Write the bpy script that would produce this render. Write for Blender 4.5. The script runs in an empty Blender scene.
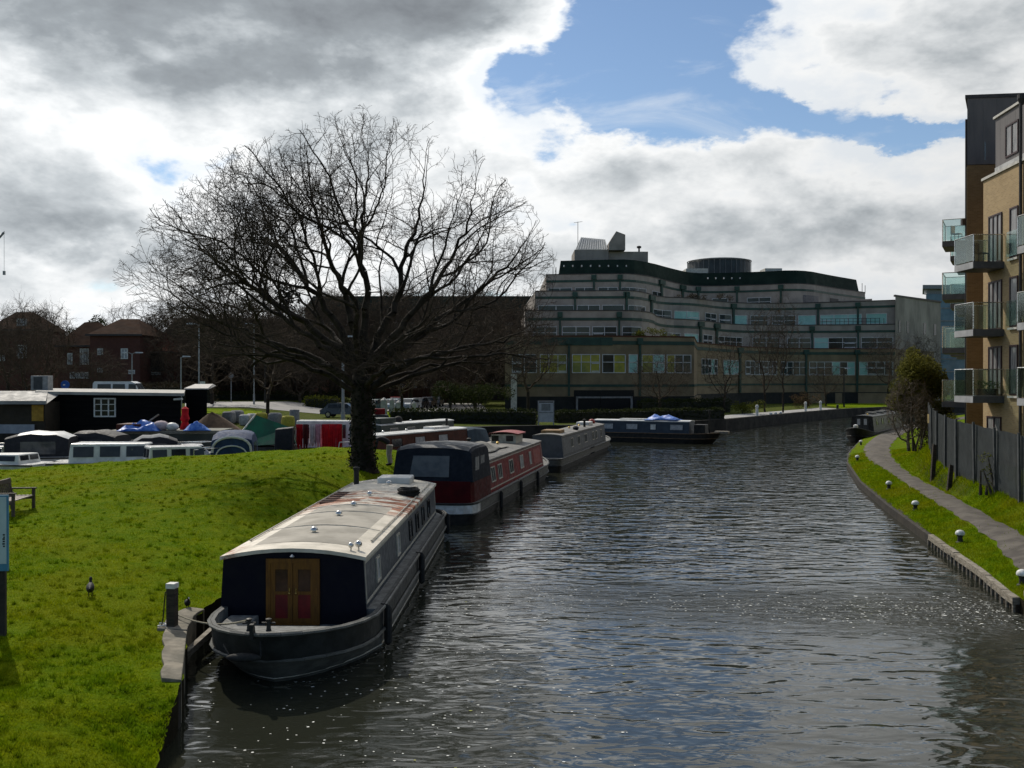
import bpy, bmesh, math, random
import numpy as np
from mathutils import Vector, Matrix
R = math.radians
sc = bpy.context.scene
COL = sc.collection
H0 = 381.0                                   # image row of the horizon, used to turn survey measurements into metres

def at(px, d):                               # ground position seen in column px at distance d
    return ((px - 512) / 1000.0 * d, d)
def zat(py, d):
    return 5.0 + (H0 - py) / 1000.0 * d

# ------------------------------------------------------------------ node helpers
class NT:
    def __init__(s, tree): s.t = tree; s.n = tree.nodes; s.l = tree.links
    def node(s, typ, **kw):
        n = s.n.new(typ)
        for k, v in kw.items(): setattr(n, k, v)
        return n
    def put(s, sock, v):
        if v is None: return
        if isinstance(v, bpy.types.NodeSocket): s.l.new(v, sock)
        else:
            if isinstance(v, (tuple, list)) and len(v) == 3 and sock.type == 'RGBA': v = (*v, 1)
            sock.default_value = v
    def m(s, op, a, b=None, c=None, clamp=False):
        n = s.node('ShaderNodeMath', operation=op, use_clamp=clamp)
        s.put(n.inputs[0], a); s.put(n.inputs[1], b); s.put(n.inputs[2], c)
        return n.outputs[0]
    def v(s, op, a, b=None):
        n = s.node('ShaderNodeVectorMath', operation=op)
        s.put(n.inputs[0], a); s.put(n.inputs[1], b)
        return n.outputs[0]
    def sep(s, a):
        n = s.node('ShaderNodeSeparateXYZ'); s.put(n.inputs[0], a); return n.outputs
    def comb(s, x, y, z):
        n = s.node('ShaderNodeCombineXYZ'); s.put(n.inputs[0], x); s.put(n.inputs[1], y); s.put(n.inputs[2], z); return n.outputs[0]
    def noise(s, vec, scale, detail=4, rough=0.5, dist=0.0, w=None):
        n = s.node('ShaderNodeTexNoise')
        if w is not None: n.noise_dimensions = '4D'; n.inputs['W'].default_value = w
        s.put(n.inputs['Vector'], vec); n.inputs['Scale'].default_value = scale
        n.inputs['Detail'].default_value = detail; n.inputs['Roughness'].default_value = rough
        n.inputs['Distortion'].default_value = dist
        return n.outputs['Fac']
    def smooth(s, x, a, b, lo=0.0, hi=1.0):
        n = s.node('ShaderNodeMapRange', interpolation_type='SMOOTHSTEP')
        s.put(n.inputs[0], x); n.inputs[1].default_value = a; n.inputs[2].default_value = b
        n.inputs[3].default_value = lo; n.inputs[4].default_value = hi
        return n.outputs[0]
    def mix(s, f, a, b, blend='MIX'):
        n = s.node('ShaderNodeMix', data_type='RGBA', blend_type=blend)
        s.put(n.inputs[0], f); s.put(n.inputs[6], a); s.put(n.inputs[7], b)
        return n.outputs[2]
    def bump(s, h, strength=0.3, dist=0.02, normal=None):
        n = s.node('ShaderNodeBump'); s.put(n.inputs['Height'], h)
        n.inputs['Strength'].default_value = strength; n.inputs['Distance'].default_value = dist
        if normal is not None: s.put(n.inputs['Normal'], normal)
        return n.outputs[0]
    def coord(s, which='Object'):
        return s.node('ShaderNodeTexCoord').outputs[which]
    def pos(s):
        return s.node('ShaderNodeNewGeometry').outputs['Position']

MATS = {}
def newmat(name):
    m = bpy.data.materials.new(name); m.use_nodes = True
    t = NT(m.node_tree); t.n.clear()
    out = t.node('ShaderNodeOutputMaterial')
    b = t.node('ShaderNodeBsdfPrincipled')
    t.l.new(b.outputs[0], out.inputs[0])
    MATS[name] = m
    return m, t, b, out
def mat(name, c, c2=None, rough=0.6, scale=3.0, detail=5, metal=0.0, bump=0.0, bdist=0.01, bscale=None, spec=0.28, stretch=(1, 1, 1), lo=0.35, hi=0.65):
    if name in MATS: return MATS[name]
    m, t, b, out = newmat(name)
    if c2 is None: c2 = tuple(x * 0.7 for x in c)
    vec = t.v('MULTIPLY', t.coord(), stretch)
    n = t.noise(vec, scale, detail, 0.6)
    col = t.mix(t.smooth(n, lo, hi), c, c2)
    t.put(b.inputs['Base Color'], col)
    rr = t.noise(vec, scale * 2.7, 3, 0.6)
    t.put(b.inputs['Roughness'], t.smooth(rr, 0.2, 0.8, max(0.02, rough - 0.12), min(1, rough + 0.12)))
    b.inputs['Metallic'].default_value = metal
    b.inputs['Specular IOR Level'].default_value = spec
    if bump:
        t.put(b.inputs['Normal'], t.bump(t.noise(vec, bscale or scale * 6, 4, 0.6), bump, bdist))
    return m

# ------------------------------------------------------------------ mesh builder
class MB:
    def __init__(s): s.v = []; s.f = []; s.mi = []
    def add(s, vs, fs, mi=0):
        o = len(s.v); s.v += [tuple(p) for p in vs]
        for f in fs: s.f.append(tuple(i + o for i in f)); s.mi.append(mi)
    def box(s, x0, x1, y0, y1, z0, z1, mi=0, M=None):
        vs = [(x, y, z) for z in (z0, z1) for y in (y0, y1) for x in (x0, x1)]
        if M is not None: vs = [tuple(M @ Vector(p)) for p in vs]
        s.add(vs, [(0, 2, 3, 1), (4, 5, 7, 6), (0, 1, 5, 4), (2, 6, 7, 3), (0, 4, 6, 2), (1, 3, 7, 5)], mi); return s
    def hexa(s, p8, mi=0):               # eight corners: bottom four ccw, top four ccw
        s.add(p8, [(3, 2, 1, 0), (4, 5, 6, 7), (0, 1, 5, 4), (1, 2, 6, 5), (2, 3, 7, 6), (3, 0, 4, 7)], mi); return s
    def poly(s, pts, mi=0): s.add(pts, [tuple(range(len(pts)))], mi); return s
    def prism(s, poly, z0, z1, mi=0, bottom=True, top=True):
        n = len(poly)
        vs = [(x, y, z0) for x, y in poly] + [(x, y, z1) for x, y in poly]
        fs = [(i, (i + 1) % n, (i + 1) % n + n, i + n) for i in range(n)]
        if top: fs.append(tuple(range(n, 2 * n)))
        if bottom: fs.append(tuple(reversed(range(n))))
        s.add(vs, fs, mi); return s
    def tube(s, p0, p1, r0, r1=None, n=8, mi=0, caps=True):
        r1 = r0 if r1 is None else r1
        p0, p1 = Vector(p0), Vector(p1); d = (p1 - p0)
        if d.length < 1e-7: return s
        d.normalize(); a = d.orthogonal().normalized(); b = d.cross(a)
        vs = []
        for p, r in ((p0, r0), (p1, r1)):
            for i in range(n):
                t = 2 * math.pi * i / n
                vs.append(p + (a * math.cos(t) + b * math.sin(t)) * r)
        fs = [(i, (i + 1) % n, (i + 1) % n + n, i + n) for i in range(n)]
        if caps: fs += [tuple(reversed(range(n))), tuple(range(n, 2 * n))]
        s.add(vs, fs, mi); return s
    def pipe(s, pts, r, n=6, mi=0):
        for a, b in zip(pts[:-1], pts[1:]): s.tube(a, b, r, r, n, mi)
        return s
    def lathe(s, prof, c=(0, 0, 0), n=16, mi=0, sx=1.0, sy=1.0):
        vs = []
        for r, z in prof:
            for i in range(n):
                t = 2 * math.pi * i / n
                vs.append((c[0] + r * sx * math.cos(t), c[1] + r * sy * math.sin(t), c[2] + z))
        k = len(prof)
        fs = [(j * n + i, j * n + (i + 1) % n, (j + 1) * n + (i + 1) % n, (j + 1) * n + i) for j in range(k - 1) for i in range(n)]
        fs.append(tuple(reversed(range(n)))); fs.append(tuple(range((k - 1) * n, k * n)))
        s.add(vs, fs, mi); return s
    def loft(s, rings, closed=True, cap0=False, cap1=False, mi=0):
        n = len(rings[0]); vs = [p for r in rings for p in r]
        fs = []
        for j in range(len(rings) - 1):
            for i in range(n if closed else n - 1):
                fs.append((j * n + i, j * n + (i + 1) % n, (j + 1) * n + (i + 1) % n, (j + 1) * n + i))
        if cap0: fs.append(tuple(reversed(range(n))))
        if cap1: fs.append(tuple(range((len(rings) - 1) * n, len(rings) * n)))
        s.add(vs, fs, mi); return s
    def ball(s, c, r, n=10, m=6, mi=0, sc=(1, 1, 1)):
        prof = [(math.sin(math.pi * (j + 0.02) / (m + .04)), -math.cos(math.pi * (j + 0.02) / (m + .04))) for j in range(m + 1)]
        o = len(s.v); s.lathe(prof, (0, 0, 0), n, mi)
        for k in range(o, len(s.v)):
            x, y, z = s.v[k]; s.v[k] = (c[0] + x * r * sc[0], c[1] + y * r * sc[1], c[2] + z * r * sc[2])
        return s
    def build(s, name, mats, parent=None, smooth=False, loc=None, rotz=0, bevel=0.0):
        me = bpy.data.meshes.new(name)
        me.from_pydata(s.v, [], s.f)
        if not isinstance(mats, (list, tuple)): mats = [mats]
        for m in mats: me.materials.append(m)
        if len(mats) > 1: me.polygons.foreach_set('material_index', s.mi)
        bm = bmesh.new(); bm.from_mesh(me)
        bmesh.ops.remove_doubles(bm, verts=bm.verts, dist=1e-5)
        bmesh.ops.recalc_face_normals(bm, faces=bm.faces)
        bm.to_mesh(me); bm.free()
        if smooth:
            me.polygons.foreach_set('use_smooth', [True] * len(me.polygons))
            me.set_sharp_from_angle(angle=R(38))
        o = bpy.data.objects.new(name, me); COL.objects.link(o)
        if parent is not None: o.parent = parent
        if loc is not None: o.location = loc
        if rotz: o.rotation_euler.z = rotz
        if bevel:
            b = o.modifiers.new('Bevel', 'BEVEL'); b.width = bevel; b.segments = 2; b.limit_method = 'ANGLE'
        return o

def tag(o, label=None, cat=None, group=None, kind=None):
    if label: o['label'] = label
    if cat: o['category'] = cat
    if group: o['group'] = group
    if kind: o['kind'] = kind
    return o
def thing(name, label, cat, loc=(0, 0, 0), rotz=0, group=None):
    o = bpy.data.objects.new(name, None); COL.objects.link(o)
    o.empty_display_size = 0.2
    o.location = loc; o.rotation_euler.z = rotz
    return tag(o, label, cat, group)
def kids(o): return [c for c in bpy.data.objects if c.parent is o]
def dup(o, loc=None, rotz=None, label=None, scale=None, parent=None):
    c = o.copy(); COL.objects.link(c)
    if parent is not None: c.parent = parent
    for ch in kids(o): dup(ch, parent=c)
    if loc is not None: c.location = loc
    if rotz is not None: c.rotation_euler.z = rotz
    if scale is not None: c.scale = scale if isinstance(scale, tuple) else (scale,) * 3
    if label: c['label'] = label
    return c
def lerp(a, b, t): return a + (b - a) * t
def interp(x, xs, ys): return float(np.interp(x, xs, ys))
def sstep(a, b, x):
    t = min(1, max(0, (x - a) / (b - a))); return t * t * (3 - 2 * t)

# ------------------------------------------------------------------ camera
cam_d = bpy.data.cameras.new('camera'); cam = bpy.data.objects.new('camera', cam_d); COL.objects.link(cam)
cam.location = (0, 0, 5.0); cam.rotation_euler = (R(90 - 0.172), 0, 0)
cam_d.sensor_width = 36; cam_d.lens = 36 * 1000 / 1024.0; cam_d.clip_start = 0.1; cam_d.clip_end = 6000
sc.camera = cam
sc.view_settings.view_transform = 'Standard'; sc.view_settings.look = 'None'
sc.view_settings.exposure = 0.0; sc.view_settings.gamma = 1.0
sc.cycles.use_denoising = True
sc.cycles.max_bounces = 6; sc.cycles.diffuse_bounces = 2; sc.cycles.glossy_bounces = 3; sc.cycles.transmission_bounces = 4; sc.cycles.transparent_max_bounces = 6
sc.cycles.caustics_reflective = False; sc.cycles.caustics_refractive = False
sc.cycles.sample_clamp_indirect = 4.0

# ------------------------------------------------------------------ sun and sky
SUN_AZ, SUN_EL = R(-30), R(42)               # azimuth from +Y towards +X
sd = Vector((math.sin(SUN_AZ) * math.cos(SUN_EL), math.cos(SUN_AZ) * math.cos(SUN_EL), math.sin(SUN_EL)))
sun_d = bpy.data.lights.new('sun', 'SUN'); sun = bpy.data.objects.new('sun', sun_d); COL.objects.link(sun)
sun_d.energy = 3.4; sun_d.angle = R(0.5); sun_d.color = (1.0, 0.93, 0.82)
sun.rotation_euler = (-sd).to_track_quat('-Z', 'Y').to_euler(); sun.location = (-20, 30, 40)

w = bpy.data.worlds.new('World'); sc.world = w; w.use_nodes = True
t = NT(w.node_tree); t.n.clear()
out = t.node('ShaderNodeOutputWorld')
sky = t.node('ShaderNodeTexSky', sky_type='NISHITA'); sky.sun_disc = False
sky.sun_elevation = SUN_EL; sky.sun_rotation = SUN_AZ % (2 * math.pi)
sky.altitude = 50; sky.air_density = 1.0; sky.dust_density = 0.15; sky.ozone_density = 2.6
bg1 = t.node('ShaderNodeBackground'); t.l.new(sky.outputs[0], bg1.inputs[0]); bg1.inputs[1].default_value = 0.100
d = t.v('NORMALIZE', t.coord('Generated'))
dx, dy, dz = t.sep(d)
nvec = t.comb(dx, dy, t.m('MULTIPLY', dz, 1.9))
wz = t.m('SUBTRACT', t.noise(nvec, 6.0, 8, 0.62, w=3.1), 0.5)
wx = t.m('SUBTRACT', t.noise(nvec, 5.0, 6, 0.6, w=9.7), 0.5)
phi = t.m('ADD', t.m('ARCTAN2', dx, dy), t.m('MULTIPLY', wx, 0.16))
the = t.m('ADD', t.m('ARCSINE', dz), t.m('MULTIPLY', wz, 0.115))
def blob(px, py, sx, sy, wt):
    u, vv = (px - 512) / 1000., (H0 - py) / 1000.
    p0 = math.atan(u); t0 = math.atan(vv * math.cos(p0))
    a = t.m('DIVIDE', t.m('SUBTRACT', phi, p0), sx / 1000. * math.cos(p0) ** 1.5)
    b = t.m('DIVIDE', t.m('SUBTRACT', the, t0), sy / 1000. * math.cos(p0))
    e = t.m('ADD', t.m('MULTIPLY', a, a), t.m('MULTIPLY', b, b))
    return t.m('MULTIPLY', t.m('POWER', 2.71828, t.m('MULTIPLY', e, -1.0)), wt)
front = t.smooth(dy, -0.35, 0.35)
dens = t.m('MULTIPLY_ADD', front, 0.34, -0.14)
BLOBS = [(215, 0, 340, 82, 0.88), (480, 20, 90, 45, 0.35), (20, 195, 120, 60, 0.42), (60, 238, 190, 16, 0.2), (975, 62, 80, 36, 0.24), (790, 244, 180, 30, 0.25),
         (600, 190, 80, 30, 0.18), (640, 240, 120, 20, 0.2), (330, 175, 190, 50, 0.12),
         (605, 45, 95, 75, -0.80), (700, 112, 70, 34, -0.62), (800, 105, 70, 16, -0.35), (905, 124, 90, 17, -0.6), (150, 178, 40, 28, -0.32), (215, 165, 30, 30, -0.15), (720, 10, 60, 40, -0.25),
         (505, 75, 30, 40, -0.35), (575, 232, 26, 12, -0.3), (860, 10, 26, 20, -0.1)]
for B in BLOBS: dens = t.m('ADD', dens, blob(*B))
n1 = t.noise(nvec, 5.2, 10, 0.60, 0.15, w=1.3)
n2 = t.noise(nvec, 14.0, 7, 0.6, 0.3, w=5.5)
dens = t.m('ADD', dens, t.m('MULTIPLY', t.m('SUBTRACT', n1, 0.5), 1.05))
dens = t.m('ADD', dens, t.m('MULTIPLY', t.m('SUBTRACT', n2, 0.5), 0.46))
n3 = t.noise(nvec, 8.5, 5, 0.55, 0.2, w=7.7)
bil = t.m('SUBTRACT', 0.22, t.m('ABSOLUTE', t.m('SUBTRACT', n3, 0.5)))
dens = t.m('ADD', dens, t.m('MULTIPLY', t.m('SUBTRACT', bil, 0.13), 0.55))
# light from behind: thin edges glow, deep cores stay grey
offv = t.v('ADD', nvec, (-0.012, 0.02, 0.075))
n1s = t.noise(offv, 5.2, 6, 0.60, 0.15, w=1.3)
n3s = t.noise(t.v('ADD', nvec, (-0.006, 0.01, 0.035)), 8.5, 5, 0.55, 0.2, w=7.7)
relief = t.m('MULTIPLY', t.m('SUBTRACT', n1s, n1), 1.9)
alpha = t.smooth(dens, 0.0, 0.15)
wisp = t.noise(t.comb(t.m('MULTIPLY', dx, 3.0), t.m('MULTIPLY', dy, 2.0), t.m('MULTIPLY', dz, 9.0)), 1.6, 8, 0.62, 0.9, w=4.4)
alpha = t.m('MAXIMUM', alpha, t.m('MULTIPLY', t.smooth(wisp, 0.50, 0.72), 0.55))
thick = t.m('ADD', dens, t.m('ADD', relief, t.m('MULTIPLY', t.m('SUBTRACT', n3s, n3), 0.7)))
thick = t.m('SUBTRACT', thick, t.smooth(dx, -0.1, 0.35, 0.0, 0.05))
ramp = t.node('ShaderNodeValToRGB'); t.put(ramp.inputs[0], t.m('MULTIPLY', thick, 0.76))
els = ramp.color_ramp.elements
els[0].position = 0.0; els[0].color = (0.80, 0.84, 0.88, 1)
els[1].position = 1.0; els[1].color = (0.17, 0.185, 0.205, 1)
for p, c in ((0.167, (0.92, 0.93, 0.93)), (0.304, (0.74, 0.765, 0.78)), (0.47, (0.50, 0.535, 0.56)), (0.66, (0.30, 0.330, 0.355))):
    e = els.new(p); e.color = (*c, 1)
# brighter towards the sun
dotn = t.node('ShaderNodeVectorMath', operation='DOT_PRODUCT'); t.put(dotn.inputs[0], d); dotn.inputs[1].default_value = sd
glow = t.smooth(dotn.outputs['Value'], 0.45, 1.0, 0.85, 1.25)
bg2 = t.node('ShaderNodeBackground'); t.l.new(ramp.outputs[0], bg2.inputs[0]); t.put(bg2.inputs[1], glow)
mx = t.node('ShaderNodeMixShader'); t.put(mx.inputs[0], alpha); t.l.new(bg1.outputs[0], mx.inputs[1]); t.l.new(bg2.outputs[0], mx.inputs[2])
t.l.new(mx.outputs[0], out.inputs[0])
# ================================================================== ground, water, paths
random.seed(7); rng = np.random.default_rng(7)
# --- materials
def grass_mat(name, c1, c2, c3, trans):
    m, t, b, out = newmat(name)
    p = t.pos()
    a = t.noise(p, 0.35, 4, 0.6); f = t.noise(p, 2.6, 5, 0.65); g = t.noise(p, 22.0, 4, 0.7)
    col = t.mix(t.smooth(f, 0.36, 0.66), c1, c2)
    col = t.mix(t.m('MULTIPLY', t.smooth(a, 0.42, 0.68), 0.75), col, c3)
    col = t.mix(t.m('MULTIPLY', t.smooth(g, 0.35, 0.75), 0.45), col, (c1[0] * .45, c1[1] * .5, c1[2] * .5))
    k_ = t.noise(t.v('MULTIPLY', p, (1, 1, .2)), 6.5, 5, 0.7, 0.4, w=2.0)
    col = t.mix(t.m('MULTIPLY', t.smooth(k_, 0.58, 0.74), .45), col, (c1[0] * .36, c1[1] * .40, c1[2] * .5))
    col = t.mix(t.m('MULTIPLY', t.smooth(k_, 0.46, 0.30), .55), col, (c2[0] * 1.35, c2[1] * 1.35, c2[2]))
    nz = t.sep(t.node('ShaderNodeNewGeometry').outputs['Normal'])[2]
    if not trans: col = t.mix(t.smooth(nz, 0.45, 0.75), (0.030, 0.026, 0.017), col)
    t.put(b.inputs['Base Color'], col); b.inputs['Roughness'].default_value = 0.9; b.inputs['Specular IOR Level'].default_value = 0.02
    if trans:
        tr = t.node('ShaderNodeBsdfTranslucent'); t.put(tr.inputs[0], col)
        mx = t.node('ShaderNodeMixShader'); mx.inputs[0].default_value = trans
        t.l.new(b.outputs[0], mx.inputs[1]); t.l.new(tr.outputs[0], mx.inputs[2]); t.l.new(mx.outputs[0], out.inputs[0])
    else:
        h = t.m('ADD', t.m('MULTIPLY', t.noise(p, 9.0, 6, 0.7), 1.0), t.m('MULTIPLY', t.noise(p, 60.0, 3, 0.7), 0.35))
        t.put(b.inputs['Normal'], t.bump(h, 0.9, 0.10))
    return m
GROUND_G = grass_mat('turf', (0.100, 0.170, 0.002), (0.155, 0.205, 0.003), (0.180, 0.195, 0.005), 0)
BLADE = grass_mat('grass_blade', (0.110, 0.185, 0.002), (0.200, 0.250, 0.003), (0.230, 0.230, 0.006), 0.5)
VERGE_G = grass_mat('verge_turf', (0.080, 0.150, 0.002), (0.140, 0.195, 0.003), (0.135, 0.145, 0.010), 0)
FARG = grass_mat('far_ground', (0.05, 0.07, 0.012), (0.09, 0.11, 0.02), (0.10, 0.10, 0.03), 0)
tarmac = mat('path_tarmac', (0.125, 0.112, 0.095), (0.070, 0.062, 0.054), 0.95, 1.6, 9, bump=0.3, bscale=40, spec=0.2)
road_m = mat('road_asphalt', (0.24, 0.23, 0.215), (0.17, 0.165, 0.155), 0.6, 0.3, 6)
conc = mat('concrete', (0.25, 0.22, 0.17), (0.12, 0.11, 0.085), 0.9, 2.5, 8, bump=0.5, bscale=14, bdist=0.02, spec=0.2)
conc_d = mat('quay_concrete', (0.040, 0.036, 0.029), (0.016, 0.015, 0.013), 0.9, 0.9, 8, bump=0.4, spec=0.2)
wood_e = mat('weathered_timber', (0.30, 0.27, 0.22), (0.15, 0.13, 0.10), 0.85, 5, 6, stretch=(1, 1, 6), bump=0.4, spec=0.2)
wood_d = mat('dark_timber', (0.055, 0.042, 0.030), (0.02, 0.016, 0.012), 0.75, 4, 6, stretch=(1, 1, 5), bump=0.3, spec=0.3)

# --- left lawn
LE_Y = [-4, 0, 11.5, 14.5, 17.6, 18.6, 32, 34.5, 40, 47, 53, 60]
LE_X = [-2.9, -3.2, -4.22, -4.83, -5.75, -5.95, -5.6, -5.1, -3.9, -2.45, -1.2, 0.3]
def lawn_edge(y): return interp(y, LE_Y, LE_X)
def hash2(x, y): return math.sin(x * 1.7 + math.sin(y * 0.9) * 1.3) * math.cos(y * 1.3 + math.sin(x * 0.7))
def lawn_z(x, y):
    s = lawn_edge(y) - x
    A = interp(x, [-30, -23.5, -19, -14.4, -7.5, -3], [0.12, 0.22, 0.50, 0.84, 1.24, 1.28])
    z = 0.60 - 0.30 * sstep(14.6, 12.8, y) * sstep(1.6, 0.0, s) + A * sstep(13, 45, y) * (1 - math.exp(-max(0, s) / 1.9)) + 0.12 * sstep(0.3, 3, s)
    z += (0.05 * hash2(x * .8, y * .8) + 0.025 * hash2(x * 2.3 + 4, y * 2.1)) * sstep(0.2, 1.5, s)
    fall = sstep(46.8 + 0.06 * (x + 10), 51.5 + 0.12 * (x + 10), y)
    return lerp(z, -0.7, fall)
ys = np.concatenate([np.arange(-4, 10, 0.5), np.arange(10, 30, 0.16), np.arange(30, 55, 0.25)])
ss = np.concatenate([[-0.02, 0.0], np.arange(0.12, 16, 0.16), np.arange(16, 40, 0.4), [45, 60, 90]])
mb = MB(); vs = []
for y in ys:
    ex = lawn_edge(y) + 0.04 * math.sin(y * 3.1) + 0.03 * math.sin(y * 7.7)
    if y < 14: ex += 0.10 * math.sin(y * 2.3)
    for k, s in enumerate(ss):
        x = ex - max(s, 0)
        vs.append((x, y, -0.7 if k == 0 else lawn_z(x, y)))
n = len(ss); fs = []
for j in range(len(ys) - 1):
    for i in range(n - 1): fs.append((j * n + i, j * n + i + 1, (j + 1) * n + i + 1, (j + 1) * n + i))
mb.add(vs, fs)
tag(mb.build('lawn', GROUND_G, smooth=True), kind='structure')

# --- right bank
RE_Y = [-4, 0, 8, 15, 21.6, 23.7, 29.9, 37, 45.5, 55.9, 64, 77.8, 90, 103, 125, 150, 180]
RE_X = [6.8, 7.2, 8.3, 9.55, 10.75, 11.26, 12.5, 13.95, 15.9, 18.8, 21.6, 27.2, 33.2, 40, 55, 76, 105]
RE_Y = [v * 1.033 for v in RE_Y]; RE_X = [v * 1.033 for v in RE_X]
def right_edge(y): return interp(y, RE_Y, RE_X)
FENCE = [(15.2, 22), (15.55, 27), (16.1, 31.6), (16.85, 36), (17.45, 39.5), (19.0, 45), (21.3, 51)]
PL = [(8.6, 10), (10.3, 17.5), (11.9, 23.2), (13.6, 28.7), (15.74, 38.2), (18.05, 47.9), (20.85, 58.9), (25.2, 71), (32.2, 86), (41, 101), (54.6, 121)]
PR = [(9.9, 10), (11.6, 17.5), (13.1, 23), (14.32, 28), (16.4, 37.0), (18.65, 47), (22.2, 58.6), (26.9, 70.6), (34.6, 87), (43.4, 102), (57, 121.5)]
def fence_x(y): return interp(y, [p[1] for p in FENCE] + [60, 80, 110, 180], [p[0] for p in FENCE] + [26.5, 38, 58, 120])
def right_z(x, y):
    e = right_edge(y); s = x - e; fx = max(1.5, fence_x(y) - e)
    fz = interp(y, [20, 32, 39, 51, 70], [1.10, 1.17, 1.32, 1.68, 1.4])
    pr = interp(y, [p[1] for p in PR], [p[0] for p in PR]) + .06
    z = 0.31 + 0.09 * sstep(0, 0.3, s) + 0.27 * sstep(0.2, 1.7, s) + (fz - 0.67) * sstep(pr, max(pr + .5, e + fx), x) + 0.02 * hash2(x * 2, y * 2)
    return z
ys = np.concatenate([np.arange(-4, 20, 1.0), np.arange(20, 60, 0.3), np.arange(60, 120, 0.8), np.arange(120, 181, 4)])
ss = np.concatenate([[-0.02, 0.0], np.arange(0.1, 8, 0.16), np.arange(8, 20, 1), [30, 60, 120]])
mb = MB(); vs = []; fs = []; n = len(ss)
for y in ys:
    e = right_edge(y)
    for k, s in enumerate(ss):
        x = e + max(0, s); vs.append((x, y, -0.7 if k == 0 else right_z(x, y)))
for j in range(len(ys) - 1):
    for i in range(n - 1): fs.append((j * n + i, (j + 1) * n + i, (j + 1) * n + i + 1, j * n + i + 1))
mb.add(vs, fs)
tag(mb.build('canal_verge', VERGE_G, smooth=True), kind='structure')

# --- towpath, draped
def resample(P, n):
    P = np.array(P, float); k = np.arange(len(P)); tt = np.linspace(0, len(P) - 1, n)
    def cr(i, col):                              # catmull-rom
        out = []
        for q in tt:
            j = min(int(q), len(P) - 2); f = q - j
            p0, p1, p2, p3 = (P[max(0, j - 1), col], P[j, col], P[j + 1, col], P[min(len(P) - 1, j + 2), col])
            out.append(0.5 * (2 * p1 + (p2 - p0) * f + (2 * p0 - 5 * p1 + 4 * p2 - p3) * f * f + (3 * p1 - p0 - 3 * p2 + p3) * f ** 3))
        return np.array(out)
    return np.stack([cr(0, 0), cr(0, 1)], 1)
A_, B_ = resample(PL, 180), resample(PR, 180)
mb = MB(); rings = []
for a, b in zip(A_, B_):
    ring = []
    wob = 0.05 * math.sin(a[1] * 2.1) + 0.04 * math.sin(a[1] * 5.3)
    for k in range(9):
        f = k / 8; x, y = a[0] + (b[0] - a[0]) * f, a[1] + (b[1] - a[1]) * f
        if k == 0: x += wob
        if k == 8: x += 0.06 * math.sin(y * 1.7 + 2) + 0.04 * math.sin(y * 4.4)
        ring.append((x, y, right_z(x, y) + 0.015 + 0.02 * math.sin(math.pi * f)))
    rings.append(ring)
mb.loft(rings, closed=False)
tag(mb.build('towpath', tarmac, smooth=True), kind='structure')

# --- north side of the basin and the far quay
NS_X = [-400, -80, -35, -10, 0, 8, 21, 36.6, 46, 56.6, 90, 400]
NS_Y = [62, 70, 73, 80, 86, 88, 100, 125, 139, 150, 175, 330]
def shore(x): return interp(x, NS_X, NS_Y)
def north_z(x, y):
    q = y - shore(x)
    hi = interp(x, [-60, -28, -20, 10], [2.5, 2.4, 1.45, 1.35])
    return interp(q, [0, 2, 14, 40], [1.05, 1.1, lerp(1.2, hi, .6), hi])
xs = np.concatenate([[-1500, -400, -200, -120], np.arange(-80, 100, 2.5), [120, 160, 240, 400, 1500]])
qs = np.array([-0.02, 0, 1, 2, 4, 6, 9, 14, 20, 28, 40, 60, 90, 140, 250, 600, 1600, 4500])
mb = MB(); vs = []; fs = []; n = len(qs)
for x in xs:
    for k, q in enumerate(qs):
        y = shore(x) + max(0, q); vs.append((x, y, -0.7 if k == 0 else north_z(x, y)))
for j in range(len(xs) - 1):
    for i in range(n - 1): fs.append((j * n + i, (j + 1) * n + i, (j + 1) * n + i + 1, j * n + i + 1))
mb.add(vs, fs)
tag(mb.build('far_ground', FARG, smooth=True), kind='structure')
# quay wall, a low coping along the far shore
mb = MB()
P = [(x, shore(x)) for x in np.linspace(-60, 90, 60)]
for (x0, y0), (x1, y1) in zip(P[:-1], P[1:]):
    dxx, dyy = x1 - x0, y1 - y0; L = math.hypot(dxx, dyy); nx, ny = dyy / L, -dxx / L
    mb.hexa([(x0 + nx * .15, y0 + ny * .15, -0.6), (x1 + nx * .15, y1 + ny * .15, -0.6), (x1 - nx * .5, y1 - ny * .5, -0.6), (x0 - nx * .5, y0 - ny * .5, -0.6),
             (x0 + nx * .15, y0 + ny * .15, 1.16), (x1 + nx * .15, y1 + ny * .15, 1.16), (x1 - nx * .5, y1 - ny * .5, 1.16), (x0 - nx * .5, y0 - ny * .5, 1.16)])
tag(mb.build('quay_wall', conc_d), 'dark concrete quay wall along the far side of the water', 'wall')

# far road, car park, quay paving and lawns as thin sheets over the far ground
def sheet(name, pts, m, lift=0.012):
    mb = MB(); (a, b, c, d_) = pts; nx, ny = 24, 10; rings = []
    for j in range(ny + 1):
        v = j / ny; ring = []
        for i in range(nx + 1):
            u = i / nx
            x = lerp(lerp(a[0], b[0], u), lerp(d_[0], c[0], u), v); y = lerp(lerp(a[1], b[1], u), lerp(d_[1], c[1], u), v)
            ring.append((x, y, north_z(x, y) + lift + 0.02))
        rings.append(ring)
    mb.loft(rings, closed=False)
    return tag(mb.build(name, m), kind='structure')
sheet('road', [at(185, 104), at(372, 108), at(372, 128), at(185, 122)], road_m)
sheet('car_park', [at(372, 118), at(490, 118), at(480, 160), at(372, 160)], road_m)
sheet('far_lawn', [at(375, 100), at(520, 96), at(520, 116), at(375, 116)], GROUND_G)
sheet('roadside_grass', [at(180, 92), at(262, 94), at(262, 102), at(180, 102)], GROUND_G)
sheet('roadside_grass', [at(300, 130), at(345, 130), at(345, 142), at(310, 142)], GROUND_G)
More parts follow.
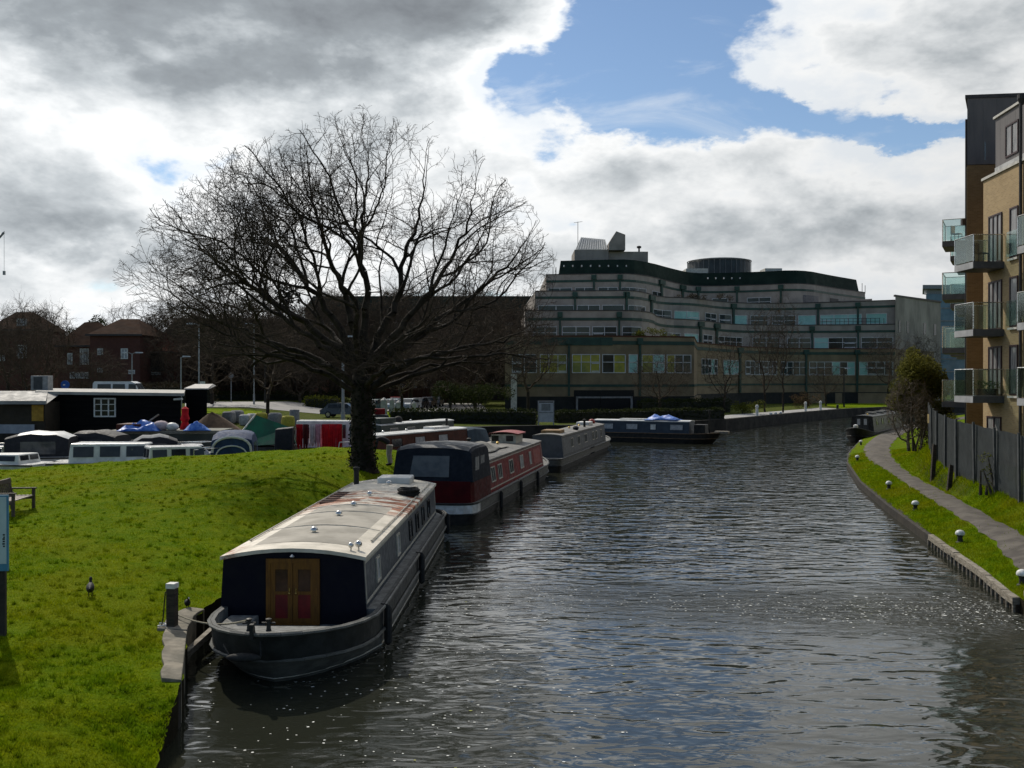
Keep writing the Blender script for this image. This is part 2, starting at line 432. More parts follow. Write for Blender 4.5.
quay_pave = mat('quay_paving', (0.36, 0.35, 0.33), (0.27, 0.26, 0.25), 0.8, 0.8, 5)
sheet('quay_paving', [(22.5, 102.5), (46, 139.8), (44, 142.5), (20.5, 106)], quay_pave)
sheet('quay_lawn', [(46.5, 141.0), (66, 158.0), (64, 166), (49, 162)], GROUND_G)

# --- water
m, t, b, out = newmat('water')
p = t.pos(); px_, py_, pz_ = t.sep(p)
warp = t.noise(t.v('MULTIPLY', p, (0.22, 0.3, 0)), 1.0, 3, 0.5)
v1 = t.comb(t.m('MULTIPLY', px_, 0.85), t.m('MULTIPLY', py_, 1.75), warp)
h1 = t.noise(v1, 1.25, 1.2, 0.45, 0.7)
h0 = t.noise(t.comb(t.m('MULTIPLY', px_, 0.30), t.m('MULTIPLY', py_, 0.62), warp), 1.0, 2, 0.5, 0.5)
h2 = t.noise(t.comb(t.m('MULTIPLY', px_, 2.3), t.m('MULTIPLY', py_, 4.2), warp), 1.2, 1.5, 0.5, 0.8)
h3 = t.noise(t.comb(t.m('MULTIPLY', px_, 9.0), t.m('MULTIPLY', py_, 14.0), 0.0), 1.0, 3, 0.6)
# discharge entering from the right bank: choppier water in a curved band
bc = t.m('SUBTRACT', py_, t.m('ADD', 21.6, t.m('MULTIPLY', t.m('POWER', t.m('SUBTRACT', t.m('MINIMUM', px_, 10.8), 10.8), 2.0), 0.016)))
band = t.m('POWER', 2.71828, t.m('MULTIPLY', t.m('MULTIPLY', bc, bc), -0.28))
fade = t.smooth(px_, -3.0, 10.5)
chop = t.m('MULTIPLY', band, fade)
hc = t.noise(t.v('MULTIPLY', p, (1.7, 2.8, 1)), 1.3, 4, 0.6, 1.6)
calm = t.smooth(t.noise(t.v('MULTIPLY', p, (0.05, 0.11, 0)), 1.0, 3, 0.5), 0.3, 0.7, 0.45, 1.0)
lee = t.smooth(px_, -6, 4, 0.7, 1.0)
H = t.m('ADD', t.m('MULTIPLY', h1, 0.060), t.m('MULTIPLY', t.m('MULTIPLY', h2, 0.013), calm))
H = t.m('ADD', H, t.m('MULTIPLY', t.m('MULTIPLY', h3, 0.0007), calm))
H = t.m('ADD', H, t.m('MULTIPLY', h0, 0.055))
H = t.m('MULTIPLY', H, lee)
H = t.m('ADD', H, t.m('MULTIPLY', t.m('MULTIPLY', hc, chop), 0.11))
bn = t.node('ShaderNodeBump'); t.put(bn.inputs['Height'], H); bn.inputs['Strength'].default_value = 1.0; bn.inputs['Distance'].default_value = 0.84
t.put(b.inputs['Normal'], bn.outputs[0])
foam = t.m('MULTIPLY', t.smooth(t.noise(t.v('MULTIPLY', p, (5, 8, 1)), 1.5, 6, .7, 1.0), 0.57, 0.66), t.smooth(chop, 0.30, 0.9))
t.put(b.inputs['Base Color'], t.mix(t.m('MULTIPLY', foam, 0.75), t.mix(t.noise(p, 0.15, 3), (0.017, 0.019, 0.013), (0.025, 0.026, 0.018)), (0.5, 0.5, 0.45)))
t.put(b.inputs['Roughness'], t.m('MULTIPLY_ADD', foam, 0.4, 0.045))
b.inputs['IOR'].default_value = 1.43
mb = MB()
mb.poly([(-400, -20, 0), (500, -20, 0), (500, 420, 0), (-400, 420, 0)])
tag(mb.build('canal_water', m), kind='structure')
# floor far below so nothing is see-through beyond the modelled banks
mb = MB(); mb.poly([(-3000, -3000, -1.2), (3000, -3000, -1.2), (3000, 5000, -1.2), (-3000, 5000, -1.2)])
tag(mb.build('ground', FARG), kind='structure')

# small white flecks and a few blown leaves drifting on the water
fl = MB(); rf = random.Random(77)
for k in range(1080):
    if k < 520: y = 10.5 + 13 * rf.random() ** 1.3; x = rf.gauss(-1.9, 1.9)
    else:
        x = 10.7 - 14.5 * rf.random() ** 1.9; y = 21.6 + .016 * (min(x, 10.8) - 10.8) ** 2 + rf.gauss(0, .9)
    if x < lawn_edge(y) + .2 or x > right_edge(y) - .3 if y > 2 else False: continue
    r_ = rf.uniform(.007, .019) * (1.5 if rf.random() < .12 else 1) * (y / 15) ** .5; a0 = rf.uniform(0, 6)
    n_ = 6; fl.poly([(x + r_ * rf.uniform(.6, 1.3) * math.cos(a0 + 6.283 * i / n_) * 1.3, y + r_ * rf.uniform(.6, 1.3) * math.sin(a0 + 6.283 * i / n_), .006) for i in range(n_)], 0 if rf.random() < .985 else 1)
tag(fl.build('white_flecks', [mat('fleck_white', (.75, .75, .70), (.6, .6, .55), .5, 9, 2), mat('drift_leaf', (.30, .32, .03), (.2, .2, .02))]), kind='stuff')
# --- grass blades (uncountable): denser close to the camera
def blades(name, pts, hs, ws, m):
    n = len(pts); ang = rng.uniform(0, 2 * math.pi, n); lean = rng.normal(0, 0.45, (n, 2)) * hs[:, None]
    dxs = np.cos(ang) * ws; dys = np.sin(ang) * ws
    V = np.empty((n, 3, 3), np.float32)
    V[:, 0] = pts; V[:, 1] = pts; V[:, 2] = pts
    V[:, 0, 0] -= dxs; V[:, 0, 1] -= dys; V[:, 1, 0] += dxs; V[:, 1, 1] += dys
    V[:, 2, 0] += lean[:, 0]; V[:, 2, 1] += lean[:, 1]; V[:, 2, 2] += hs
    me = bpy.data.meshes.new(name); me.vertices.add(n * 3); me.vertices.foreach_set('co', V.reshape(-1))
    me.loops.add(n * 3); me.loops.foreach_set('vertex_index', np.arange(n * 3, dtype=np.int32))
    me.polygons.add(n); me.polygons.foreach_set('loop_start', np.arange(0, n * 3, 3, dtype=np.int32))
    me.update(calc_edges=True); me.materials.append(m)
    o = bpy.data.objects.new(name, me); COL.objects.link(o)
    return tag(o, kind='stuff')
P = []
while len(P) < 230000:
    y = 8.5 + 38 * random.random() ** 1.9; x = random.uniform(-0.56 * y - 0.5, lawn_edge(y))
    e = lawn_edge(y) - x
    if e < (0.0 if y < 14.5 else 0.34 + .09 * math.sin(y * 6) + .05 * math.sin(y * 17) if y < 19 else 0.05): continue
    if y < 34 and math.sin(x * 2.1 + math.sin(y * 1.3)) * math.sin(y * 1.9 + x) < random.uniform(-1.6, -0.2): continue
    P.append((x, y, lawn_z(x, y) - 0.01))
P = np.array(P); k = 1 + (P[:, 1] - 10) / 25.0
clump = 0.5 + 0.5 * np.sin(P[:, 0] * 3.3 + np.sin(P[:, 1] * 2.1) * 2) * np.sin(P[:, 1] * 2.9)
edge = np.exp(-np.abs(np.array([lawn_edge(y) for y in P[:, 1]]) - P[:, 0]) * 3) * (P[:, 1] < 13.5)
hs = rng.uniform(0.02, 0.05, len(P)) * (0.7 + 0.7 * clump ** 2) * (1 + .5 * edge) * (0.85 + 0.15 * k)
# scattered taller tufts
Q, QH = [], []
for kk in range(1700):
    y = 9 + 36 * random.random() ** 1.5; x = random.uniform(-0.55 * y - .3, lawn_edge(y) - (.05 if y < 14.5 else .5))
    m_ = random.randint(14, 26); rad_ = random.uniform(.03, .09); hh = random.uniform(.05, .11)
    for _ in range(m_):
        a_ = random.uniform(0, 6.28); q_ = rad_ * random.random() ** .5; xx, yy = x + q_ * math.cos(a_), y + q_ * math.sin(a_)
        if xx < lawn_edge(yy): Q.append((xx, yy, lawn_z(xx, yy) - .01)); QH.append(hh * random.uniform(.6, 1.2))
Q = np.array(Q); QH = np.array(QH); blades('grass_tufts', Q, QH, rng.uniform(.004, .009, len(Q)) * (1 + (Q[:, 1] - 10) / 22), grass_mat('tuft_blade', (0.070, 0.135, 0.002), (0.125, 0.185, 0.003), (0.16, 0.17, 0.005), 0.5))
blades('grass', P, hs, rng.uniform(0.004, 0.008, len(P)) * k * 1.2, BLADE)
P = []
while len(P) < 70000:
    y = 21 + 42 * random.random() ** 1.6; e = right_edge(y); x = random.uniform(e, fence_x(y) + 0.2)
    yl = interp(y, [p[1] for p in PL], [p[0] for p in PL]); yr = interp(y, [p[1] for p in PR], [p[0] for p in PR])
    if yl - 0.02 < x < yr + 0.02 and random.random() < 0.985: continue
    P.append((x, y, right_z(x, y) - 0.01))
P = np.array(P); k = P[:, 1] / 25.0
fx = np.array([fence_x(y) for y in P[:, 1]]) - P[:, 0]
cl = 0.5 + 0.5 * np.sin(P[:, 0] * 3.1 + P[:, 1]) * np.sin(P[:, 1] * 2.3)
hs = rng.uniform(0.03, 0.07, len(P)) * (1 + 1.8 * np.exp(-np.abs(fx)) * cl + 0.8 * cl ** 2)
blades('verge_grass', P, hs, rng.uniform(0.006, 0.012, len(P)) * k, BLADE)
# ================================================================== boats
glass = mat('dark_glass', (0.010, 0.012, 0.015), (0.02, 0.022, 0.026), 0.08, 2, 2)
navy = mat('navy_paint', (0.0035, 0.004, 0.011), (0.006, 0.0065, 0.012), 0.6, 3, 6, spec=0.12)
slate = mat('slate_blue_paint', (0.022, 0.032, 0.046), (0.040, 0.050, 0.062), 0.42, 2.5, 6, spec=0.35)
hull_bk = mat('hull_black', (0.010, 0.010, 0.010), (0.024, 0.023, 0.020), 0.6, 4, 8, spec=0.25)
hull_gy = mat('hull_grey', (0.110, 0.110, 0.098), (0.060, 0.061, 0.054), 0.6, 3, 8, spec=0.4, stretch=(1, 1, 2.5), bump=0.15)
hull_dk = mat('hull_dark_grey', (0.034, 0.037, 0.036), (0.016, 0.018, 0.017), 0.55, 3, 8, spec=0.3)
cream = mat('cream_line', (0.50, 0.47, 0.39), (0.36, 0.33, 0.27), 0.5, 6, 5)
white_p = mat('white_paint', (0.70, 0.70, 0.67), (0.50, 0.49, 0.45), 0.45, 4, 7)
deckgy = mat('deck_grey', (0.20, 0.20, 0.19), (0.11, 0.11, 0.10), 0.8, 6, 7, spec=0.2)
oak = mat('varnished_oak', (0.155, 0.064, 0.006), (0.10, 0.040, 0.005), 0.5, 3, 6, stretch=(6, 6, 1))
redp = mat('red_panel', (0.16, 0.010, 0.010), (0.10, 0.008, 0.008), 0.5, 4, 5)
maroon = mat('maroon_paint', (0.20, 0.010, 0.010), (0.12, 0.007, 0.008), 0.5, 2.2, 7, spec=0.12)
brown_p = mat('brown_paint', (0.095, 0.030, 0.018), (0.06, 0.02, 0.013), 0.6, 2.2, 6, spec=0.1)
steel = mat('bright_steel', (0.62, 0.62, 0.60), (0.45, 0.45, 0.44), 0.25, 8, 4, metal=0.9)
brass = mat('brass', (0.55, 0.38, 0.12), (0.40, 0.26, 0.08), 0.3, 8, 4, metal=0.9)
rubber = mat('black_rubber', (0.012, 0.012, 0.012), (0.025, 0.024, 0.022), 0.8, 9, 5)
rope_m = mat('rope', (0.30, 0.27, 0.20), (0.18, 0.16, 0.11), 0.9, 30, 3)
canvas_n = mat('navy_canvas', (0.006, 0.009, 0.016), (0.012, 0.016, 0.024), 0.85, 3, 6, bump=0.4, bscale=2.5, bdist=0.05, spec=0.25)
canvas_g = mat('blue_grey_canvas', (0.055, 0.085, 0.11), (0.04, 0.06, 0.08), 0.85, 2, 6, bump=0.3, bscale=3, bdist=0.04, spec=0.2)
clear_v = mat('clear_vinyl', (0.04, 0.046, 0.056), (0.085, 0.09, 0.095), 0.12, 1.5, 3, bump=0.12, bscale=2.5, bdist=0.03)
curtain = mat('pale_curtain', (0.38, 0.39, 0.40), (0.25, 0.26, 0.27), 0.4, 6, 3)
grey_roof = mat('grey_roof', (0.20, 0.19, 0.17), (0.09, 0.086, 0.078), 0.6, 1.4, 7, spec=0.3)
pale_roof = mat('pale_roof', (0.62, 0.62, 0.60), (0.45, 0.45, 0.43), 0.4, 1.4, 6)

# cream roof with rust streaks on its far third
m, t, b, out = newmat('rusty_cream_roof')
oc = t.coord(); ox, oy, oz = t.sep(oc)
dirt = t.noise(oc, 1.6, 8, 0.65)
col = t.mix(t.smooth(dirt, 0.35, 0.72), (0.66, 0.60, 0.50), (0.42, 0.385, 0.31))
st = t.noise(t.comb(t.m('MULTIPLY', ox, 0.5), t.m('MULTIPLY', oy, 1.25), 0.0), 1.7, 7, 0.62, 0.8, w=2.2)
win = t.m('MULTIPLY', t.smooth(oy, 7.4, 9.0), t.smooth(oy, 13.2, 11.6))
front_spot = t.m('MULTIPLY', t.smooth(oy, 3.9, 3.2), t.smooth(ox, -0.9, -1.25))
rust = t.m('MULTIPLY', t.smooth(st, 0.49, 0.525), win)
rust = t.m('MAXIMUM', rust, t.m('MULTIPLY', front_spot, t.smooth(t.noise(oc, 5, 6, .7), 0.42, 0.6)))
rc = t.mix(t.noise(oc, 9, 5, .7), (0.17, 0.040, 0.012), (0.36, 0.13, 0.05))
col = t.mix(rust, col, rc)
dark = t.smooth(t.noise(t.v('MULTIPLY', oc, (2, 0.5, 1)), 2.2, 6, 0.65, w=8.0), 0.58, 0.72)
col = t.mix(t.m('MULTIPLY', dark, 0.35), col, (0.20, 0.18, 0.15))
t.put(b.inputs['Base Color'], col); b.inputs['Roughness'].default_value = 0.62; b.inputs['Specular IOR Level'].default_value = 0.35
t.put(b.inputs['Normal'], t.bump(t.noise(oc, 3, 6, .6), 0.25, 0.03))
roof_near = m
roof_panel = mat('roof_panel_beige', (0.38, 0.35, 0.295), (0.26, 0.24, 0.20), 0.75, 1.2, 8, spec=0.2)

class Boat:
    """canal boat in its own frame: y runs along the hull, z = 0 at the water"""
    def __init__(s, name, label, loc, rot, L, W, g, bow='far', cat='boat', group=None, bowlen=None, sheer=0.28, stern_round=0.9, blunt=2.2):
        s.t = thing(name, label, cat, (*loc, 0), rot, group); s.L, s.W, s.g = L, W, g
        s.bow = bow; s.bl = bowlen or W * 1.3; s.sheer = sheer; s.sr = stern_round; s.blunt = blunt; s.ox = 0.0
    def q(s, y):                                # 0 at the bow tip .. 1 amidships
        dd = (s.L - y) if s.bow == 'far' else y
        return min(1, max(0, dd / s.bl))
    def hw(s, y):
        q = s.q(y); a = (1 - (1 - q) ** s.blunt) ** (1 / 1.7)
        e = y if s.bow == 'far' else s.L - y
        r = min(1, max(0, e / s.sr)); st = math.sqrt(max(0, 1 - (1 - r) ** 2)) * .45 + .55 if s.sr else 1
        return s.W / 2 * a * (st if e < s.sr else 1)
    def top(s, y): return s.g + s.sheer * (1 - s.q(y)) ** 1.6
    def ring(s, z_f, inset=0.0, rake=0.0, n=26, zabs=None, fine=0.0):
        ys = []
        for i in range(n + 1):
            u = i / n; ys.append(s.L * (0.5 - 0.5 * math.cos(math.pi * u)))
        sgn = -1 if s.bow == 'far' else 1
        pts = []
        for side in (1, -1):
            seq = ys if side == 1 else ys[::-1]
            for y in seq:
                k = (1 - s.q(y)); yy = y + sgn * rake * k ** 2
                x = max(0.0, (s.hw(y) - inset - 0.10 * rake * k) * (1 - fine * k ** .8))
                z = (s.top(y) * z_f) if zabs is None else zabs
                pts.append((s.ox + side * max(x, 0.012), yy, z))
        return pts
    def hull(s, m, m_low=None, rub=None, stripe=None, well=None):
        mb = MB()
        rings = [s.ring(0, 0.16, 1.0, zabs=-0.45, fine=.7), s.ring(0, 0.05, 0.75, zabs=0.02, fine=.48), s.ring(0.45, 0.0, 0.35), s.ring(0.47, 0.0, 0.33), s.ring(1.0, 0.0, 0.0), s.ring(1.0, 0.07, 0.02)]
        n = len(rings[0])
        for a, b_, mi in ((0, 1, 1), (1, 2, 1), (2, 3, 0), (3, 4, 0), (4, 5, 0)): mb.loft([rings[a], rings[b_]], mi=mi)
        h = mb.build('hull', [m, m_low or m], s.t, smooth=True)
        dk = MB(); pts = s.ring(1.0, 0.06, 0.02)
        half = n // 2
        vs = [(x, y, z - 0.05) for x, y, z in pts]
        fs = [(i, i + 1, n - 2 - i, n - 1 - i) for i in range(half - 1)]
        if well:                                  # lower the cockpit floor between two stations
            ya, yb, zf_ = well
            def row(y, z): return (s.ox - s.hw(y) + .09, y, z), (s.ox + s.hw(y) - .09, y, z)
            segs = [(list(np.linspace(.06, ya, 7)), None), (list(np.linspace(ya, yb, 6)), zf_), (list(np.linspace(yb, s.L - .06, 14)), None)]
            dk = MB(); prev = None
            for ysg, z in segs:
                for y in ysg:
                    zz = s.top(y) - .05 if z is None else z
                    cur = row(y, zz)
                    if prev: dk.add([prev[0], prev[1], cur[1], cur[0]], [(0, 1, 2, 3)])
                    prev = cur
            for sd_ in (-1, 1):
                yy = np.linspace(ya, yb, 6)
                dk.loft([[(s.ox + sd_ * (s.hw(y) - .09), y, zf_) for y in yy], [(s.ox + sd_ * (s.hw(y) - .085), y, s.top(y)) for y in yy]], closed=False)
            dk.build('deck', deckgy, s.t)
        else:
            dk.add(vs, fs); dk.build('deck', deckgy, s.t)
        for zf in (0.97, 0.46):
            rb = MB(); pr = s.ring(zf, -0.03, 0.36 * (1 - zf) / 0.54 if zf < .9 else 0.0)
            rb.pipe(pr + [pr[0]], 0.032, 6); rb.build('rubbing_strake', rub or m, s.t, smooth=True)
        return h
    # cabin -----------------------------------------------------------
    def cabin(s, y0, y1, wb, wt, z1, m, roof, camber=0.13, over=0.03, z0=None, end=None, roof_name='roof', edge=None):
        s.c = (wb / 2, wt / 2, (s.g - 0.05) if z0 is None else z0, z1); s.cy = (y0, y1); s.camber = camber
        wb2, wt2, zz0, zz1 = s.c
        def sec(y, e=0.0, k=9, dz=0.0):
            arc = [(-(wt2 + e) * math.cos(math.pi * i / k) * 1.0, y, zz1 + dz + camber * (1 - math.cos(math.pi * i / k) ** 2)) for i in range(k + 1)]
            return arc
        mb = MB()
        r0 = [(-wb2, y0, zz0)] + sec(y0)+ [(wb2, y0, zz0)]; r1 = [(-wb2, y1, zz0)] + sec(y1) + [(wb2, y1, zz0)]
        mb.loft([r0, r1], closed=False, mi=0); mb.poly(r0[::-1], 1); mb.poly(r1, 1)
        cab = mb.build('cabin', [m, end or m], s.t)
        rf = MB(); k = 12; n = max(2, int((y1 - y0) / 0.8)); rings = []
        ysn = np.linspace(y0 - over, y1 + over, n)
        for y in ysn:
            up = sec(y, over, k, 0.035); lo = [(x, yy, z - 0.07) for x, yy, z in sec(y, over + .002, k, 0.035)][::-1]
            rings.append(up + lo)
        rf.loft(rings, cap0=True, cap1=True)
        s.roof = rf.build(roof_name, [roof], s.t, smooth=True)
        if edge:
            for sd_ in (-1, 1):
                e = MB(); e.tube((sd_ * (wt2 + over + .01), y0 - over, zz1 + .01), (sd_ * (wt2 + over + .01), y1 + over, zz1 + .01), 0.028, n=6)
                e.build('roof_edge', edge, s.t)
        return cab
    def sp(s, side, y, f, off=0.0):             # point on the cabin side, f = 0 gunwale .. 1 roof edge
        wb2, wt2, z0, z1 = s.c
        return (side * (lerp(wb2, wt2, f) + off), y, lerp(z0, z1, f))
    def panel(s, mb, side, ya, yb, fa, fb, off=0.012, mi=0):
        P = [s.sp(side, ya, fa, -.01), s.sp(side, yb, fa, -.01), s.sp(side, yb, fb, -.01), s.sp(side, ya, fb, -.01)]
        Q = [s.sp(side, ya, fa, off), s.sp(side, yb, fa, off), s.sp(side, yb, fb, off), s.sp(side, ya, fb, off)]
        mb.hexa(P + Q, mi)
    def window(s, side, ya, yb, fa, fb, frame, pane, bars=0, t_=0.045):
        mb = MB(); tf = t_ / (s.c[3] - s.c[2])
        s.panel(mb, side, ya, yb, fa, fa + tf, .03); s.panel(mb, side, ya, yb, fb - tf, fb, .03)
        s.panel(mb, side, ya, ya + t_, fa + tf, fb - tf, .03); s.panel(mb, side, yb - t_, yb, fa + tf, fb - tf, .03)
        for k in range(bars):
            y = lerp(ya, yb, (k + 1) / (bars + 1)); s.panel(mb, side, y - .018, y + .018, fa + tf, fb - tf, .027)
        fr = mb.build('window', frame, s.t)
        pb = MB(); s.panel(pb, side, ya + t_, yb - t_, fa + tf, fb - tf, .008); pb.build('pane', pane, fr)
    def coach_line(s, side, ya, yb, fa, fb, m, w_=0.035):
        mb = MB(); tf = w_ / (s.c[3] - s.c[2])
        s.panel(mb, side, ya, yb, fa, fa + tf, .007); s.panel(mb, side, ya, yb, fb - tf, fb, .007)
        s.panel(mb, side, ya, ya + w_, fa + tf, fb - tf, .007); s.panel(mb, side, yb - w_, yb, fa + tf, fb - tf, .007)
        mb.build('coach_line', m, s.t)
    def roof_z(s, x):
        return s.c[3] + 0.035 + s.camber * (1 - min(1, abs(x) / s.c[1]) ** 2)
    def vent(s, x, y, m=None, r=0.07):
        z = s.roof_z(x)
        mb = MB(); mb.lathe([(r * .6, 0), (r * .6, .06), (r * 1.25, .06), (r * 1.2, .09), (r * .7, .125), (0.01, .135)], (x, y, z - .01), 14)
        mb.build('roof_vent', m or steel, s.t, smooth=True)
    def fender(s, side, y, z0=0.1, z1=0.75):
        mb = MB(); x = s.ox + side * (s.hw(y) + 0.09); mb.lathe([(.03, z0), (.075, z0 + .05), (.075, z1 - .08), (.03, z1)], (x, y, 0), 8)
        mb.tube((x, y, z1), (s.ox + side * (s.hw(y) - .05), y, s.top(y) + .02), 0.012, n=5)
        mb.build('fender', rubber, s.t, smooth=True)
    def dolly(s, x, y, z, m):
        mb = MB(); mb.lathe([(.05, 0), (.04, .03), (.03, .16), (.05, .18), (.05, .2), (.02, .21)], (x, y, z), 10)
        mb.tube((x - .11, y, z + .13), (x + .11, y, z + .13), .018, n=8); mb.build('mooring_stud', m, s.t, smooth=True)

# ------------------------------------------------------------------ near wide boat, bow towards us
B = Boat('wide_canal_boat', 'wide canal boat in front, slate blue with rusty cream roof and oak bow doors', (-4.13, 15.85), R(-1.25), 17.1, 2.96, 0.80, bow='near', bowlen=2.7, sheer=0.20, stern_round=1.2, blunt=2.1)
B.ox = 0.17
B.hull(hull_dk, hull_gy, rub=hull_gy, well=(1.15, 2.83, 0.47))
B.cabin(2.75, 16.0, 2.76, 2.62, 1.70, slate, roof_near, camber=0.16, over=0.05, end=navy, z0=0.46)
NB = B
# bulkhead details: doors, frame, deck well
mb = MB()
for x0, x1 in ((-0.50, -0.42), (0.42, 0.50)): mb.box(x0, x1, 2.70, 2.76, 0.50, 1.70)
mb.box(-0.42, 0.42, 2.70, 2.76, 1.62, 1.70); mb.box(-.5, .5, 2.66, 2.76, 0.46, 0.50); mb.build('door_frame', oak, B.t)
for sx in (-1, 1):
    mb = MB(); a, b_ = (0.005, 0.42) if sx > 0 else (-0.42, -0.005)
    for (u0, u1, v0, v1) in ((a, a + .09, .50, 1.62), (b_ - .09, b_, .50, 1.62), (a + .09, b_ - .09, .50, .59), (a + .09, b_ - .09, 1.50, 1.62), (a + .09, b_ - .09, 1.03, 1.09)):
        mb.box(u0, u1, 2.715, 2.75, v0, v1)
    dr = mb.build('bow_door', oak, B.t)
    p_ = MB(); p_.box(a + .09, b_ - .09, 2.725, 2.745, .59, 1.03); p_.build('door_panel', redp, dr)
    h_ = MB(); hx = .06 if sx > 0 else -.06; h_.tube((hx, 2.70, 1.06), (hx, 2.70, 1.16), .012, n=6); h_.ball((hx, 2.69, 1.06), .022, 8, 5); h_.build('handle', brass, dr, smooth=True)
    g_ = MB(); g_.box(a + .09, b_ - .09, 2.728, 2.745, 1.09, 1.50); g_.build('pane', mat('dim_pane', (0.07, 0.035, 0.02), (0.04, 0.02, 0.015), 0.15, 3, 3), dr)
mb = MB(); mb.lathe([(0.035, 0), (0.05, .02), (0.01, .06)], (0, 2.66, 1.73), 8); mb.build('bow_lamp', steel, B.t)
# foredeck step
mb = MB(); mb.box(-1.15, -0.62, 1.75, 2.66, 0.472, 0.66); mb.build('deck_locker', deckgy, B.t, bevel=.02)
# bow stem post, T stud and fender
mb = MB()
mb.hexa([(-.03, -0.02, .9), (.03, -0.02, .9), (.03, .14, .9), (-.03, .14, .9), (-.03, -.04, 1.14), (.03, -.04, 1.14), (.03, .06, 1.14), (-.03, .06, 1.14)]); mb.build('stem_head', hull_bk, B.t)
B.dolly(-0.16, 0.42, 0.93, hull_bk); B.dolly(0.16, 0.42, 0.93, hull_bk)
mb = MB(); mb.ball((-.12, -.03, 0.62), 0.13, 10, 7, sc=(2.2, .7, .55)); mb.tube((-.36, .02, .63), (-.5, .14, .78), .015, n=6); mb.tube((.14, 0.02, .63), (.1, .14, .9), .015, n=6); mb.build('bow_fender', rubber, B.t, smooth=True)
# roof panels, vents, hatch
for k, (ya, yb) in enumerate(((3.45, 5.6), (5.75, 7.9), (8.05, 9.2))):
    mb = MB(); rings = []
    for y in np.linspace(ya, yb, 4):
        rings.append([(x, y, NB.c[3] + .035 + NB.camber * (1 - (x / NB.c[1]) ** 2) + .006) for x in np.linspace(-1.02, 1.02, 13)])
    mb.loft(rings, closed=False); mb.build('roof_panel', roof_panel, B.t, smooth=True)
    mb = MB(); mb.pipe([(x, yb + .075, NB.c[3] + .035 + NB.camber * (1 - (x / NB.c[1]) ** 2) + .004) for x in np.linspace(-1.32, 1.32, 13)], .014, 5); mb.build('roof_rib', cream, B.t)
for x, y in ((-.03, 4.65), (-.02, 7.2), (.0, 9.0), (0.02, 11.3), (0.12, 14.2)): B.vent(x, y, r=0.065)
rz = NB.roof_z(.1)
mb = MB(); mb.box(-0.30, 0.72, 14.55, 15.55, rz - .05, rz + .17); mb.build('raised_hatch', pale_roof, B.t, bevel=.05)
rust_hatch = mat('rusty_hatch', (0.12, 0.05, 0.03), (0.05, 0.03, 0.025), 0.8, 4, 7)
mb = MB(); mb.box(-1.12, -0.30, 10.2, 12.6, NB.c[3] + .05, NB.c[3] + .145); hb = mb.build('side_hatch', rust_hatch, B.t, bevel=.02)
for k in range(5): mb = MB(); mb.tube((-1.08, 10.35 + k * .52, NB.c[3] + .150), (-.34, 10.35 + k * .52, NB.c[3] + .150), .018, n=6); mb.build('hatch_rail', rust_hatch, hb)
mb = MB(); mb.lathe([(.085, 0), (.08, .5), (.105, .5), (.105, .58), (.07, .6)], (-1.02, 15.1, NB.c[3] + .04), 12); mb.build('chimney', hull_bk, B.t, smooth=True)
mb = MB()
for x, y, r in ((1.02, 3.05, .055), (1.14, 3.2, .07)): mb.lathe([(.015, 0), (.015, .1)], (x, y, NB.c[3] + .05), 6); mb.ball((x, y, NB.c[3] + .2), r, 10, 6)
mb.build('roof_lamp', steel, B.t, smooth=True)
mb = MB()
for sd_ in (-1, 1): mb.tube((sd_ * 1.22, 4.2, NB.c[3] + .10), (sd_ * 1.22, 15.6, NB.c[3] + .10), .018, n=6)
for sd_ in (-1, 1):
    for y in np.arange(4.3, 15.6, 1.6): mb.tube((sd_ * 1.22, y, NB.c[3] + .0), (sd_ * 1.22, y, NB.c[3] + .10), .012, n=5)
mb.build('grab_rail', cream, B.t)
# side details (right side seen)
for side in (1, -1):
    B.coach_line(side, 2.82, 15.9, 0.30, 0.94, cream, .05)
    for ya, yb in ((4.05, 4.5), (7.0, 7.5), (9.3, 9.9), (10.7, 11.3), (12.1, 12.7), (13.6, 14.2)):
        B.window(side, ya, yb, .42, .82, cream if ya < 8 else hull_bk, curtain if ya < 8 else glass)
    mb = MB(); B.panel(mb, side, 2.9, 16.0, 0.99, 1.03, .03); mb.build('gutter', hull_bk, B.t)
mb = MB(); pr = B.ring(0, 0.025, .70, zabs=.075, fine=.45); mb.pipe(pr + [pr[0]], .014, 5); mb.build('waterline_mark', cream, B.t)
for y in (2.95, 8.6): B.fender(1, y, 0.05, 0.80)
B.fender(1, 16.2)
# coiled hose on the roof (a thing of its own, it could be lifted off)
def roof_point(Bt, x, y, z): return Bt.t.matrix_basis @ Vector((x, y, z))
bpy.context.view_layer.update()
mb = MB()
for k in range(7):
    rr = .25 + .022 * (k % 3); pts = [(rr * math.cos(a), rr * .95 * math.sin(a) + .03 * math.sin(k), .03 + k * .03 + .012 * math.sin(3 * a + k)) for a in np.linspace(0, 2 * math.pi, 17)]
    mb.pipe(pts, .03, 6)
def rope(label, a, b_, sag):
    mb = MB(); a, b_ = Vector(a), Vector(b_); pts = []
    for k in range(13): f = k / 12; p = a.lerp(b_, f); p.z -= sag * 4 * f * (1 - f); pts.append(tuple(p))
    mb.pipe(pts, .016, 6); return tag(mb.build('mooring_rope', rope_m, smooth=True), label, 'rope')
rope('mooring rope from the bow stud of the wide boat to the lawn edge', roof_point(NB, -.2, .42, 1.1), (-6.2, 18.4, .72), .12)
cw = roof_point(NB, 0.98, 12.1, NB.roof_z(.98) - .02)
tag(mb.build('coiled_hose', rubber, smooth=True, loc=cw), 'black coiled hose lying on the cream roof near its far right corner', 'hose')

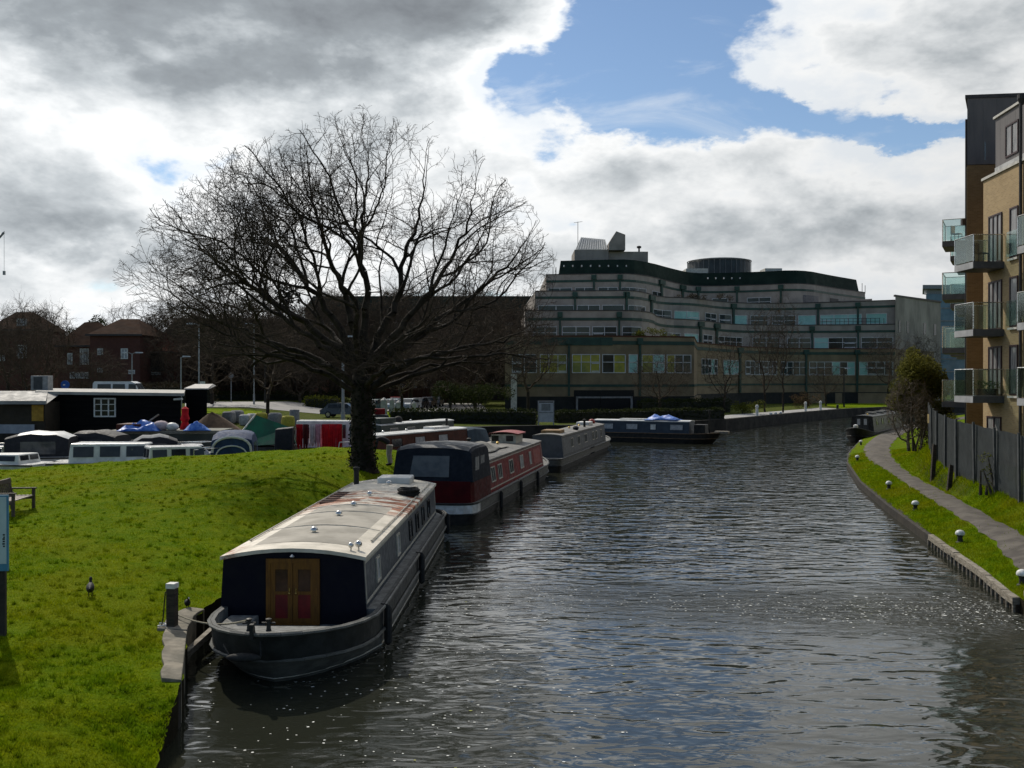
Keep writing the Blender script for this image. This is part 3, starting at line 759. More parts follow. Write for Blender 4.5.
# ------------------------------------------------------------------ red boat with canopy, stern towards us
dv = Vector((3.17, 16.8)); ang = -math.atan2(dv.x, dv.y)
B = Boat('narrowboat', 'red canal boat with navy pram canopy over its stern and cluttered grey roof', (-2.86, 34.9), ang - .004, 19.8, 3.06, 0.74, bow='far', bowlen=3.4, sheer=0.30, stern_round=0.6)
RBt = B
B.hull(hull_gy, hull_bk, rub=hull_dk)
B.cabin(3.3, 16.6, 2.70, 2.40, 1.92, maroon, grey_roof, camber=0.12, over=0.04)
for side in (1, -1):
    B.coach_line(side, 3.5, 16.4, .10, .94, cream, .045)
    for k, (ya, yb) in enumerate(((4.2, 4.95), (5.55, 6.3), (7.9, 8.75), (10.4, 11.2), (12.8, 13.3))):
        B.window(side, ya, yb, .30, .78, cream, glass if k < 3 else curtain, bars=1 if k < 4 else 0)
    mb = MB(); B.panel(mb, side, 14.0, 15.9, .22, .80, .009); mb.build('side_panel', mat('scarlet_panel', (0.27, 0.025, 0.014), (0.19, 0.018, 0.012), .5, 3, 5), B.t)
# stern quarters below the canopy
mb = MB(); sec = lambda y, k: [(-1.47 * k, y, .62), (-1.44 * k, y, 1.48), (1.44 * k, y, 1.48), (1.47 * k, y, .62)]
mb.loft([sec(.28, .95), sec(.6, 1), sec(3.3, 1)], cap0=True, cap1=True); mb.build('stern_quarters', mat('dark_maroon', (.075, .005, .006), (.045, .004, .005), .6, 2, 6, spec=.1), B.t)
mb = MB()
for side in (1, -1): pass
st = [p for p in B.ring(0.80, -0.015, 0.0) if p[1] < 1.3]; st.sort(key=lambda p: p[0])
lo = [(x * 1.003, y - .012, .36) for x, y, z in st]; hi = [(x * 1.003, y - .012, .66) for x, y, z in st]
mb.loft([lo, hi], closed=False); mb.loft([[(x * .96, y + .05, z) for x, y, z in lo], [(x * .96, y + .05, z) for x, y, z in hi]], closed=False); mb.build('stern_band', white_p, B.t)
mb = MB()
for x in (.55, .85, 1.1): mb.lathe([(.035, 0), (.045, .015), (.02, .03)], (0, 0, 0), 10)
mb = MB()
for x, y in ((.62, .03), (.92, .11), (1.12, .22)): mb.ball((x * 1.02, y - .01, .52), .045, 8, 5, sc=(1, .6, 1))
mb.build('stern_fitting', hull_bk, B.t)
# canopy
mb = MB(); rings = []
for y, kx, zt in ((0.45, .90, 2.46), (0.75, .93, 2.58), (1.7, .94, 2.60), (2.7, .93, 2.58), (3.25, .90, 2.42)):
    k = 8; arc = [(-1.52 * kx * math.cos(math.pi * i / k), y, zt + (.17 + .035 * math.sin(y * 7)) * math.sin(math.pi * i / k)) for i in range(k + 1)]
    yy = .30 if y < .5 else y
    rings.append([(-1.47, yy, 1.46)] + arc + [(1.47, yy, 1.46)])
mb.loft(rings, closed=False, cap0=True, cap1=True); cn = mb.build('canopy', canvas_n, B.t, smooth=True)
mb = MB(); mb.loft([[(x, y, z + .012) for x, y, z in r_[2:-2]] for r_ in rings[0:]], closed=False); mb.build('canopy_top', mat('canvas_top_sheen', (.13, .135, .14), (.05, .055, .06), .6, 2.2, 7, bump=.5, bscale=3, bdist=.05), cn, smooth=True)  # lighter grey top sheet puts the sun's sheen into the colour
mb = MB(); mb.hexa([(-.84, .308, 1.62), (.60, .308, 1.62), (.60, .34, 1.62), (-.84, .34, 1.62), (-.72, .415, 2.36), (.60, .415, 2.36), (.60, .45, 2.36), (-.72, .45, 2.36)])
for v in mb.v[:]: pass
mb.v = [(x, y - .02, z) for x, y, z in mb.v]; mb.build('canopy_window', clear_v, cn)
for ya, yb in ((.75, 1.35), (1.6, 2.25)):
    mb = MB(); mb.hexa([(1.335, ya, 1.62), (1.335, yb, 1.62), (1.31, yb, 1.62), (1.31, ya, 1.62), (1.33, ya + .03, 2.30), (1.33, yb, 2.30), (1.28, yb, 2.30), (1.28, ya + .03, 2.30)])
    mb.v = [(x + .118, y, z) for x, y, z in mb.v]; mb.build('canopy_window', mat('pale_vinyl', (.22, .22, .21), (.14, .14, .14), .2, 2, 3), cn)
# roof clutter belonging to the boat
mb = MB(); rz = B.roof_z(.3)
mb.lathe([(.55, 0), (.56, .10), (.48, .22), (.34, .32), (.12, .37), (.02, .38)], (.42, 4.55, rz), 18, sy=1.35); mb.build('roof_dome', mat('smoked_dome', (0.03, 0.035, 0.045), (0.05, 0.055, 0.06), .2, 2, 3), B.t, smooth=True)
mb = MB(); mb.box(-.55, .65, 12.7, 14.5, B.roof_z(.3) - .05, B.roof_z(.3) + .42); pg = mb.build('wheel_box', cream, B.t, bevel=.03)
mb = MB(); rings = [[(x, y, B.roof_z(.3) + .43 + .10 * (1 - ((x - .05) / .75) ** 2)) for x in np.linspace(-.68, .78, 9)] for y in (12.55, 13.6, 14.65)]
mb.loft(rings, closed=False); mb.loft([[(x, y, z - .05) for x, y, z in r] for r in rings], closed=False); mb.build('box_roof', mat('red_cap', (0.30, 0.035, 0.03), (0.2, 0.025, 0.02), .5, 3, 4), pg)
for x in (-.35, .35):
    mb = MB(); mb.box(x - .17, x + .17, 12.68, 12.70, B.roof_z(.3) + .08, B.roof_z(.3) + .34); mb.build('pane', glass, pg)
for x, y in ((.0, 6.9), (.05, 9.6), (0, 11.6)): B.vent(x, y, brass)
mb = MB(); mb.lathe([(.07, 0), (.065, .42), (.1, .43), (.1, .5), (.05, .52)], (-.75, 9.0, B.c[3] + .06), 12); mb.build('chimney', hull_bk, B.t, smooth=True)
for y in (4.5, 8.8, 13.2): B.fender(1, y, .0, .7)
B.dolly(0, 18.6, B.top(18.6) - .04, hull_bk)
bpy.context.view_layer.update()
# tarpaulin crumpled on the roof
def crumple(name, nx, ny, w_, l_, hgt, m, seed, loc, rot, label, cat, group=None, drape=0.0):
    rr = random.Random(seed); mb = MB(); rings = []
    ph = [rr.uniform(0, 6.28) for _ in range(8)]
    for j in range(ny + 1):
        ring = []
        for i in range(nx + 1):
            u, v = i / nx * 2 - 1, j / ny * 2 - 1
            e = max(0, 1 - (u * u) ** 1.5) * max(0, 1 - (v * v) ** 1.5)
            h = hgt * e * (.55 + .25 * math.sin(3.1 * u + ph[0] + 2 * v) + .22 * math.sin(5.3 * v + ph[1] - 3 * u) + .12 * math.sin(9 * u + ph[2]) * math.sin(8 * v + ph[3]) + .08 * rr.uniform(-1, 1))
            ring.append((u * w_ / 2 * (1 + .06 * math.sin(4 * v + ph[4])), v * l_ / 2 * (1 + .06 * math.sin(5 * u + ph[5])), max(0.012, h) - drape * (abs(u) ** 3)))
        rings.append(ring)
    mb.loft(rings, closed=False)
    b0 = [p for p in rings[0]]; 
    o = mb.build(name, m, smooth=True, loc=loc, rotz=rot)
    so = o.modifiers.new('Solidify', 'SOLIDIFY'); so.thickness = 0.012
    return tag(o, label, cat, group)
tarp_g = mat('grey_tarp', (0.24, 0.23, 0.20), (0.13, 0.125, 0.11), 0.7, 3, 6)
crumple('tarpaulin', 16, 24, 1.7, 4.2, .34, tarp_g, 3, roof_point(RBt, -.1, 8.3, RBt.roof_z(.2)), ang, 'grey brown tarpaulin sheet crumpled over the middle of the red boat roof', 'tarpaulin')
crumple('cushion_heap', 10, 10, .7, .6, .42, mat('ochre_cloth', (0.30, 0.18, 0.07), (0.2, 0.1, 0.05), .9, 5, 4), 8, roof_point(RBt, -.72, 5.7, RBt.roof_z(.72)), ang, 'small ochre cloth bundle on the red boat roof beside the canopy', 'cloth')

# ------------------------------------------------------------------ grey narrowboat beyond the red one
ang3 = -math.atan2(5.0, 20.0)
B = Boat('narrowboat', 'pale grey narrowboat moored bow out beyond the red boat', (1.55, 54.9), ang3, 21.0, 2.2, 0.72, bow='far', bowlen=3.0, sheer=0.25, stern_round=0.5)
lg = mat('light_grey_paint', (0.090, 0.096, 0.102), (0.06, 0.066, 0.07), .45, 2, 6)
B.hull(hull_gy, hull_bk, rub=hull_dk); B.cabin(1.8, 17.6, 1.9, 1.66, 1.88, lg, grey_roof, camber=.09)
GBt = B
for side in (1, -1):
    B.coach_line(side, 2.0, 17.4, .08, .94, hull_dk, .04)
    for ya, yb in ((4.4, 5.1), (6.6, 7.4), (9.0, 9.9), (12.0, 12.7), (13.3, 14.0), (15.4, 16.1)): B.window(side, ya, yb, .35, .80, cream, glass, bars=1)
for y in (5, 8.5, 12): B.vent(0, y, brass)
mb = MB(); mb.box(-.45, .45, 13.4, 14.9, B.roof_z(.3) - .04, B.roof_z(.3) + .22); mb.build('roof_box', white_p, B.t, bevel=.06)
mb = MB(); mb.lathe([(.08, 0), (.075, .45), (.11, .46), (.11, .54), (.05, .56)], (.45, 11.5, B.c[3] + .05), 12); mb.build('chimney', hull_bk, B.t, smooth=True)
mb = MB(); mb.ball((.1, 16.6, B.roof_z(.1) + .12), .24, 10, 6, sc=(1, 1.3, .8)); mb.build('roof_dome', mat('red_cap', (0.3, .03, .03)), B.t, smooth=True)
mb = MB(); mb.box(-.6, .5, 3.0, 4.4, B.roof_z(.3) - .04, B.roof_z(.3) + .16); mb.build('roof_locker', mat('ochre_wood', (0.30, 0.19, 0.09), (0.2, .12, .05), .7, 4, 5), B.t, bevel=.03)
mb = MB(); mb.ball((0.55, 7.8, B.roof_z(.5) + .1), .2, 8, 5, sc=(1, 1.6, .7)); mb.build('roof_bundle', canvas_n, B.t, smooth=True)

# ------------------------------------------------------------------ dark blue narrowboat broadside on the far bank
pA, pB = at(592, 84.5), at(717, 80.0)
dv = Vector((pB[0] - pA[0], pB[1] - pA[1])); a4 = -math.atan2(dv.x, dv.y)
B = Boat('narrowboat', 'dark blue narrowboat lying broadside with white curtained windows', pA, a4, dv.length + 0.4, 2.1, 0.78, bow='far', bowlen=2.6, sheer=.12, stern_round=.5)
db = mat('dark_blue_paint', (0.030, 0.045, 0.065), (0.02, 0.03, 0.045), .45, 2, 6)
B.hull(hull_bk, hull_bk, rub=mat('rust_brown', (0.16, 0.11, 0.07), (0.1, .07, .045), .8, 3, 5)); B.cabin(.5, 8.6, 1.8, 1.6, 1.72, db, pale_roof, camber=.07)
DBt = B
for side in (1, -1):
    for ya, yb in ((1.3, 2.2), (3.3, 4.3), (5.35, 5.85), (7.0, 8.1)): B.window(side, ya, yb, .30, .78, db, curtain if ya != 5.35 else white_p, t_=.03)
mb = MB(); mb.box(-.5, .4, 2.6, 5.0, B.roof_z(.3) - .04, B.roof_z(.3) + .08); mb.build('roof_board', white_p, B.t)
mb = MB(); mb.tube((.2, 10.1, .8), (.2, 10.1, 2.5), .05, n=8); mb.tube((.2, 10.1, 2.35), (.2, 10.1, 2.7), .09, n=8); mb.build('bow_post', hull_bk, B.t)
mb = MB(); mb.box(-.55, .55, 8.9, 9.8, .78, 1.5); mb.build('bow_locker', hull_bk, B.t, bevel=.03)
mb = MB(); mb.box(-.3, .3, 10.5, 11.6, .8, 1.0); mb.build('bow_hatch', wood_e, B.t, bevel=.03)
bpy.context.view_layer.update()
blue_t = mat('blue_tarp', (0.02, 0.10, 0.42), (0.10, 0.22, 0.55), .45, 5, 5)
crumple('tarpaulin', 14, 14, 1.5, 2.9, .55, blue_t, 5, roof_point(DBt, 0, 6.2, DBt.roof_z(.1)), a4, 'bright blue tarpaulin crumpled on the dark blue narrowboat roof', 'tarpaulin')

# ------------------------------------------------------------------ brown narrowboat in the basin with blue grey cratch cover
pA, pB = at(349, 56.5), at(488, 71.5); dv = Vector((pB[0] - pA[0], pB[1] - pA[1])); a5 = -math.atan2(dv.x, dv.y)
B = Boat('narrowboat', 'brown narrowboat in the basin with blue grey cover over its bow', pA, a5, dv.length, 2.1, .72, bow='far', bowlen=2.8, sheer=.25, stern_round=.5)
B.hull(hull_bk, hull_bk); B.cabin(1.6, 12.2, 1.86, 1.64, 1.82, brown_p, pale_roof, camber=.07)
for side in (1, -1):
    for ya, yb in ((3.0, 4.2), (5.6, 6.8), (8.4, 9.6)): B.window(side, ya, yb, .35, .80, brown_p, curtain if ya > 4 else glass, t_=.03)
mb = MB(); rings = []
for y, w_, h in ((12.2, .86, 1.80), (13.2, .88, 1.86), (15.0, .80, 1.72), (dv.length - .3, .25, 1.05)):
    rings.append([(-w_ - .08, y, .72)] + [(-w_ * math.cos(math.pi * i / 6), y, h - .12 + .16 * math.sin(math.pi * i / 6)) for i in range(7)] + [(w_ + .08, y, .72)])
mb.loft(rings, closed=False, cap0=True, cap1=True); mb.build('cratch_cover', canvas_g, B.t, smooth=True)
mb = MB(); mb.box(-.4, .4, 8.6, 10.6, B.roof_z(.2) - .03, B.roof_z(.2) + .13); mb.build('roof_hatch', white_p, B.t, bevel=.03)
mb = MB(); mb.lathe([(.08, 0), (.075, .5), (.11, .52), (.05, .62)], (-.4, 11.6, B.c[3] + .05), 10); mb.build('chimney', hull_bk, B.t, smooth=True)
B.vent(0, 6.0); B.vent(0, 3.4)
# pale roofed narrowboat behind it
pA = at(352, 66); 
B = Boat('narrowboat', 'green narrowboat with pale roof lying behind the brown one in the basin', pA, a5, 15.0, 2.1, .72, bow='far', bowlen=2.6, stern_round=.5)
B.hull(hull_bk, hull_bk); B.cabin(2.2, 12.0, 1.86, 1.64, 2.0, mat('dull_green_paint', (0.03, 0.045, 0.035), (.02, .03, .025), .5, 2, 5), pale_roof, camber=.07)
for side in (1, -1):
    for ya, yb in ((3.2, 4.2), (5.4, 6.4), (7.8, 8.8), (10.2, 11.0)): B.window(side, ya, yb, .4, .82, cream, glass)
mb = MB(); mb.box(-.7, .7, 2.3, 4.2, B.roof_z(.2), B.roof_z(.2) + .36); mb.build('raised_locker', mat('dull_green_paint', (0.03, 0.045, 0.035)), B.t, bevel=.04)
mb = MB(); mb.ball((.1, 5.4, B.roof_z(.2) + .15), .3, 8, 6, sc=(1, 1.2, .9)); mb.build('roof_bundle', rubber, B.t, smooth=True)
B.vent(0, 7.2)

# ------------------------------------------------------------------ black narrowboat at the far bend
dv = Vector((11.0, 18.5)); a6 = -math.atan2(dv.x, dv.y)
B = Boat('narrowboat', 'black narrowboat moored at the bend by the towpath', (27.6, 80.6), a6, 19.5, 2.2, .80, bow='near', bowlen=2.8, sheer=.45, stern_round=.6)
B.hull(hull_bk, hull_bk, rub=hull_dk); B.cabin(3.0, 16.5, 1.9, 1.66, 2.02, mat('black_green_paint', (0.016, 0.018, 0.014), (.03, .03, .022), .45, 2, 6), hull_dk, camber=.09, end=hull_bk)
olive = mat('olive_line', (0.10, 0.095, 0.05), (.07, .065, .035), .6, 3, 5)
for side in (1, -1):
    B.coach_line(side, 3.1, 16.3, .05, .35, olive, .05)
    for ya, yb in ((4.2, 5.0), (6.6, 7.5), (9.5, 10.4), (12.4, 13.3), (14.6, 15.3)): B.window(side, ya, yb, .42, .86, olive, glass)
for x in (-.27, .27):
    mb = MB(); mb.box(x - .24, x + .24, 2.95, 2.99, .95, 1.95); dr = mb.build('bow_door', hull_dk, B.t)
    mb = MB(); mb.box(x - .12, x + .12, 2.93, 2.96, 1.35, 1.85); mb.build('pane', curtain, dr)
for x, y, l in ((0, 6, 1.2), (.1, 9.2, .9), (-.1, 12.2, 1.4)):
    mb = MB(); mb.box(x - .35, x + .35, y, y + l, B.roof_z(.3) - .04, B.roof_z(.3) + .2); mb.build('roof_box', deckgy, B.t, bevel=.05)
mb = MB(); mb.lathe([(.16, 0), (.2, .12), (.17, .25), (.03, .3)], (0, .5, 1.18), 10); mb.build('bow_lamp', white_p, B.t, smooth=True)
for x, y in ((.2, 4.2), (0, 8.4)): B.vent(x, y, brass)
B.dolly(0, 1.0, 1.1, hull_bk)
B = Boat('narrowboat', 'green sheeted narrowboat beyond the black one at the bend', (39.2, 99.5), a6 - .06, 13, 2.1, .75, bow='near', bowlen=2.4, stern_round=.5)
B.hull(hull_bk); B.cabin(2.2, 10.6, 1.8, 1.6, 1.95, mat('bottle_green', (0.015, 0.035, 0.025)), mat('green_sheet', (.03, .06, .045)), camber=.12)
for side in (1, -1):
    for ya, yb in ((3.4, 4.2), (6.2, 7.0)): B.window(side, ya, yb, .4, .8, cream, glass)
# ================================================================== right bank furniture
def polyline_pts(fn, y0, y1, step):
    return [(fn(y), y) for y in np.arange(y0, y1, step)]
# concrete edge from far bend to the timber section, then timber waling on posts
mb = MB(); P = polyline_pts(right_edge, 30.6, 112, 1.0)
for (x0, y0), (x1, y1) in zip(P[:-1], P[1:]):
    mb.hexa([(x0 - .10, y0, -.5), (x1 - .10, y1, -.5), (x1 + .16, y1, -.5), (x0 + .16, y0, -.5), (x0 - .10, y0, .27), (x1 - .10, y1, .27), (x1 + .08, y1, .33), (x0 + .08, y0, .33)])
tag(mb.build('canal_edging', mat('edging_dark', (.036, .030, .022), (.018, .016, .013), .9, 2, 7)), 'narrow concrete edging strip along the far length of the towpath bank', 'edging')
E = thing('timber_edging', 'weathered timber rail on short posts edging the near towpath bank', 'edging', (0, 0, 0))
mb = MB(); P = polyline_pts(right_edge, 21.6, 30.7, .8)
for (x0, y0), (x1, y1) in zip(P[:-1], P[1:]):
    j = random.uniform(-.012, .012) - .13
    mb.hexa([(x0 - .16, y0, .30 + j), (x1 - .16, y1, .30 + j), (x1 + .0, y1, .30 + j), (x0 + .0, y0, .30 + j), (x0 - .16, y0, .46 + j), (x1 - .16, y1, .46 + j), (x1 + .0, y1, .46 + j), (x0 + .0, y0, .46 + j)])
mb.build('rail', wood_e, E)
mb = MB()
for (x0, y0), (x1, y1) in zip(P[:-1], P[1:]): mb.hexa([(x0 - .10, y0, -.5), (x1 - .10, y1, -.5), (x1 + .0, y1, -.5), (x0 + .0, y0, -.5), (x0 - .06, y0, .15), (x1 - .06, y1, .15), (x1 + .0, y1, .15), (x0 + .0, y0, .15)])
mb.build('backing_board', wood_d, E)
for y in np.arange(21.65, 30.7, .42):
    x = right_edge(y) - .13; mb = MB(); mb.tube((x, y, -.5), (x + random.uniform(-.02, .02), y, .19 + random.uniform(-.02, .08)), .045, .04, 6); mb.build('post', wood_e, E)
# broken concrete landing at the near end
mb = MB(); mb.hexa([(10.8, 20.3, -.5), (12.4, 20.9, -.5), (12.4, 22.2, -.5), (11.05, 21.6, -.5), (10.8, 20.3, .46), (12.4, 20.9, .60), (12.4, 22.2, .60), (11.05, 21.6, .48)])
mb.box(10.75, 11.1, 19.9, 21.0, -.5, .12)
tag(mb.build('landing_slab', conc, bevel=.03), 'broken concrete landing slab beside the nearest mooring bollard', 'slab')
# mooring bollards
bw = mat('bollard_white', (0.75, 0.75, 0.72), (0.5, 0.5, 0.47), .5, 9, 5); bb = mat('bollard_black', (0.02, 0.02, 0.022), (0.04, 0.04, 0.04), .6, 8, 5)
def bollard(x, y, label):
    z = right_z(x, y); t_ = thing('mooring_bollard', label, 'bollard', (x, y, z - .02), random.uniform(0, 6), 'white topped mooring bollards along the towpath')
    mb = MB(); mb.lathe([(.19, 0), (.18, .03), (.12, .06), (.10, .20), (.13, .30), (.175, .34)], n=16); mb.build('stem', bb, t_, smooth=True); t_.scale = (.66, .66, .70)
    mb = MB(); mb.lathe([(.185, .33), (.20, .37), (.19, .43), (.14, .49), (.07, .52), (.005, .53)], n=16); mb.build('cap', bw, t_, smooth=True)
ordn = ['nearest, on the broken concrete landing', 'second from the landing slab', 'third from the landing slab', 'fourth from the landing slab', 'fifth, on the grass where the towpath starts to bend', 'sixth, at the bend beside the water', 'farthest but one, beyond the bend', 'farthest, close to the black narrowboat']
BP = [(1021, 578, .56), (958, 538, .52), (915.5, 508, .5), (889, 488, .5), (857.5, 460, .5), (861, 444, .5), (877, 432, .5), (884, 428.5, .5)]
for (px, py, z), o_ in zip(BP, ordn):
    D = (5 - z) / (py - H0) * 1000; x, y = at(px, D)
    x = max(x, right_edge(y) + .35); bollard(x, y, 'white topped black mooring bollard, ' + o_)
# ---- fence
fence_m = mat('fence_grey', (0.062, 0.072, 0.076), (0.042, 0.049, 0.052), .6, 2, 6, spec=.4)
fence_p = mat('fence_post_grey', (0.085, 0.09, 0.092), (0.055, 0.06, 0.06), .6, 3, 5)
F = thing('mesh_fence', 'tall grey steel pale fence between the towpath bank and the apartments', 'fence', (0, 0, 0))
pts = [(fence_x(y), y) for y in np.arange(21.8, 51.3, 2.45)]
for k, ((x0, y0), (x1, y1)) in enumerate(zip(pts[:-1], pts[1:])):
    mb = MB(); L = math.hypot(x1 - x0, y1 - y0); n = int(L / .118)
    for i in range(n):
        u = (i + .5) / n; x, y = lerp(x0, x1, u), lerp(y0, y1, u); z = right_z(x, y); h = 2.12
        dxx, dyy = (x1 - x0) / L * .027, (y1 - y0) / L * .027
        mb.hexa([(x - dxx, y - dyy, z), (x + dxx, y + dyy, z), (x + dxx + .02, y + dyy, z), (x - dxx + .02, y - dyy, z), (x - dxx, y - dyy, z + h), (x + dxx, y + dyy, z + h), (x + dxx + .02, y + dyy, z + h), (x - dxx + .02, y - dyy, z + h)])
    for hz in (.3, 1.15, 1.95):
        za, zb = right_z(x0, y0) + hz, right_z(x1, y1) + hz; mb.tube((x0 + .045, y0, za), (x1 + .045, y1, zb), .022, n=5)
    mb.build('fence_panel', fence_m, F)
for k, (x, y) in enumerate(pts):
    z = right_z(x, y); tl = random.uniform(-.06, .03); mb = MB(); mb.hexa([(x - .09, y - .04, z - .2), (x - .02, y - .04, z - .2), (x - .02, y + .04, z - .2), (x - .09, y + .04, z - .2), (x - .09 + tl, y - .04, z + 2.22), (x - .02 + tl, y - .04, z + 2.22), (x - .02 + tl, y + .04, z + 2.22), (x - .09 + tl, y + .04, z + 2.22)]); mb.build('post', fence_p, F)
mb = MB(); x, y = fence_x(49.4) - .06, 49.4; mb.box(x - .012, x + .008, y - .22, y + .22, right_z(x, y) + 1.3, right_z(x, y) + 1.75); mb.build('notice_plate', mat('ochre_plate', (.32, .24, .10)), F)
for px, py0, py1, lab in ((946, 435, 471, 'tall dark timber post leaning against the grey fence'), (955.5, 452, 476, 'short dark timber stump post standing by the grey fence')):
    y = 42.3 if px < 950 else 38.9; x = fence_x(y) - .45 if px < 950 else fence_x(y) - .35; z = right_z(x, y)
    mb = MB(); h = 1.55 if px < 950 else 1.0; mb.hexa([(x - .09, y - .07, z - .1), (x + .09, y - .07, z - .1), (x + .09, y + .07, z - .1), (x - .09, y + .07, z - .1), (x + .02, y - .06, z + h), (x + .17, y - .06, z + h - .05), (x + .17, y + .06, z + h - .05), (x + .02, y + .06, z + h)])
    tag(mb.build('timber_post', wood_d, bevel=.01), lab, 'post')

# ================================================================== apartments on the right
def brick_mat(name, c1, c2, mortar, sc_=(1, 1)):
    m, t, b, out = newmat(name)
    p = t.pos(); x, y, z = t.sep(p); nrm = t.node('ShaderNodeNewGeometry').outputs['Normal']; nx, ny, nz = t.sep(nrm)
    uu = t.mix(t.m('GREATER_THAN', t.m('ABSOLUTE', nx), 0.7), t.comb(x, 0, 0), t.comb(y, 0, 0))
    br = t.node('ShaderNodeTexBrick'); t.put(br.inputs['Vector'], t.comb(t.sep(uu)[0], z, 0))
    br.inputs['Scale'].default_value = 1.0; br.inputs['Brick Width'].default_value = .225 * sc_[0]; br.inputs['Row Height'].default_value = .075 * sc_[1]; br.inputs['Mortar Size'].default_value = .010
    t.put(br.inputs['Color1'], (*c1, 1)); t.put(br.inputs['Color2'], (*c2, 1)); t.put(br.inputs['Mortar'], (*mortar, 1))
    d_ = t.noise(p, .35, 6, .6)
    col = t.mix(t.smooth(d_, .35, .7, 0, .45), br.outputs['Color'], tuple(c * .62 for c in c2))
    t.put(b.inputs['Base Color'], col); b.inputs['Roughness'].default_value = .88; b.inputs['Specular IOR Level'].default_value = .2
    t.put(b.inputs['Normal'], t.bump(br.outputs['Fac'], -.35, .01))
    return m
buff = brick_mat('buff_brick', (0.42, 0.295, 0.150), (0.32, 0.22, 0.108), (0.36, 0.29, 0.19))
buff_shade = brick_mat('shaded_buff_brick', (0.25, 0.155, 0.075), (0.19, 0.115, 0.055), (0.24, 0.17, 0.09))  # darker brick: shade on the wall facing the camera put into colour
m, t, b, out = newmat('dark_cladding')
p = t.pos(); x, y, z = t.sep(p); s_ = t.m('FRACT', t.m('MULTIPLY', t.m('ADD', x, y), 1.8)); ln = t.smooth(s_, .0, .08)
t.put(b.inputs['Base Color'], t.mix(t.smooth(t.noise(t.v('MULTIPLY', p, (1, 1, .25)), 1.4, 6, .6), .3, .7), (0.115, 0.10, 0.095), (0.075, 0.068, 0.068))); b.inputs['Roughness'].default_value = .6
t.put(b.inputs['Normal'], t.bump(ln, .5, .03)); clad = m
slab_m = mat('slab_grey', (0.11, 0.11, 0.115), (0.075, 0.075, 0.08), .6, 2, 5); fascia = mat('fascia_sunlit', (0.40, 0.40, 0.40), (0.3, .3, .3), .5, 2, 4)
frame_m = mat('window_maroon', (0.045, 0.018, 0.02), (.03, .014, .016), .5, 4, 4); pipe_m = mat('drainpipe_dark', (.05, .045, .045)); coping_m = mat('coping_pale', (.55, .53, .48), (.4, .38, .34), .7, 3, 5)
lace = mat('pale_blind', (0.30, 0.29, 0.28), (0.14, 0.14, 0.145), .25, 2.5, 3, stretch=(6, 6, .4))
m, t, b, out = newmat('balustrade_glass')
gl = t.node('ShaderNodeBsdfGlossy'); gl.inputs['Roughness'].default_value = .12; gl.inputs['Color'].default_value = (.9, .95, .93, 1)
tr = t.node('ShaderNodeBsdfTransparent'); tr.inputs[0].default_value = (.80, .87, .85, 1)
fr = t.node('ShaderNodeFresnel'); fr.inputs[0].default_value = 1.5
mx = t.node('ShaderNodeMixShader'); t.put(mx.inputs[0], t.m('MINIMUM', t.m('ADD', fr.outputs[0], .03), 0.16)); t.l.new(tr.outputs[0], mx.inputs[1]); t.l.new(gl.outputs[0], mx.inputs[2]); t.l.new(mx.outputs[0], out.inputs[0]); t.n.remove(b)
bal_glass = m
AP = thing('apartment_block', 'near buff brick apartment block with glass balconies and dark clad top storey', 'building', (0, 0, 0))
def fx(y): return 21.2 + .073 * (y - 45)
NY = 24.0
mb = MB(); mb.prism([(fx(NY), NY), (40, NY), (40, 45), (fx(45), 45)], .6, 13.98); mb.build('wall', buff, AP)
mb = MB(); mb.prism([(fx(NY) - .07, NY - .07), (fx(45) - .07, 45.07), (fx(45) + .3, 45.07), (fx(NY) + .3, NY - .07)], 13.985, 14.10); mb.build('parapet_coping', coping_m, AP)
mb = MB(); mb.prism([(fx(NY) + .55, NY), (39, NY), (39, 44.95), (fx(45) + .52, 44.95)], 13.99, 16.75); mb.build('top_storey', clad, AP)
mb = MB(); mb.prism([(fx(NY) + .48, NY - .1), (fx(45) + .44, 45.03), (39, 45.03), (39, NY - .1)], 16.755, 16.86); mb.build('roof', coping_m, AP)
mb = MB(); mb.prism([(fx(NY) + .50, NY), (fx(44.9) + .47, 44.9), (fx(44.9) + .53, 44.9), (fx(NY) + .54, NY)], 14.0, 14.55); mb.build('plinth_band', mat('pale_render', (.45, .45, .44)), AP)
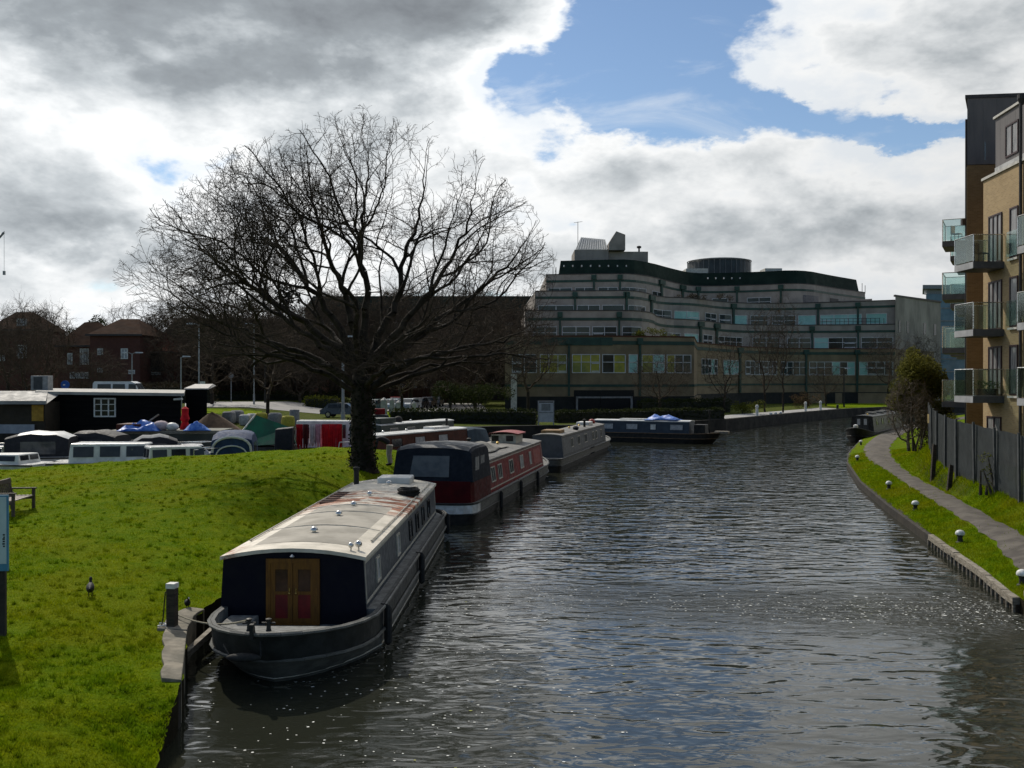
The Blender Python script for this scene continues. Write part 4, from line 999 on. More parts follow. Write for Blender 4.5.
def wall_window(root, fxx, y0, y1, z0, z1, off=0.0, bars=1, fm=None, pn=None, name='window', sill=False):
    fm = fm or frame_m; pn = pn or lace
    t_ = .07; mb = MB()
    def bx(ya, yb, za, zb, d0=-.05, d1=.05):
        a, b_ = fxx((ya)) + off, fxx(yb) + off
        mb.hexa([(a - d1, ya, za), (b_ - d1, yb, za), (b_ - d0, yb, za), (a - d0, ya, za), (a - d1, ya, zb), (b_ - d1, yb, zb), (b_ - d0, yb, zb), (a - d0, ya, zb)])
    bx(y0, y1, z0, z0 + t_); bx(y0, y1, z1 - t_, z1); bx(y0, y0 + t_, z0 + t_, z1 - t_); bx(y1 - t_, y1, z0 + t_, z1 - t_)
    for k in range(bars):
        y = lerp(y0, y1, (k + 1) / (bars + 1)); bx(y - .035, y + .035, z0 + t_, z1 - t_, d1=.045)
    w_ = mb.build(name, fm, root)
    mb = MB(); bx2 = (y0 + t_, y1 - t_); a, b_ = fxx(bx2[0]) + off, fxx(bx2[1]) + off
    mb.hexa([(a - .012, bx2[0], z0 + t_), (b_ - .012, bx2[1], z0 + t_), (b_ + .01, bx2[1], z0 + t_), (a + .01, bx2[0], z0 + t_), (a - .012, bx2[0], z1 - t_), (b_ - .012, bx2[1], z1 - t_), (b_ + .01, bx2[1], z1 - t_), (a + .01, bx2[0], z1 - t_)])
    mb.build('pane', pn, w_)
    if sill:
        mb = MB(); a, b_ = fxx(y0) + off, fxx(y1) + off; mb.hexa([(a - .10, y0 - .06, z0 - .12), (b_ - .10, y1 + .06, z0 - .12), (b_ + .02, y1 + .06, z0 - .12), (a + .02, y0 - .06, z0 - .12), (a - .10, y0 - .06, z0 - .03), (b_ - .10, y1 + .06, z0 - .03), (b_ + .02, y1 + .06, z0 - .03), (a + .02, y0 - .06, z0 - .03)]); mb.build('sill', coping_m, w_)
    return w_
def balcony(root, corners, z, rail=1.12):
    """corners: facade far, outer far, outer near, facade near (plan points)"""
    a, b_, c, d_ = [Vector((*p, 0)) for p in corners]
    mb = MB(); mb.prism([tuple(p[:2]) for p in (a, b_, c, d_)], z - .30, z - .004); sl = mb.build('balcony', slab_m, root)
    mb = MB()
    n = (c - b_).normalized(); nl = Vector((-(c - b_).y, (c - b_).x, 0)).normalized()
    if nl.dot(b_ - a) < 0: nl = -nl
    q = nl * .02
    mb.hexa([(*(b_ + q)[:2], z - .29), (*(c + q)[:2], z - .29), (*(c + nl * .003)[:2], z - .29), (*(b_ + nl * .003)[:2], z - .29), (*(b_ + q)[:2], z - .02), (*(c + q)[:2], z - .02), (*(c + nl * .003)[:2], z - .02), (*(b_ + nl * .003)[:2], z - .02)]); mb.build('fascia', fascia, sl)  # pale outer face only: the sunlit side of the slab put into colour
    for p0, p1 in ((a, b_), (b_, c), (c, d_)):
        e = (p1 - p0).normalized() * .05; u, v = p0 + e, p1 - e; mb = MB(); nn = Vector((-(e.y), e.x, 0)).normalized() * .008
        mb.hexa([(*(u - nn)[:2], z + .03), (*(v - nn)[:2], z + .03), (*(v + nn)[:2], z + .03), (*(u + nn)[:2], z + .03), (*(u - nn)[:2], z + rail), (*(v - nn)[:2], z + rail), (*(v + nn)[:2], z + rail), (*(u + nn)[:2], z + rail)]); mb.build('glass_panel', bal_glass, sl)
    mb = MB(); mb.pipe([(*p[:2], z + rail + .02) for p in (a, b_, c, d_)], .022, 6)
    for p in (b_, c): mb.tube((*p[:2], z), (*p[:2], z + rail), .022, n=6)
    mb.build('handrail', steel, sl); return sl
SL = [10.12, 7.22, 4.36]
for z in SL:
    balcony(AP, [(fx(44.55), 44.55), (19.70, 44.5), (19.72, 42.75), (fx(42.75), 42.75)], z)
    wall_window(AP, fx, 42.95, 44.35, z + .02, z + 2.15, bars=2, name='balcony_door')
    wall_window(AP, fx, 41.35, 42.15, z + .05, z + 2.15, bars=0, sill=True)
    mb = MB(); a, b_ = fx(41.25) - .12, fx(42.25) - .12; mb.hexa([(a, 41.25, z + .1), (b_, 42.25, z + .1), (b_ + .016, 42.25, z + .1), (a + .016, 41.25, z + .1), (a, 41.25, z + 1.15), (b_, 42.25, z + 1.15), (b_ + .016, 42.25, z + 1.15), (a + .016, 41.25, z + 1.15)]); gp = mb.build('glass_panel', bal_glass, AP)
    for y in (38.6, 35.2, 31.8, 28.4): wall_window(AP, fx, y, y + 1.3, z + .4, z + 2.1, bars=1, sill=True)
    for y in (36.9,30.1): balcony(AP, [(fx(y + 1.2), y + 1.2), (fx(y) - 1.35, y + 1.2), (fx(y) - 1.35, y - .6), (fx(y - .6), y - .6)], z)
wall_window(AP, fx, 43.0, 44.5, 1.7, 3.45, bars=1)
wall_window(AP, lambda y: fx(y) + .53, 42.55, 43.85, 14.75, 16.15, bars=1)
wall_window(AP, lambda y: fx(y) + .53, 36.5, 38.0, 14.75, 16.15, bars=1)
mb = MB(); mb.tube((fx(40.95) - .09, 40.95, 1.0), (fx(40.95) - .09, 40.95, 16.4), .065, n=8); mb.lathe([(.07, 16.3), (.17, 16.55), (.17, 16.72)], (fx(40.95) - .05, 40.95, 0), 10); mb.build('drainpipe', pipe_m, AP)
# back block, turned with the bend of the canal
BK = thing('apartment_block', 'farther brick apartment block with dark clad upper storeys behind the buff one', 'building', (0, 0, 0))
dB = Vector((.452, .892)); nB = Vector((-.892, .452)); A0 = Vector((22.75, 50.0))
def fb(u, o=0.0): p_ = A0 + dB * u + nB * o; return (p_.x, p_.y)
foot = [fb(0), (34, 48.6), (46, 72), fb(30)]
mb = MB(); mb.prism(foot, .6, 15.78); mb.build('wall', buff_shade, BK)
foot2 = [(A0.x - .02, A0.y - .03), (34, 48.55), (46, 72), fb(30, .02)]
mb = MB(); mb.prism(foot2, 15.80, 19.1); mb.build('upper_storey', clad, BK)
mb = MB(); mb.prism([fb(-.1, .1), (34.1, 48.4), (46.1, 72.1), fb(30.1, .1)], 19.105, 19.28); mb.build('roof', pipe_m, BK)
mb = MB(); q0, q1 = fb(-.005, .0), fb(.9, .0)
mb.prism([fb(0.0, .03), fb(30, .03), fb(30, .003), fb(0.0, .003)], .6, 15.7); mb.build('side_wall', buff, BK)  # sunlit side keeps the lighter buff brick
for k, z in enumerate((12.5, 9.65, 6.78, 3.9)):
    for j, u in enumerate((3.4, 10.5, 17.0)):
        balcony(BK, [fb(u + 2.6, .04), fb(u + 2.6, 1.35), fb(u, 1.35), fb(u, .04)], z)
for u in (2.2, 7.6, 13.5):
    mb = MB(); x, y = fb(u, .14); mb.tube((x, y, 1), (x, y, 18.6), .06, n=7); mb.build('drainpipe', pipe_m, BK)
    mb = MB(); mb.box(x - .25, x + .05, y - .1, y + .1, 12.9 + u * .1, 13.2 + u * .1); mb.build('wall_lamp', pipe_m, BK)
mb = MB(); mb.box(23.55, 24.5, 49.86, 49.9, 16.0, 16.9); mb.build('glass_panel', bal_glass, BK)
mb = MB(); mb.box(24.1, 24.9, 49.70, 49.80, 2.0, 3.9); mb.build('ground_door', mat('brown_door', (.10, .065, .05)), BK)
# things on balconies
def leafmat(name, c, c2, tl=.45):
    if name in MATS: return MATS[name]
    m, t, b, out = newmat(name); p = t.pos(); col = t.mix(t.smooth(t.noise(p, 1.6, 5, .65), .36, .64), c, c2); col = t.mix(t.m('MULTIPLY', t.noise(p, 17, 2), .35), col, tuple(x * .4 for x in c2))
    t.put(b.inputs['Base Color'], col); b.inputs['Roughness'].default_value = .8; b.inputs['Specular IOR Level'].default_value = .06
    tr = t.node('ShaderNodeBsdfTranslucent'); t.put(tr.inputs[0], col); mx = t.node('ShaderNodeMixShader'); mx.inputs[0].default_value = tl
    t.l.new(b.outputs[0], mx.inputs[1]); t.l.new(tr.outputs[0], mx.inputs[2]); t.l.new(mx.outputs[0], out.inputs[0]); return m
leaf_d = leafmat('dark_leaf', (0.035, 0.060, 0.012), (0.06, 0.09, 0.018))
def leafball(mb, c, r, n, size, seed, flat=1.0, shell=0.3):
    rr = np.random.default_rng(seed)
    for _ in range(n):
        v = rr.normal(size=3); v /= np.linalg.norm(v); rad = r * (shell + (1 - shell) * rr.random() ** .6)
        p_ = Vector(c) + Vector((v[0] * rad, v[1] * rad, v[2] * rad * flat)); a = Vector(rr.normal(size=3)).normalized(); b_ = a.orthogonal().normalized()
        s1, s2 = size * rr.uniform(.6, 1.3), size * rr.uniform(.35, .7)
        mb.add([p_ - a * s1, p_ + b_ * s2, p_ + a * s1, p_ - b_ * s2], [(0, 1, 2, 3)])
mb = MB(); mb.box(19.95, 20.9, 42.95, 43.2, SL[2] + .01, SL[2] + .3); o = thing('balcony_planter', 'long planter of dark green plants on the lowest balcony of the buff block', 'planter'); mb.build('trough', rubber, o)
mb = MB()
for k in range(5): leafball(mb, (20.0 + .2 * k, 43.08, SL[2] + .42 + .05 * (k % 2)), .24, 60, .06, k)
mb.build('foliage', leaf_d, o)
def bchair(x, y, z, label, m):
    o = thing('balcony_chair', label, 'chair', (x, y, z), R(40))
    mb = MB(); mb.box(-.22, .22, -.22, .22, .42, .46); mb.build('seat', m, o); mb = MB(); mb.box(-.22, .22, .19, .23, .46, .9); mb.build('backrest', m, o)
    for a in (-.2, .2):
        for b_ in (-.2, .2): mb = MB(); mb.tube((a, b_, 0), (a, b_, .42), .018, n=6); mb.build('leg', m, o)
bchair(20.45, 43.6, SL[0], 'black chair on the top balcony of the buff block', rubber)
bchair(*fb(4.2, .7), 12.5, 'pale chair on the top balcony of the farther block', white_p)

# ================================================================== the terraced office building
stone = mat('grey_stone', (0.315, 0.28, 0.245), (0.235, 0.208, 0.182), .85, .5, 7, spec=.2); ochre = mat('ochre_stone', (0.235, 0.180, 0.110), (0.165, 0.126, 0.078), .85, .5, 7, spec=.2)
dgreen = mat('green_metal', (0.022, 0.060, 0.045), (0.015, 0.042, 0.033), .5, 1, 4); mans = mat('green_roof_metal', (0.016, 0.030, 0.023), (0.010, 0.020, 0.016), .8, .5, 5, spec=.08)
sash = mat('pale_sash', (0.55, 0.55, 0.55), (.42, .42, .42), .5, 2, 3)
gl_d = mat('office_glass', (0.012, 0.022, 0.022), (0.03, 0.045, 0.045), .07, .25, 4); gl_t = mat('teal_blind', (0.20, 0.42, 0.38), (0.28, 0.50, 0.46), .25, .35, 4); gl_y = mat('yellow_blind', (0.36, 0.32, 0.035), (0.17, 0.18, 0.04), .3, .5, 4)
OB = thing('office_building', 'large terraced office building with curved bands, ribbon windows and green mansard roof', 'building', (0, 0, 0))
def chaikin(P, it=2):
    for _ in range(it):
        Q = [P[0]]
        for a, b_ in zip(P[:-1], P[1:]):
            Q.append((lerp(a[0], b_[0], .25), lerp(a[1], b_[1], .25))); Q.append((lerp(a[0], b_[0], .75), lerp(a[1], b_[1], .75)))
        P = Q + [P[-1]]
    return P
LV = [  # px, distance along the front of each storey; parapet height; underside; wall material; smoothing
    ('storey', [(505, 119.6), (600, 119.2), (694, 122), (697, 140), (740, 156), (792, 165.6), (850, 166), (895, 165.6)], 10.3, 1.0, ochre, 0),
    ('storey', [(525, 136), (600, 135.6), (650, 136), (659, 153), (698, 156), (731, 170), (790, 172), (895, 168.3)], 14.5, 9.3, stone, 2),
    ('storey', [(535, 152), (600, 151.4), (640, 151), (658, 163), (695, 164.5), (726, 175), (791, 176.6), (895, 168.9)], 18.6, 13.5, stone, 2),
    ('storey', [(546, 169), (600, 167.6), (640, 167), (680, 186), (700, 190), (760, 187), (803, 183), (830, 192), (865, 203)], 22.9, 17.6, stone, 2)]
POLY = []
for nm, P, zt, zb, m_, it in LV:
    W_ = [at(*p) for p in P]; W_ = chaikin(W_, it) if it else W_
    POLY.append((W_, zt, zb))
    last = W_[-1]
    back = [(78, 182), (80, 240), (0, 240)] if zt < 20 else [(72, 240), (5, 240)]
    mb = MB(); mb.prism(W_ + back, zb, zt - (.003 if zt < 20 else 0)); mb.build('storey_wall', m_, OB)
def fpt(i, px):
    W_ = POLY[i][0]; pxs = [x / y * 1000 + 512 for x, y in W_]
    return (interp(px, pxs, [p[0] for p in W_]), interp(px, pxs, [p[1] for p in W_]))
def strip(i, px0, px1, z0, z1, off0, off1, mb, mi=0, n=None):
    W_ = POLY[i][0]; pxs = [x / y * 1000 + 512 for x, y in W_]
    ps = sorted(set([px0, px1] + [p for p in pxs if px0 < p < px1]))
    pts = [fpt(i, p) for p in ps]
    for (a, b_) in zip(pts[:-1], pts[1:]):
        d_ = Vector((b_[0] - a[0], b_[1] - a[1])); 
        if d_.length < 1e-4: continue
        d_.normalize(); nn = Vector((d_.y, -d_.x))
        A, B2 = Vector(a), Vector(b_)
        a0, a1, b0, b1 = A + nn * off1, A + nn * off0, B2 + nn * off1, B2 + nn * off0
        mb.hexa([(*a0, z0), (*b0, z0), (*b1, z0), (*a1, z0), (*a0, z1), (*b0, z1), (*b1, z1), (*a1, z1)], mi)
for i, (zl, h) in enumerate(((9.35, .45), (13.2, .38), (17.45, .38), (21.6, .38))):
    mb = MB(); strip(i, LV[i][1][0][0], LV[i][1][-1][0], zl, zl + h, -.05, .06, mb); mb.build('green_band', dgreen, OB)
    mb = MB(); zt = LV[i][2]; strip(i, LV[i][1][0][0], LV[i][1][-1][0], zt, zt + .14, -.25, .07, mb); mb.build('parapet_cap', pipe_m if i else brown_p, OB)
mb = MB(); strip(0, 505, 895, 4.3, 4.6, -.05, .06, mb); mb.build('green_band', dgreen, OB)
mb = MB(); strip(0, 540, 612, 9.25, 10.2, -.05, .12, mb); mb.build('green_fascia', dgreen, OB)
mb = MB(); strip(0, 505, 895, 1.0, 3.15, -.05, .03, mb); mb.build('ground_shade_strip', mat('recess_shade', (.012, .013, .012), (.02, .02, .018), .8, 1, 4), OB)  # flat dark strip paints in the shade of the ground floor recess
for a, b_ in ((808, 826), (835, 842), (858, 893), (690, 700)):
    mb = MB(); strip(0, a, b_, 1.0, 3.0, .04, .10, mb); mb.build('pier', ochre, OB)
mb = MB(); strip(0, 511, 517, 1.0, 5.8, .04, .5, mb); mb.build('pier', coping_m, OB)
def ribbon(i, px0, px1, z0, z1, kind='d', step=2.0, trans=.55, seed=0):
    rr = random.Random(seed + int(px0)); a, b_ = fpt(i, px0), fpt(i, px1); L = math.dist(a, b_); n = max(1, int(L / step + .5))
    mb = MB(); ft = .09
    strip(i, px0, px1, z0, z0 + ft, -.02, .09, mb); strip(i, px0, px1, z1 - ft, z1, -.02, .09, mb)
    if trans: strip(i, px0, px1, lerp(z0, z1, trans) - .04, lerp(z0, z1, trans) + .04, -.02, .085, mb)
    for k in range(n + 1):
        p = lerp(px0, px1, k / n); w_ = .045 / (L / (px1 - px0)); p = min(max(p, px0 + w_), px1 - w_)
        strip(i, p - w_, p + w_, z0 + ft, z1 - ft, -.02, .08, mb)
    # a few opening lights with their own frames
    for k in range(n):
        if rr.random() < .28:
            pa, pb_ = lerp(px0, px1, (k + .12) / n), lerp(px0, px1, (k + .88) / n); zz = lerp(z0, z1, trans or .5)
            for (q0, q1, y0, y1) in ((pa, pb_, z0 + .15, z0 + .27), (pa, pb_, zz - .2, zz - .08)): strip(i, q0, q1, y0, y1, -.02, .10, mb)
    fr = mb.build('window', sash, OB)
    mb = MB()
    for k in range(n):
        mi = {'d': 0, 't': 1, 'y': 2}[kind]
        if kind == 'y': mi = 2 if rr.random() < .68 else (0 if rr.random() < .7 else 1)
        if kind == 't' and rr.random() < .1: mi = 0
        if kind == 'd' and rr.random() < .10: mi = 1
        strip(i, lerp(px0, px1, k / n), lerp(px0, px1, (k + 1) / n), z0 + ft * .5, z1 - ft * .5, -.02, .03, mb, mi)
    mb.build('pane', [gl_d, gl_t, gl_y], fr)
for r_ in ((548, 572, 'd'), (575, 594, 'd'), (598, 618, 'd'), (621, 646, 'd')): ribbon(3, r_[0], r_[1], 19.0, 20.7, r_[2])
for r_ in ((652, 662), (712, 728), (747, 771)): ribbon(3, r_[0], r_[1], 18.75, 20.6, 'd', 2.2)
mb = MB(); strip(3, 803, 818, 19.0, 20.9, -.02, .08, mb); mb.build('louvre', mat('louvre_grey', (.15, .14, .14)), OB)
mb = MB(); strip(3, 830, 838, 18.7, 20.9, -.02, .08, mb); mb.build('service_door', pipe_m, OB)
for r_ in ((538, 574, 'd'), (577, 600, 'd'), (602, 624, 'd'), (628, 645, 'd')): ribbon(2, r_[0], r_[1], 14.75, 16.5, r_[2], 2.3, 0)
for r_ in ((653, 671, 'd'), (674, 699, 't'), (705, 716, 'd'), (719, 731, 'd'), (734, 747, 't'), (750, 768, 'd'), (772, 796, 'd'), (798, 816, 't'), (820, 862, 't'), (866, 887, 't')): ribbon(2, r_[0], r_[1], 14.7, 16.5, r_[2], 2.3, 0 if r_[2] == 't' else .5)
for r_ in ((533, 557, 'd'), (562, 590, 'd'), (592, 617, 'd'), (622, 641, 'd'), (664, 680, 'd'), (684, 698, 't'), (703, 712, 'd'), (718, 742, 'd'), (752, 780, 'd'), (787, 811, 'd'), (814, 857, 'd'), (861, 893, 'd')): ribbon(1, r_[0], r_[1], 10.5, 12.4, r_[2], 2.1)
for r_ in ((512, 537, 'd'), (540, 567, 'y'), (572, 600, 'y'), (602, 625, 'y'), (628, 637, 'd'), (641, 664, 'y'), (666, 691, 'y'), (701, 716, 'd'), (722, 738, 't'), (745, 776, 'd'), (780, 806, 'd'), (809, 855, 'd'), (859, 893, 'd')): ribbon(0, r_[0], r_[1], 5.95, 8.2, r_[2], 1.25, .58)
# hoppers and downpipes
for i, pxs in ((3, (594, 620, 661, 682, 698, 737, 781)), (2, (575, 626, 651, 733, 818, 858)), (1, (560, 619, 700, 716, 812, 858)), (0, (569, 639, 739, 806, 857))):
    zb = LV[i - 1][2] if i else 3.2
    for p in pxs:
        w_ = .9 if i else 1.0; mb = MB(); strip(i, p - w_, p + w_, zb, LV[i][2] - .9, .07, .24, mb); strip(i, p - 2.6, p + 2.6, LV[i][2] - .9, LV[i][2] - .15, .07, .4, mb); mb.build('downpipe', dgreen, OB)
# garage opening with a pale frame
mb = MB(); strip(0, 574, 633, 1.0, 3.9, .035, .12, mb); mb.build('garage_opening_shade', mat('garage_shade', (.005, .005, .005)), OB)  # flat near-black sheet paints in the dark inside the opening
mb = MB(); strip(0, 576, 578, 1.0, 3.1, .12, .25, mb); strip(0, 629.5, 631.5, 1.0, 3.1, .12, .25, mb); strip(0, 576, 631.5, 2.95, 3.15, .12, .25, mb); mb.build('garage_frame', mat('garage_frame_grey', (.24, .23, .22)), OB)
# mansard
P = [at(559, 170.3), at(600, 168.8), at(638, 168), at(682, 187), at(700, 191), at(760, 188), at(804, 184), at(832, 194), at(859, 203)]; P = chaikin(P, 2)
lo = P + [(70, 238), (10, 238)]; cx, cy = 35, 225
hi = [(lerp(x, cx, .012), lerp(y, cy, .02)) for x, y in lo]
mb = MB(); mb.loft([[(x, y, 22.9) for x, y in lo], [(x, y, 25.6) for x, y in hi]], cap1=True); mb.build('roof', mans, OB)
for px, D in [(564 + 8.9 * k, 169.4) for k in range(8)] + [(708 + 8 * k, 189.5) for k in range(9)]:
    mb = MB(); x, y = at(px, D - .35); mb.box(x - .1, x + .1, y - .05, y + .3, 24.3, 24.6); mb.build('roof_light', sash, OB)
# roof plant
def blk(name, px0, px1, D, z0, z1, dep, m_): mb = MB(); x0, x1 = at(px0, D)[0], at(px1, D)[0]; mb.box(x0, x1, D, D + dep, z0, z1); return mb.build(name, m_, OB)
blk('plant_room', 574.5, 608.5, 176, 25.4, 28.1, 9, stone); blk('plant_room', 608.7, 648, 177, 25.4, 27.9, 7, stone)
mb = MB(); x0, x1 = at(575.5, 176)[0], at(607.5, 176)[0]
mb.hexa([(x0, 176.1, 28.12), (x1, 176.1, 28.12), (x1, 184, 28.12), (x0, 184, 28.12), (x0 + 1.3, 181, 31.0), (x1, 181, 30.6), (x1, 184, 30.6), (x0 + 1.3, 184, 31.0)]); mb.build('sloped_roof', mat('ribbed_roof', (0.33, .34, .32), (.2, .21, .2), .45, 7, 2, stretch=(8, .3, .3)), OB)
mb = MB()
for k in range(13): xx = lerp(x0 + .4, x1, k / 12); mb.tube((xx, 176.05, 28.2), (lerp(xx, x1, 0) + (1.0 - k / 12), 180.9, 31.0 - .4 * k / 12), .06, n=4)
mb.build('roof_ribs', sash, OB)
mb = MB(); x0, x1 = at(608.6, 176)[0], at(625, 176)[0]; xm = at(616, 176)[0]
mb.add([(x0, 175.6, 28.0), (x1, 175.6, 28.0), (x1, 175.6, 30.7), (xm, 175.6, 31.3), (x0, 175.6, 29.2), (x0, 183, 28.0), (x1, 183, 28.0), (x1, 183, 30.7), (xm, 183, 31.3), (x0, 183, 29.2)], [(0, 1, 2, 3, 4), (9, 8, 7, 6, 5), (0, 5, 6, 1), (1, 6, 7, 2), (2, 7, 8, 3), (3, 8, 9, 4), (4, 9, 5, 0)]); mb.build('tower_wedge', stone, OB)
mb = MB(); x, y = at(579, 177); mb.tube((x - .2, y, 29), (x - .2, y, 33.2), .05, n=5); mb.tube((x - .9, y, 33), (x + .6, y, 33.2), .04, n=4); mb.build('aerial', pipe_m, OB)
mb = MB(); x, y = at(639, 177.5); mb.lathe([(.15, 27.9), (.15, 28.5), (.4, 28.6), (.4, 28.9), (.1, 29)], (x, y, 0), 8); mb.build('roof_cowl', pipe_m, OB)
x, y = at(719, 206); mb = MB(); mb.lathe([(6.3, 25.4), (6.3, 29.3), (6.0, 29.7), (5.5, 29.8), (.1, 30.0)], (x, y, 0), 40); mb.build('drum', mat('drum_grey', (.045, .055, .055), (.03, .036, .036), .5, .6, 3), OB, smooth=True)
mb = MB()
for k in range(36): a = 2 * math.pi * k / 36; mb.tube((x + 6.42 * math.cos(a), y + 6.42 * math.sin(a), 25.5), (x + 6.42 * math.cos(a), y + 6.42 * math.sin(a), 29.5), .06, n=4)
mb.pipe([(x + 6.45 * math.cos(a), y + 6.45 * math.sin(a), 29.5) for a in np.linspace(0, 2 * math.pi, 37)], .12, 5); mb.build('drum_cage', mat('cage_grey', (.2, .2, .2)), OB)
blk('roof_box', 686, 708, 192, 25.5, 26.6, 5, coping_m); blk('roof_box', 765, 782, 189, 25.5, 26.3, 4, coping_m)
mb = MB()
for px0, D, z0, z1 in ((553, 170, 22.9, 24.4), (556, 170.5, 22.9, 24.4), (862, 204.5, 22.9, 25), (865, 205, 22.9, 24.6)): xx, yy = at(px0, D); mb.tube((xx, yy, z0), (xx, yy, z1), .06, n=5)
mb.build('roof_rail', pipe_m, OB)
# sloping stair enclosure at the right end, and terrace railing
mb = MB(); pA, pB = at(840, 190), at(872, 186); mb.prism([pA, pB, (pB[0] + 1, pB[1] + 10), (pA[0] + 1, pA[1] + 10)], 18.6, 20.3); mb.build('stair_enclosure', stone, OB)
mb = MB()
for px in np.arange(822, 884, 4.4): xx, yy = fpt(1, px); mb.tube((xx, yy - .1, 14.5), (xx, yy - .1, 15.6), .05, n=4)
pts = [fpt(1, p) for p in np.arange(820, 886, 6)]; mb.pipe([(x, y - .1, 15.6) for x, y in pts], .05, 4); mb.pipe([(x, y - .1, 15.1) for x, y in pts], .04, 4); mb.build('terrace_railing', pipe_m, OB)
# blank gable wing at the right end
gable = mat('stained_render', (0.34, 0.305, 0.27), (0.20, 0.18, 0.16), .85, .35, 8, stretch=(1, 1, .35), spec=.2)
mb = MB(); mb.prism([at(895.2, 168.0), at(940.5, 181.5), at(938, 196), at(899, 196)], 1.0, 19.2); gw = mb.build('gable_wing', gable, OB)
mb = MB(); p0, p1 = at(895.2, 168.0), at(940.5, 181.5); mb.prism([(p0[0] - .1, p0[1] - .2), (p1[0] + .1, p1[1] - .2), (p1[0] + .1, p1[1] + .5), (p0[0] - .1, p0[1] + .5)], 19.2, 19.5); mb.build('gable_coping', pipe_m, gw)
for f in (.07, .24, .6, .84):
    mb = MB(); x, y = lerp(p0[0], p1[0], f), lerp(p0[1], p1[1], f); dd = Vector((p1[0] - p0[0], p1[1] - p0[1])).normalized(); nn = Vector((dd.y, -dd.x)) * .06
    a, b_ = Vector((x, y)) + nn, Vector((x, y)) + nn + dd * (.55 if f < .5 else .9); mb.hexa([(*a, 13.2), (*b_, 13.2), (*(b_ - nn * .9), 13.2), (*(a - nn * .9), 13.2), (*a, 15.2), (*b_, 15.2), (*(b_ - nn * .9), 15.2), (*(a - nn * .9), 15.2)]); mb.build('slit_window', gl_d, gw)
# distant glass block
BG = thing('glass_tower', 'distant blue glass office block with overhanging roof behind the gable wing', 'building', (0, 0, 0))
mb = MB(); x0, x1 = at(926, 260)[0], at(975, 260)[0]; mb.prism([(x0, 260), (x1, 260), (x1 * 1.06, 276), (x0 * 1.06, 276)], 1, 27.6); mb.build('wall', mat('blue_glass', (.05, .12, .17), (.09, .18, .24), .15, .3, 4), BG)
mb = MB(); xo = at(921, 260)[0]; mb.prism([(xo, 259), (x1, 259), (x1 * 1.06, 276), (xo * 1.065, 276)], 28.9, 29.9); mb.box(x0 + .3, x1, 260.3, 262, 27.6, 28.9); mb.build('roof', mat('grey_eaves', (.22, .24, .25)), BG)
for z in np.arange(4, 27, 3.3): mb = MB(); mb.box(x0 - .1, x1, 259.85, 259.98, z, z + .3); mb.build('floor_band', mat('grey_eaves', (.22, .24, .25)), BG)
mb = MB(); mb.box(at(893, 250)[0], at(926, 250)[0], 250, 252, 1, 25.0); tag(mb.build('office_roof_block', mat('grey_eaves', (.22, .24, .25))), 'low grey roof block far behind the end of the office building', 'building')
# ================================================================== trees
bark = mat('oak_bark', (0.040, 0.032, 0.024), (0.018, 0.014, 0.011), .95, 3, 7, bump=.8, bscale=9, bdist=.04, spec=.15, stretch=(1, 1, .4))
twigm = mat('bare_twig', (0.062, 0.048, 0.035), (0.038, 0.030, 0.022), .95, 2, 3, spec=.1)
bark2 = mat('pale_bark', (0.085, 0.075, 0.058), (0.045, 0.04, 0.03), .95, 4, 5, spec=.15)
twig2 = mat('brown_twig', (0.085, 0.062, 0.042), (0.05, 0.038, 0.028), .95, 2, 3, spec=.1)
ivy_m = mat('ivy_leaf', (0.016, 0.022, 0.008), (0.008, 0.011, 0.005), .8, 5, 4, spec=.06)
def tubes_fast(P0, P1, R0, R1, k):
    """many truncated cones as one vertex/face array"""
    n = len(P0); d_ = P1 - P0; L = np.linalg.norm(d_, axis=1, keepdims=True); d_ = d_ / np.maximum(L, 1e-6)
    ref = np.where(np.abs(d_[:, 2:3]) < .9, np.array([[0, 0, 1.]]), np.array([[1., 0, 0]]))
    a = np.cross(d_, ref); a /= np.linalg.norm(a, axis=1, keepdims=True); b_ = np.cross(d_, a)
    th = np.arange(k) * 2 * np.pi / k
    off = a[:, None, :] * np.cos(th)[None, :, None] + b_[:, None, :] * np.sin(th)[None, :, None]
    V = np.concatenate([P0[:, None, :] + off * R0[:, None, None], P1[:, None, :] + off * R1[:, None, None]], 1)   # n,2k,3
    i = np.arange(k); q = np.stack([i, (i + 1) % k, (i + 1) % k + k, i + k], 1)
    F = (np.arange(n) * 2 * k)[:, None, None] + q[None]
    return V.reshape(-1, 3), F.reshape(-1, 4)
def mesh_from(name, parts, m, parent=None, smooth=True):
    V = np.concatenate([p[0] for p in parts]); o = 0; Fs = []
    for v, f in parts: Fs.append(f + o); o += len(v)
    F = np.concatenate(Fs)
    me = bpy.data.meshes.new(name); me.vertices.add(len(V)); me.vertices.foreach_set('co', V.astype(np.float32).reshape(-1))
    me.loops.add(F.size); me.loops.foreach_set('vertex_index', F.astype(np.int32).reshape(-1)); me.polygons.add(len(F)); me.polygons.foreach_set('loop_start', np.arange(0, F.size, F.shape[1], dtype=np.int32))
    me.update(calc_edges=True); me.materials.append(m)
    if smooth: me.polygons.foreach_set('use_smooth', [True] * len(F))
    ob = bpy.data.objects.new(name, me); COL.objects.link(ob); ob.parent = parent
    return ob
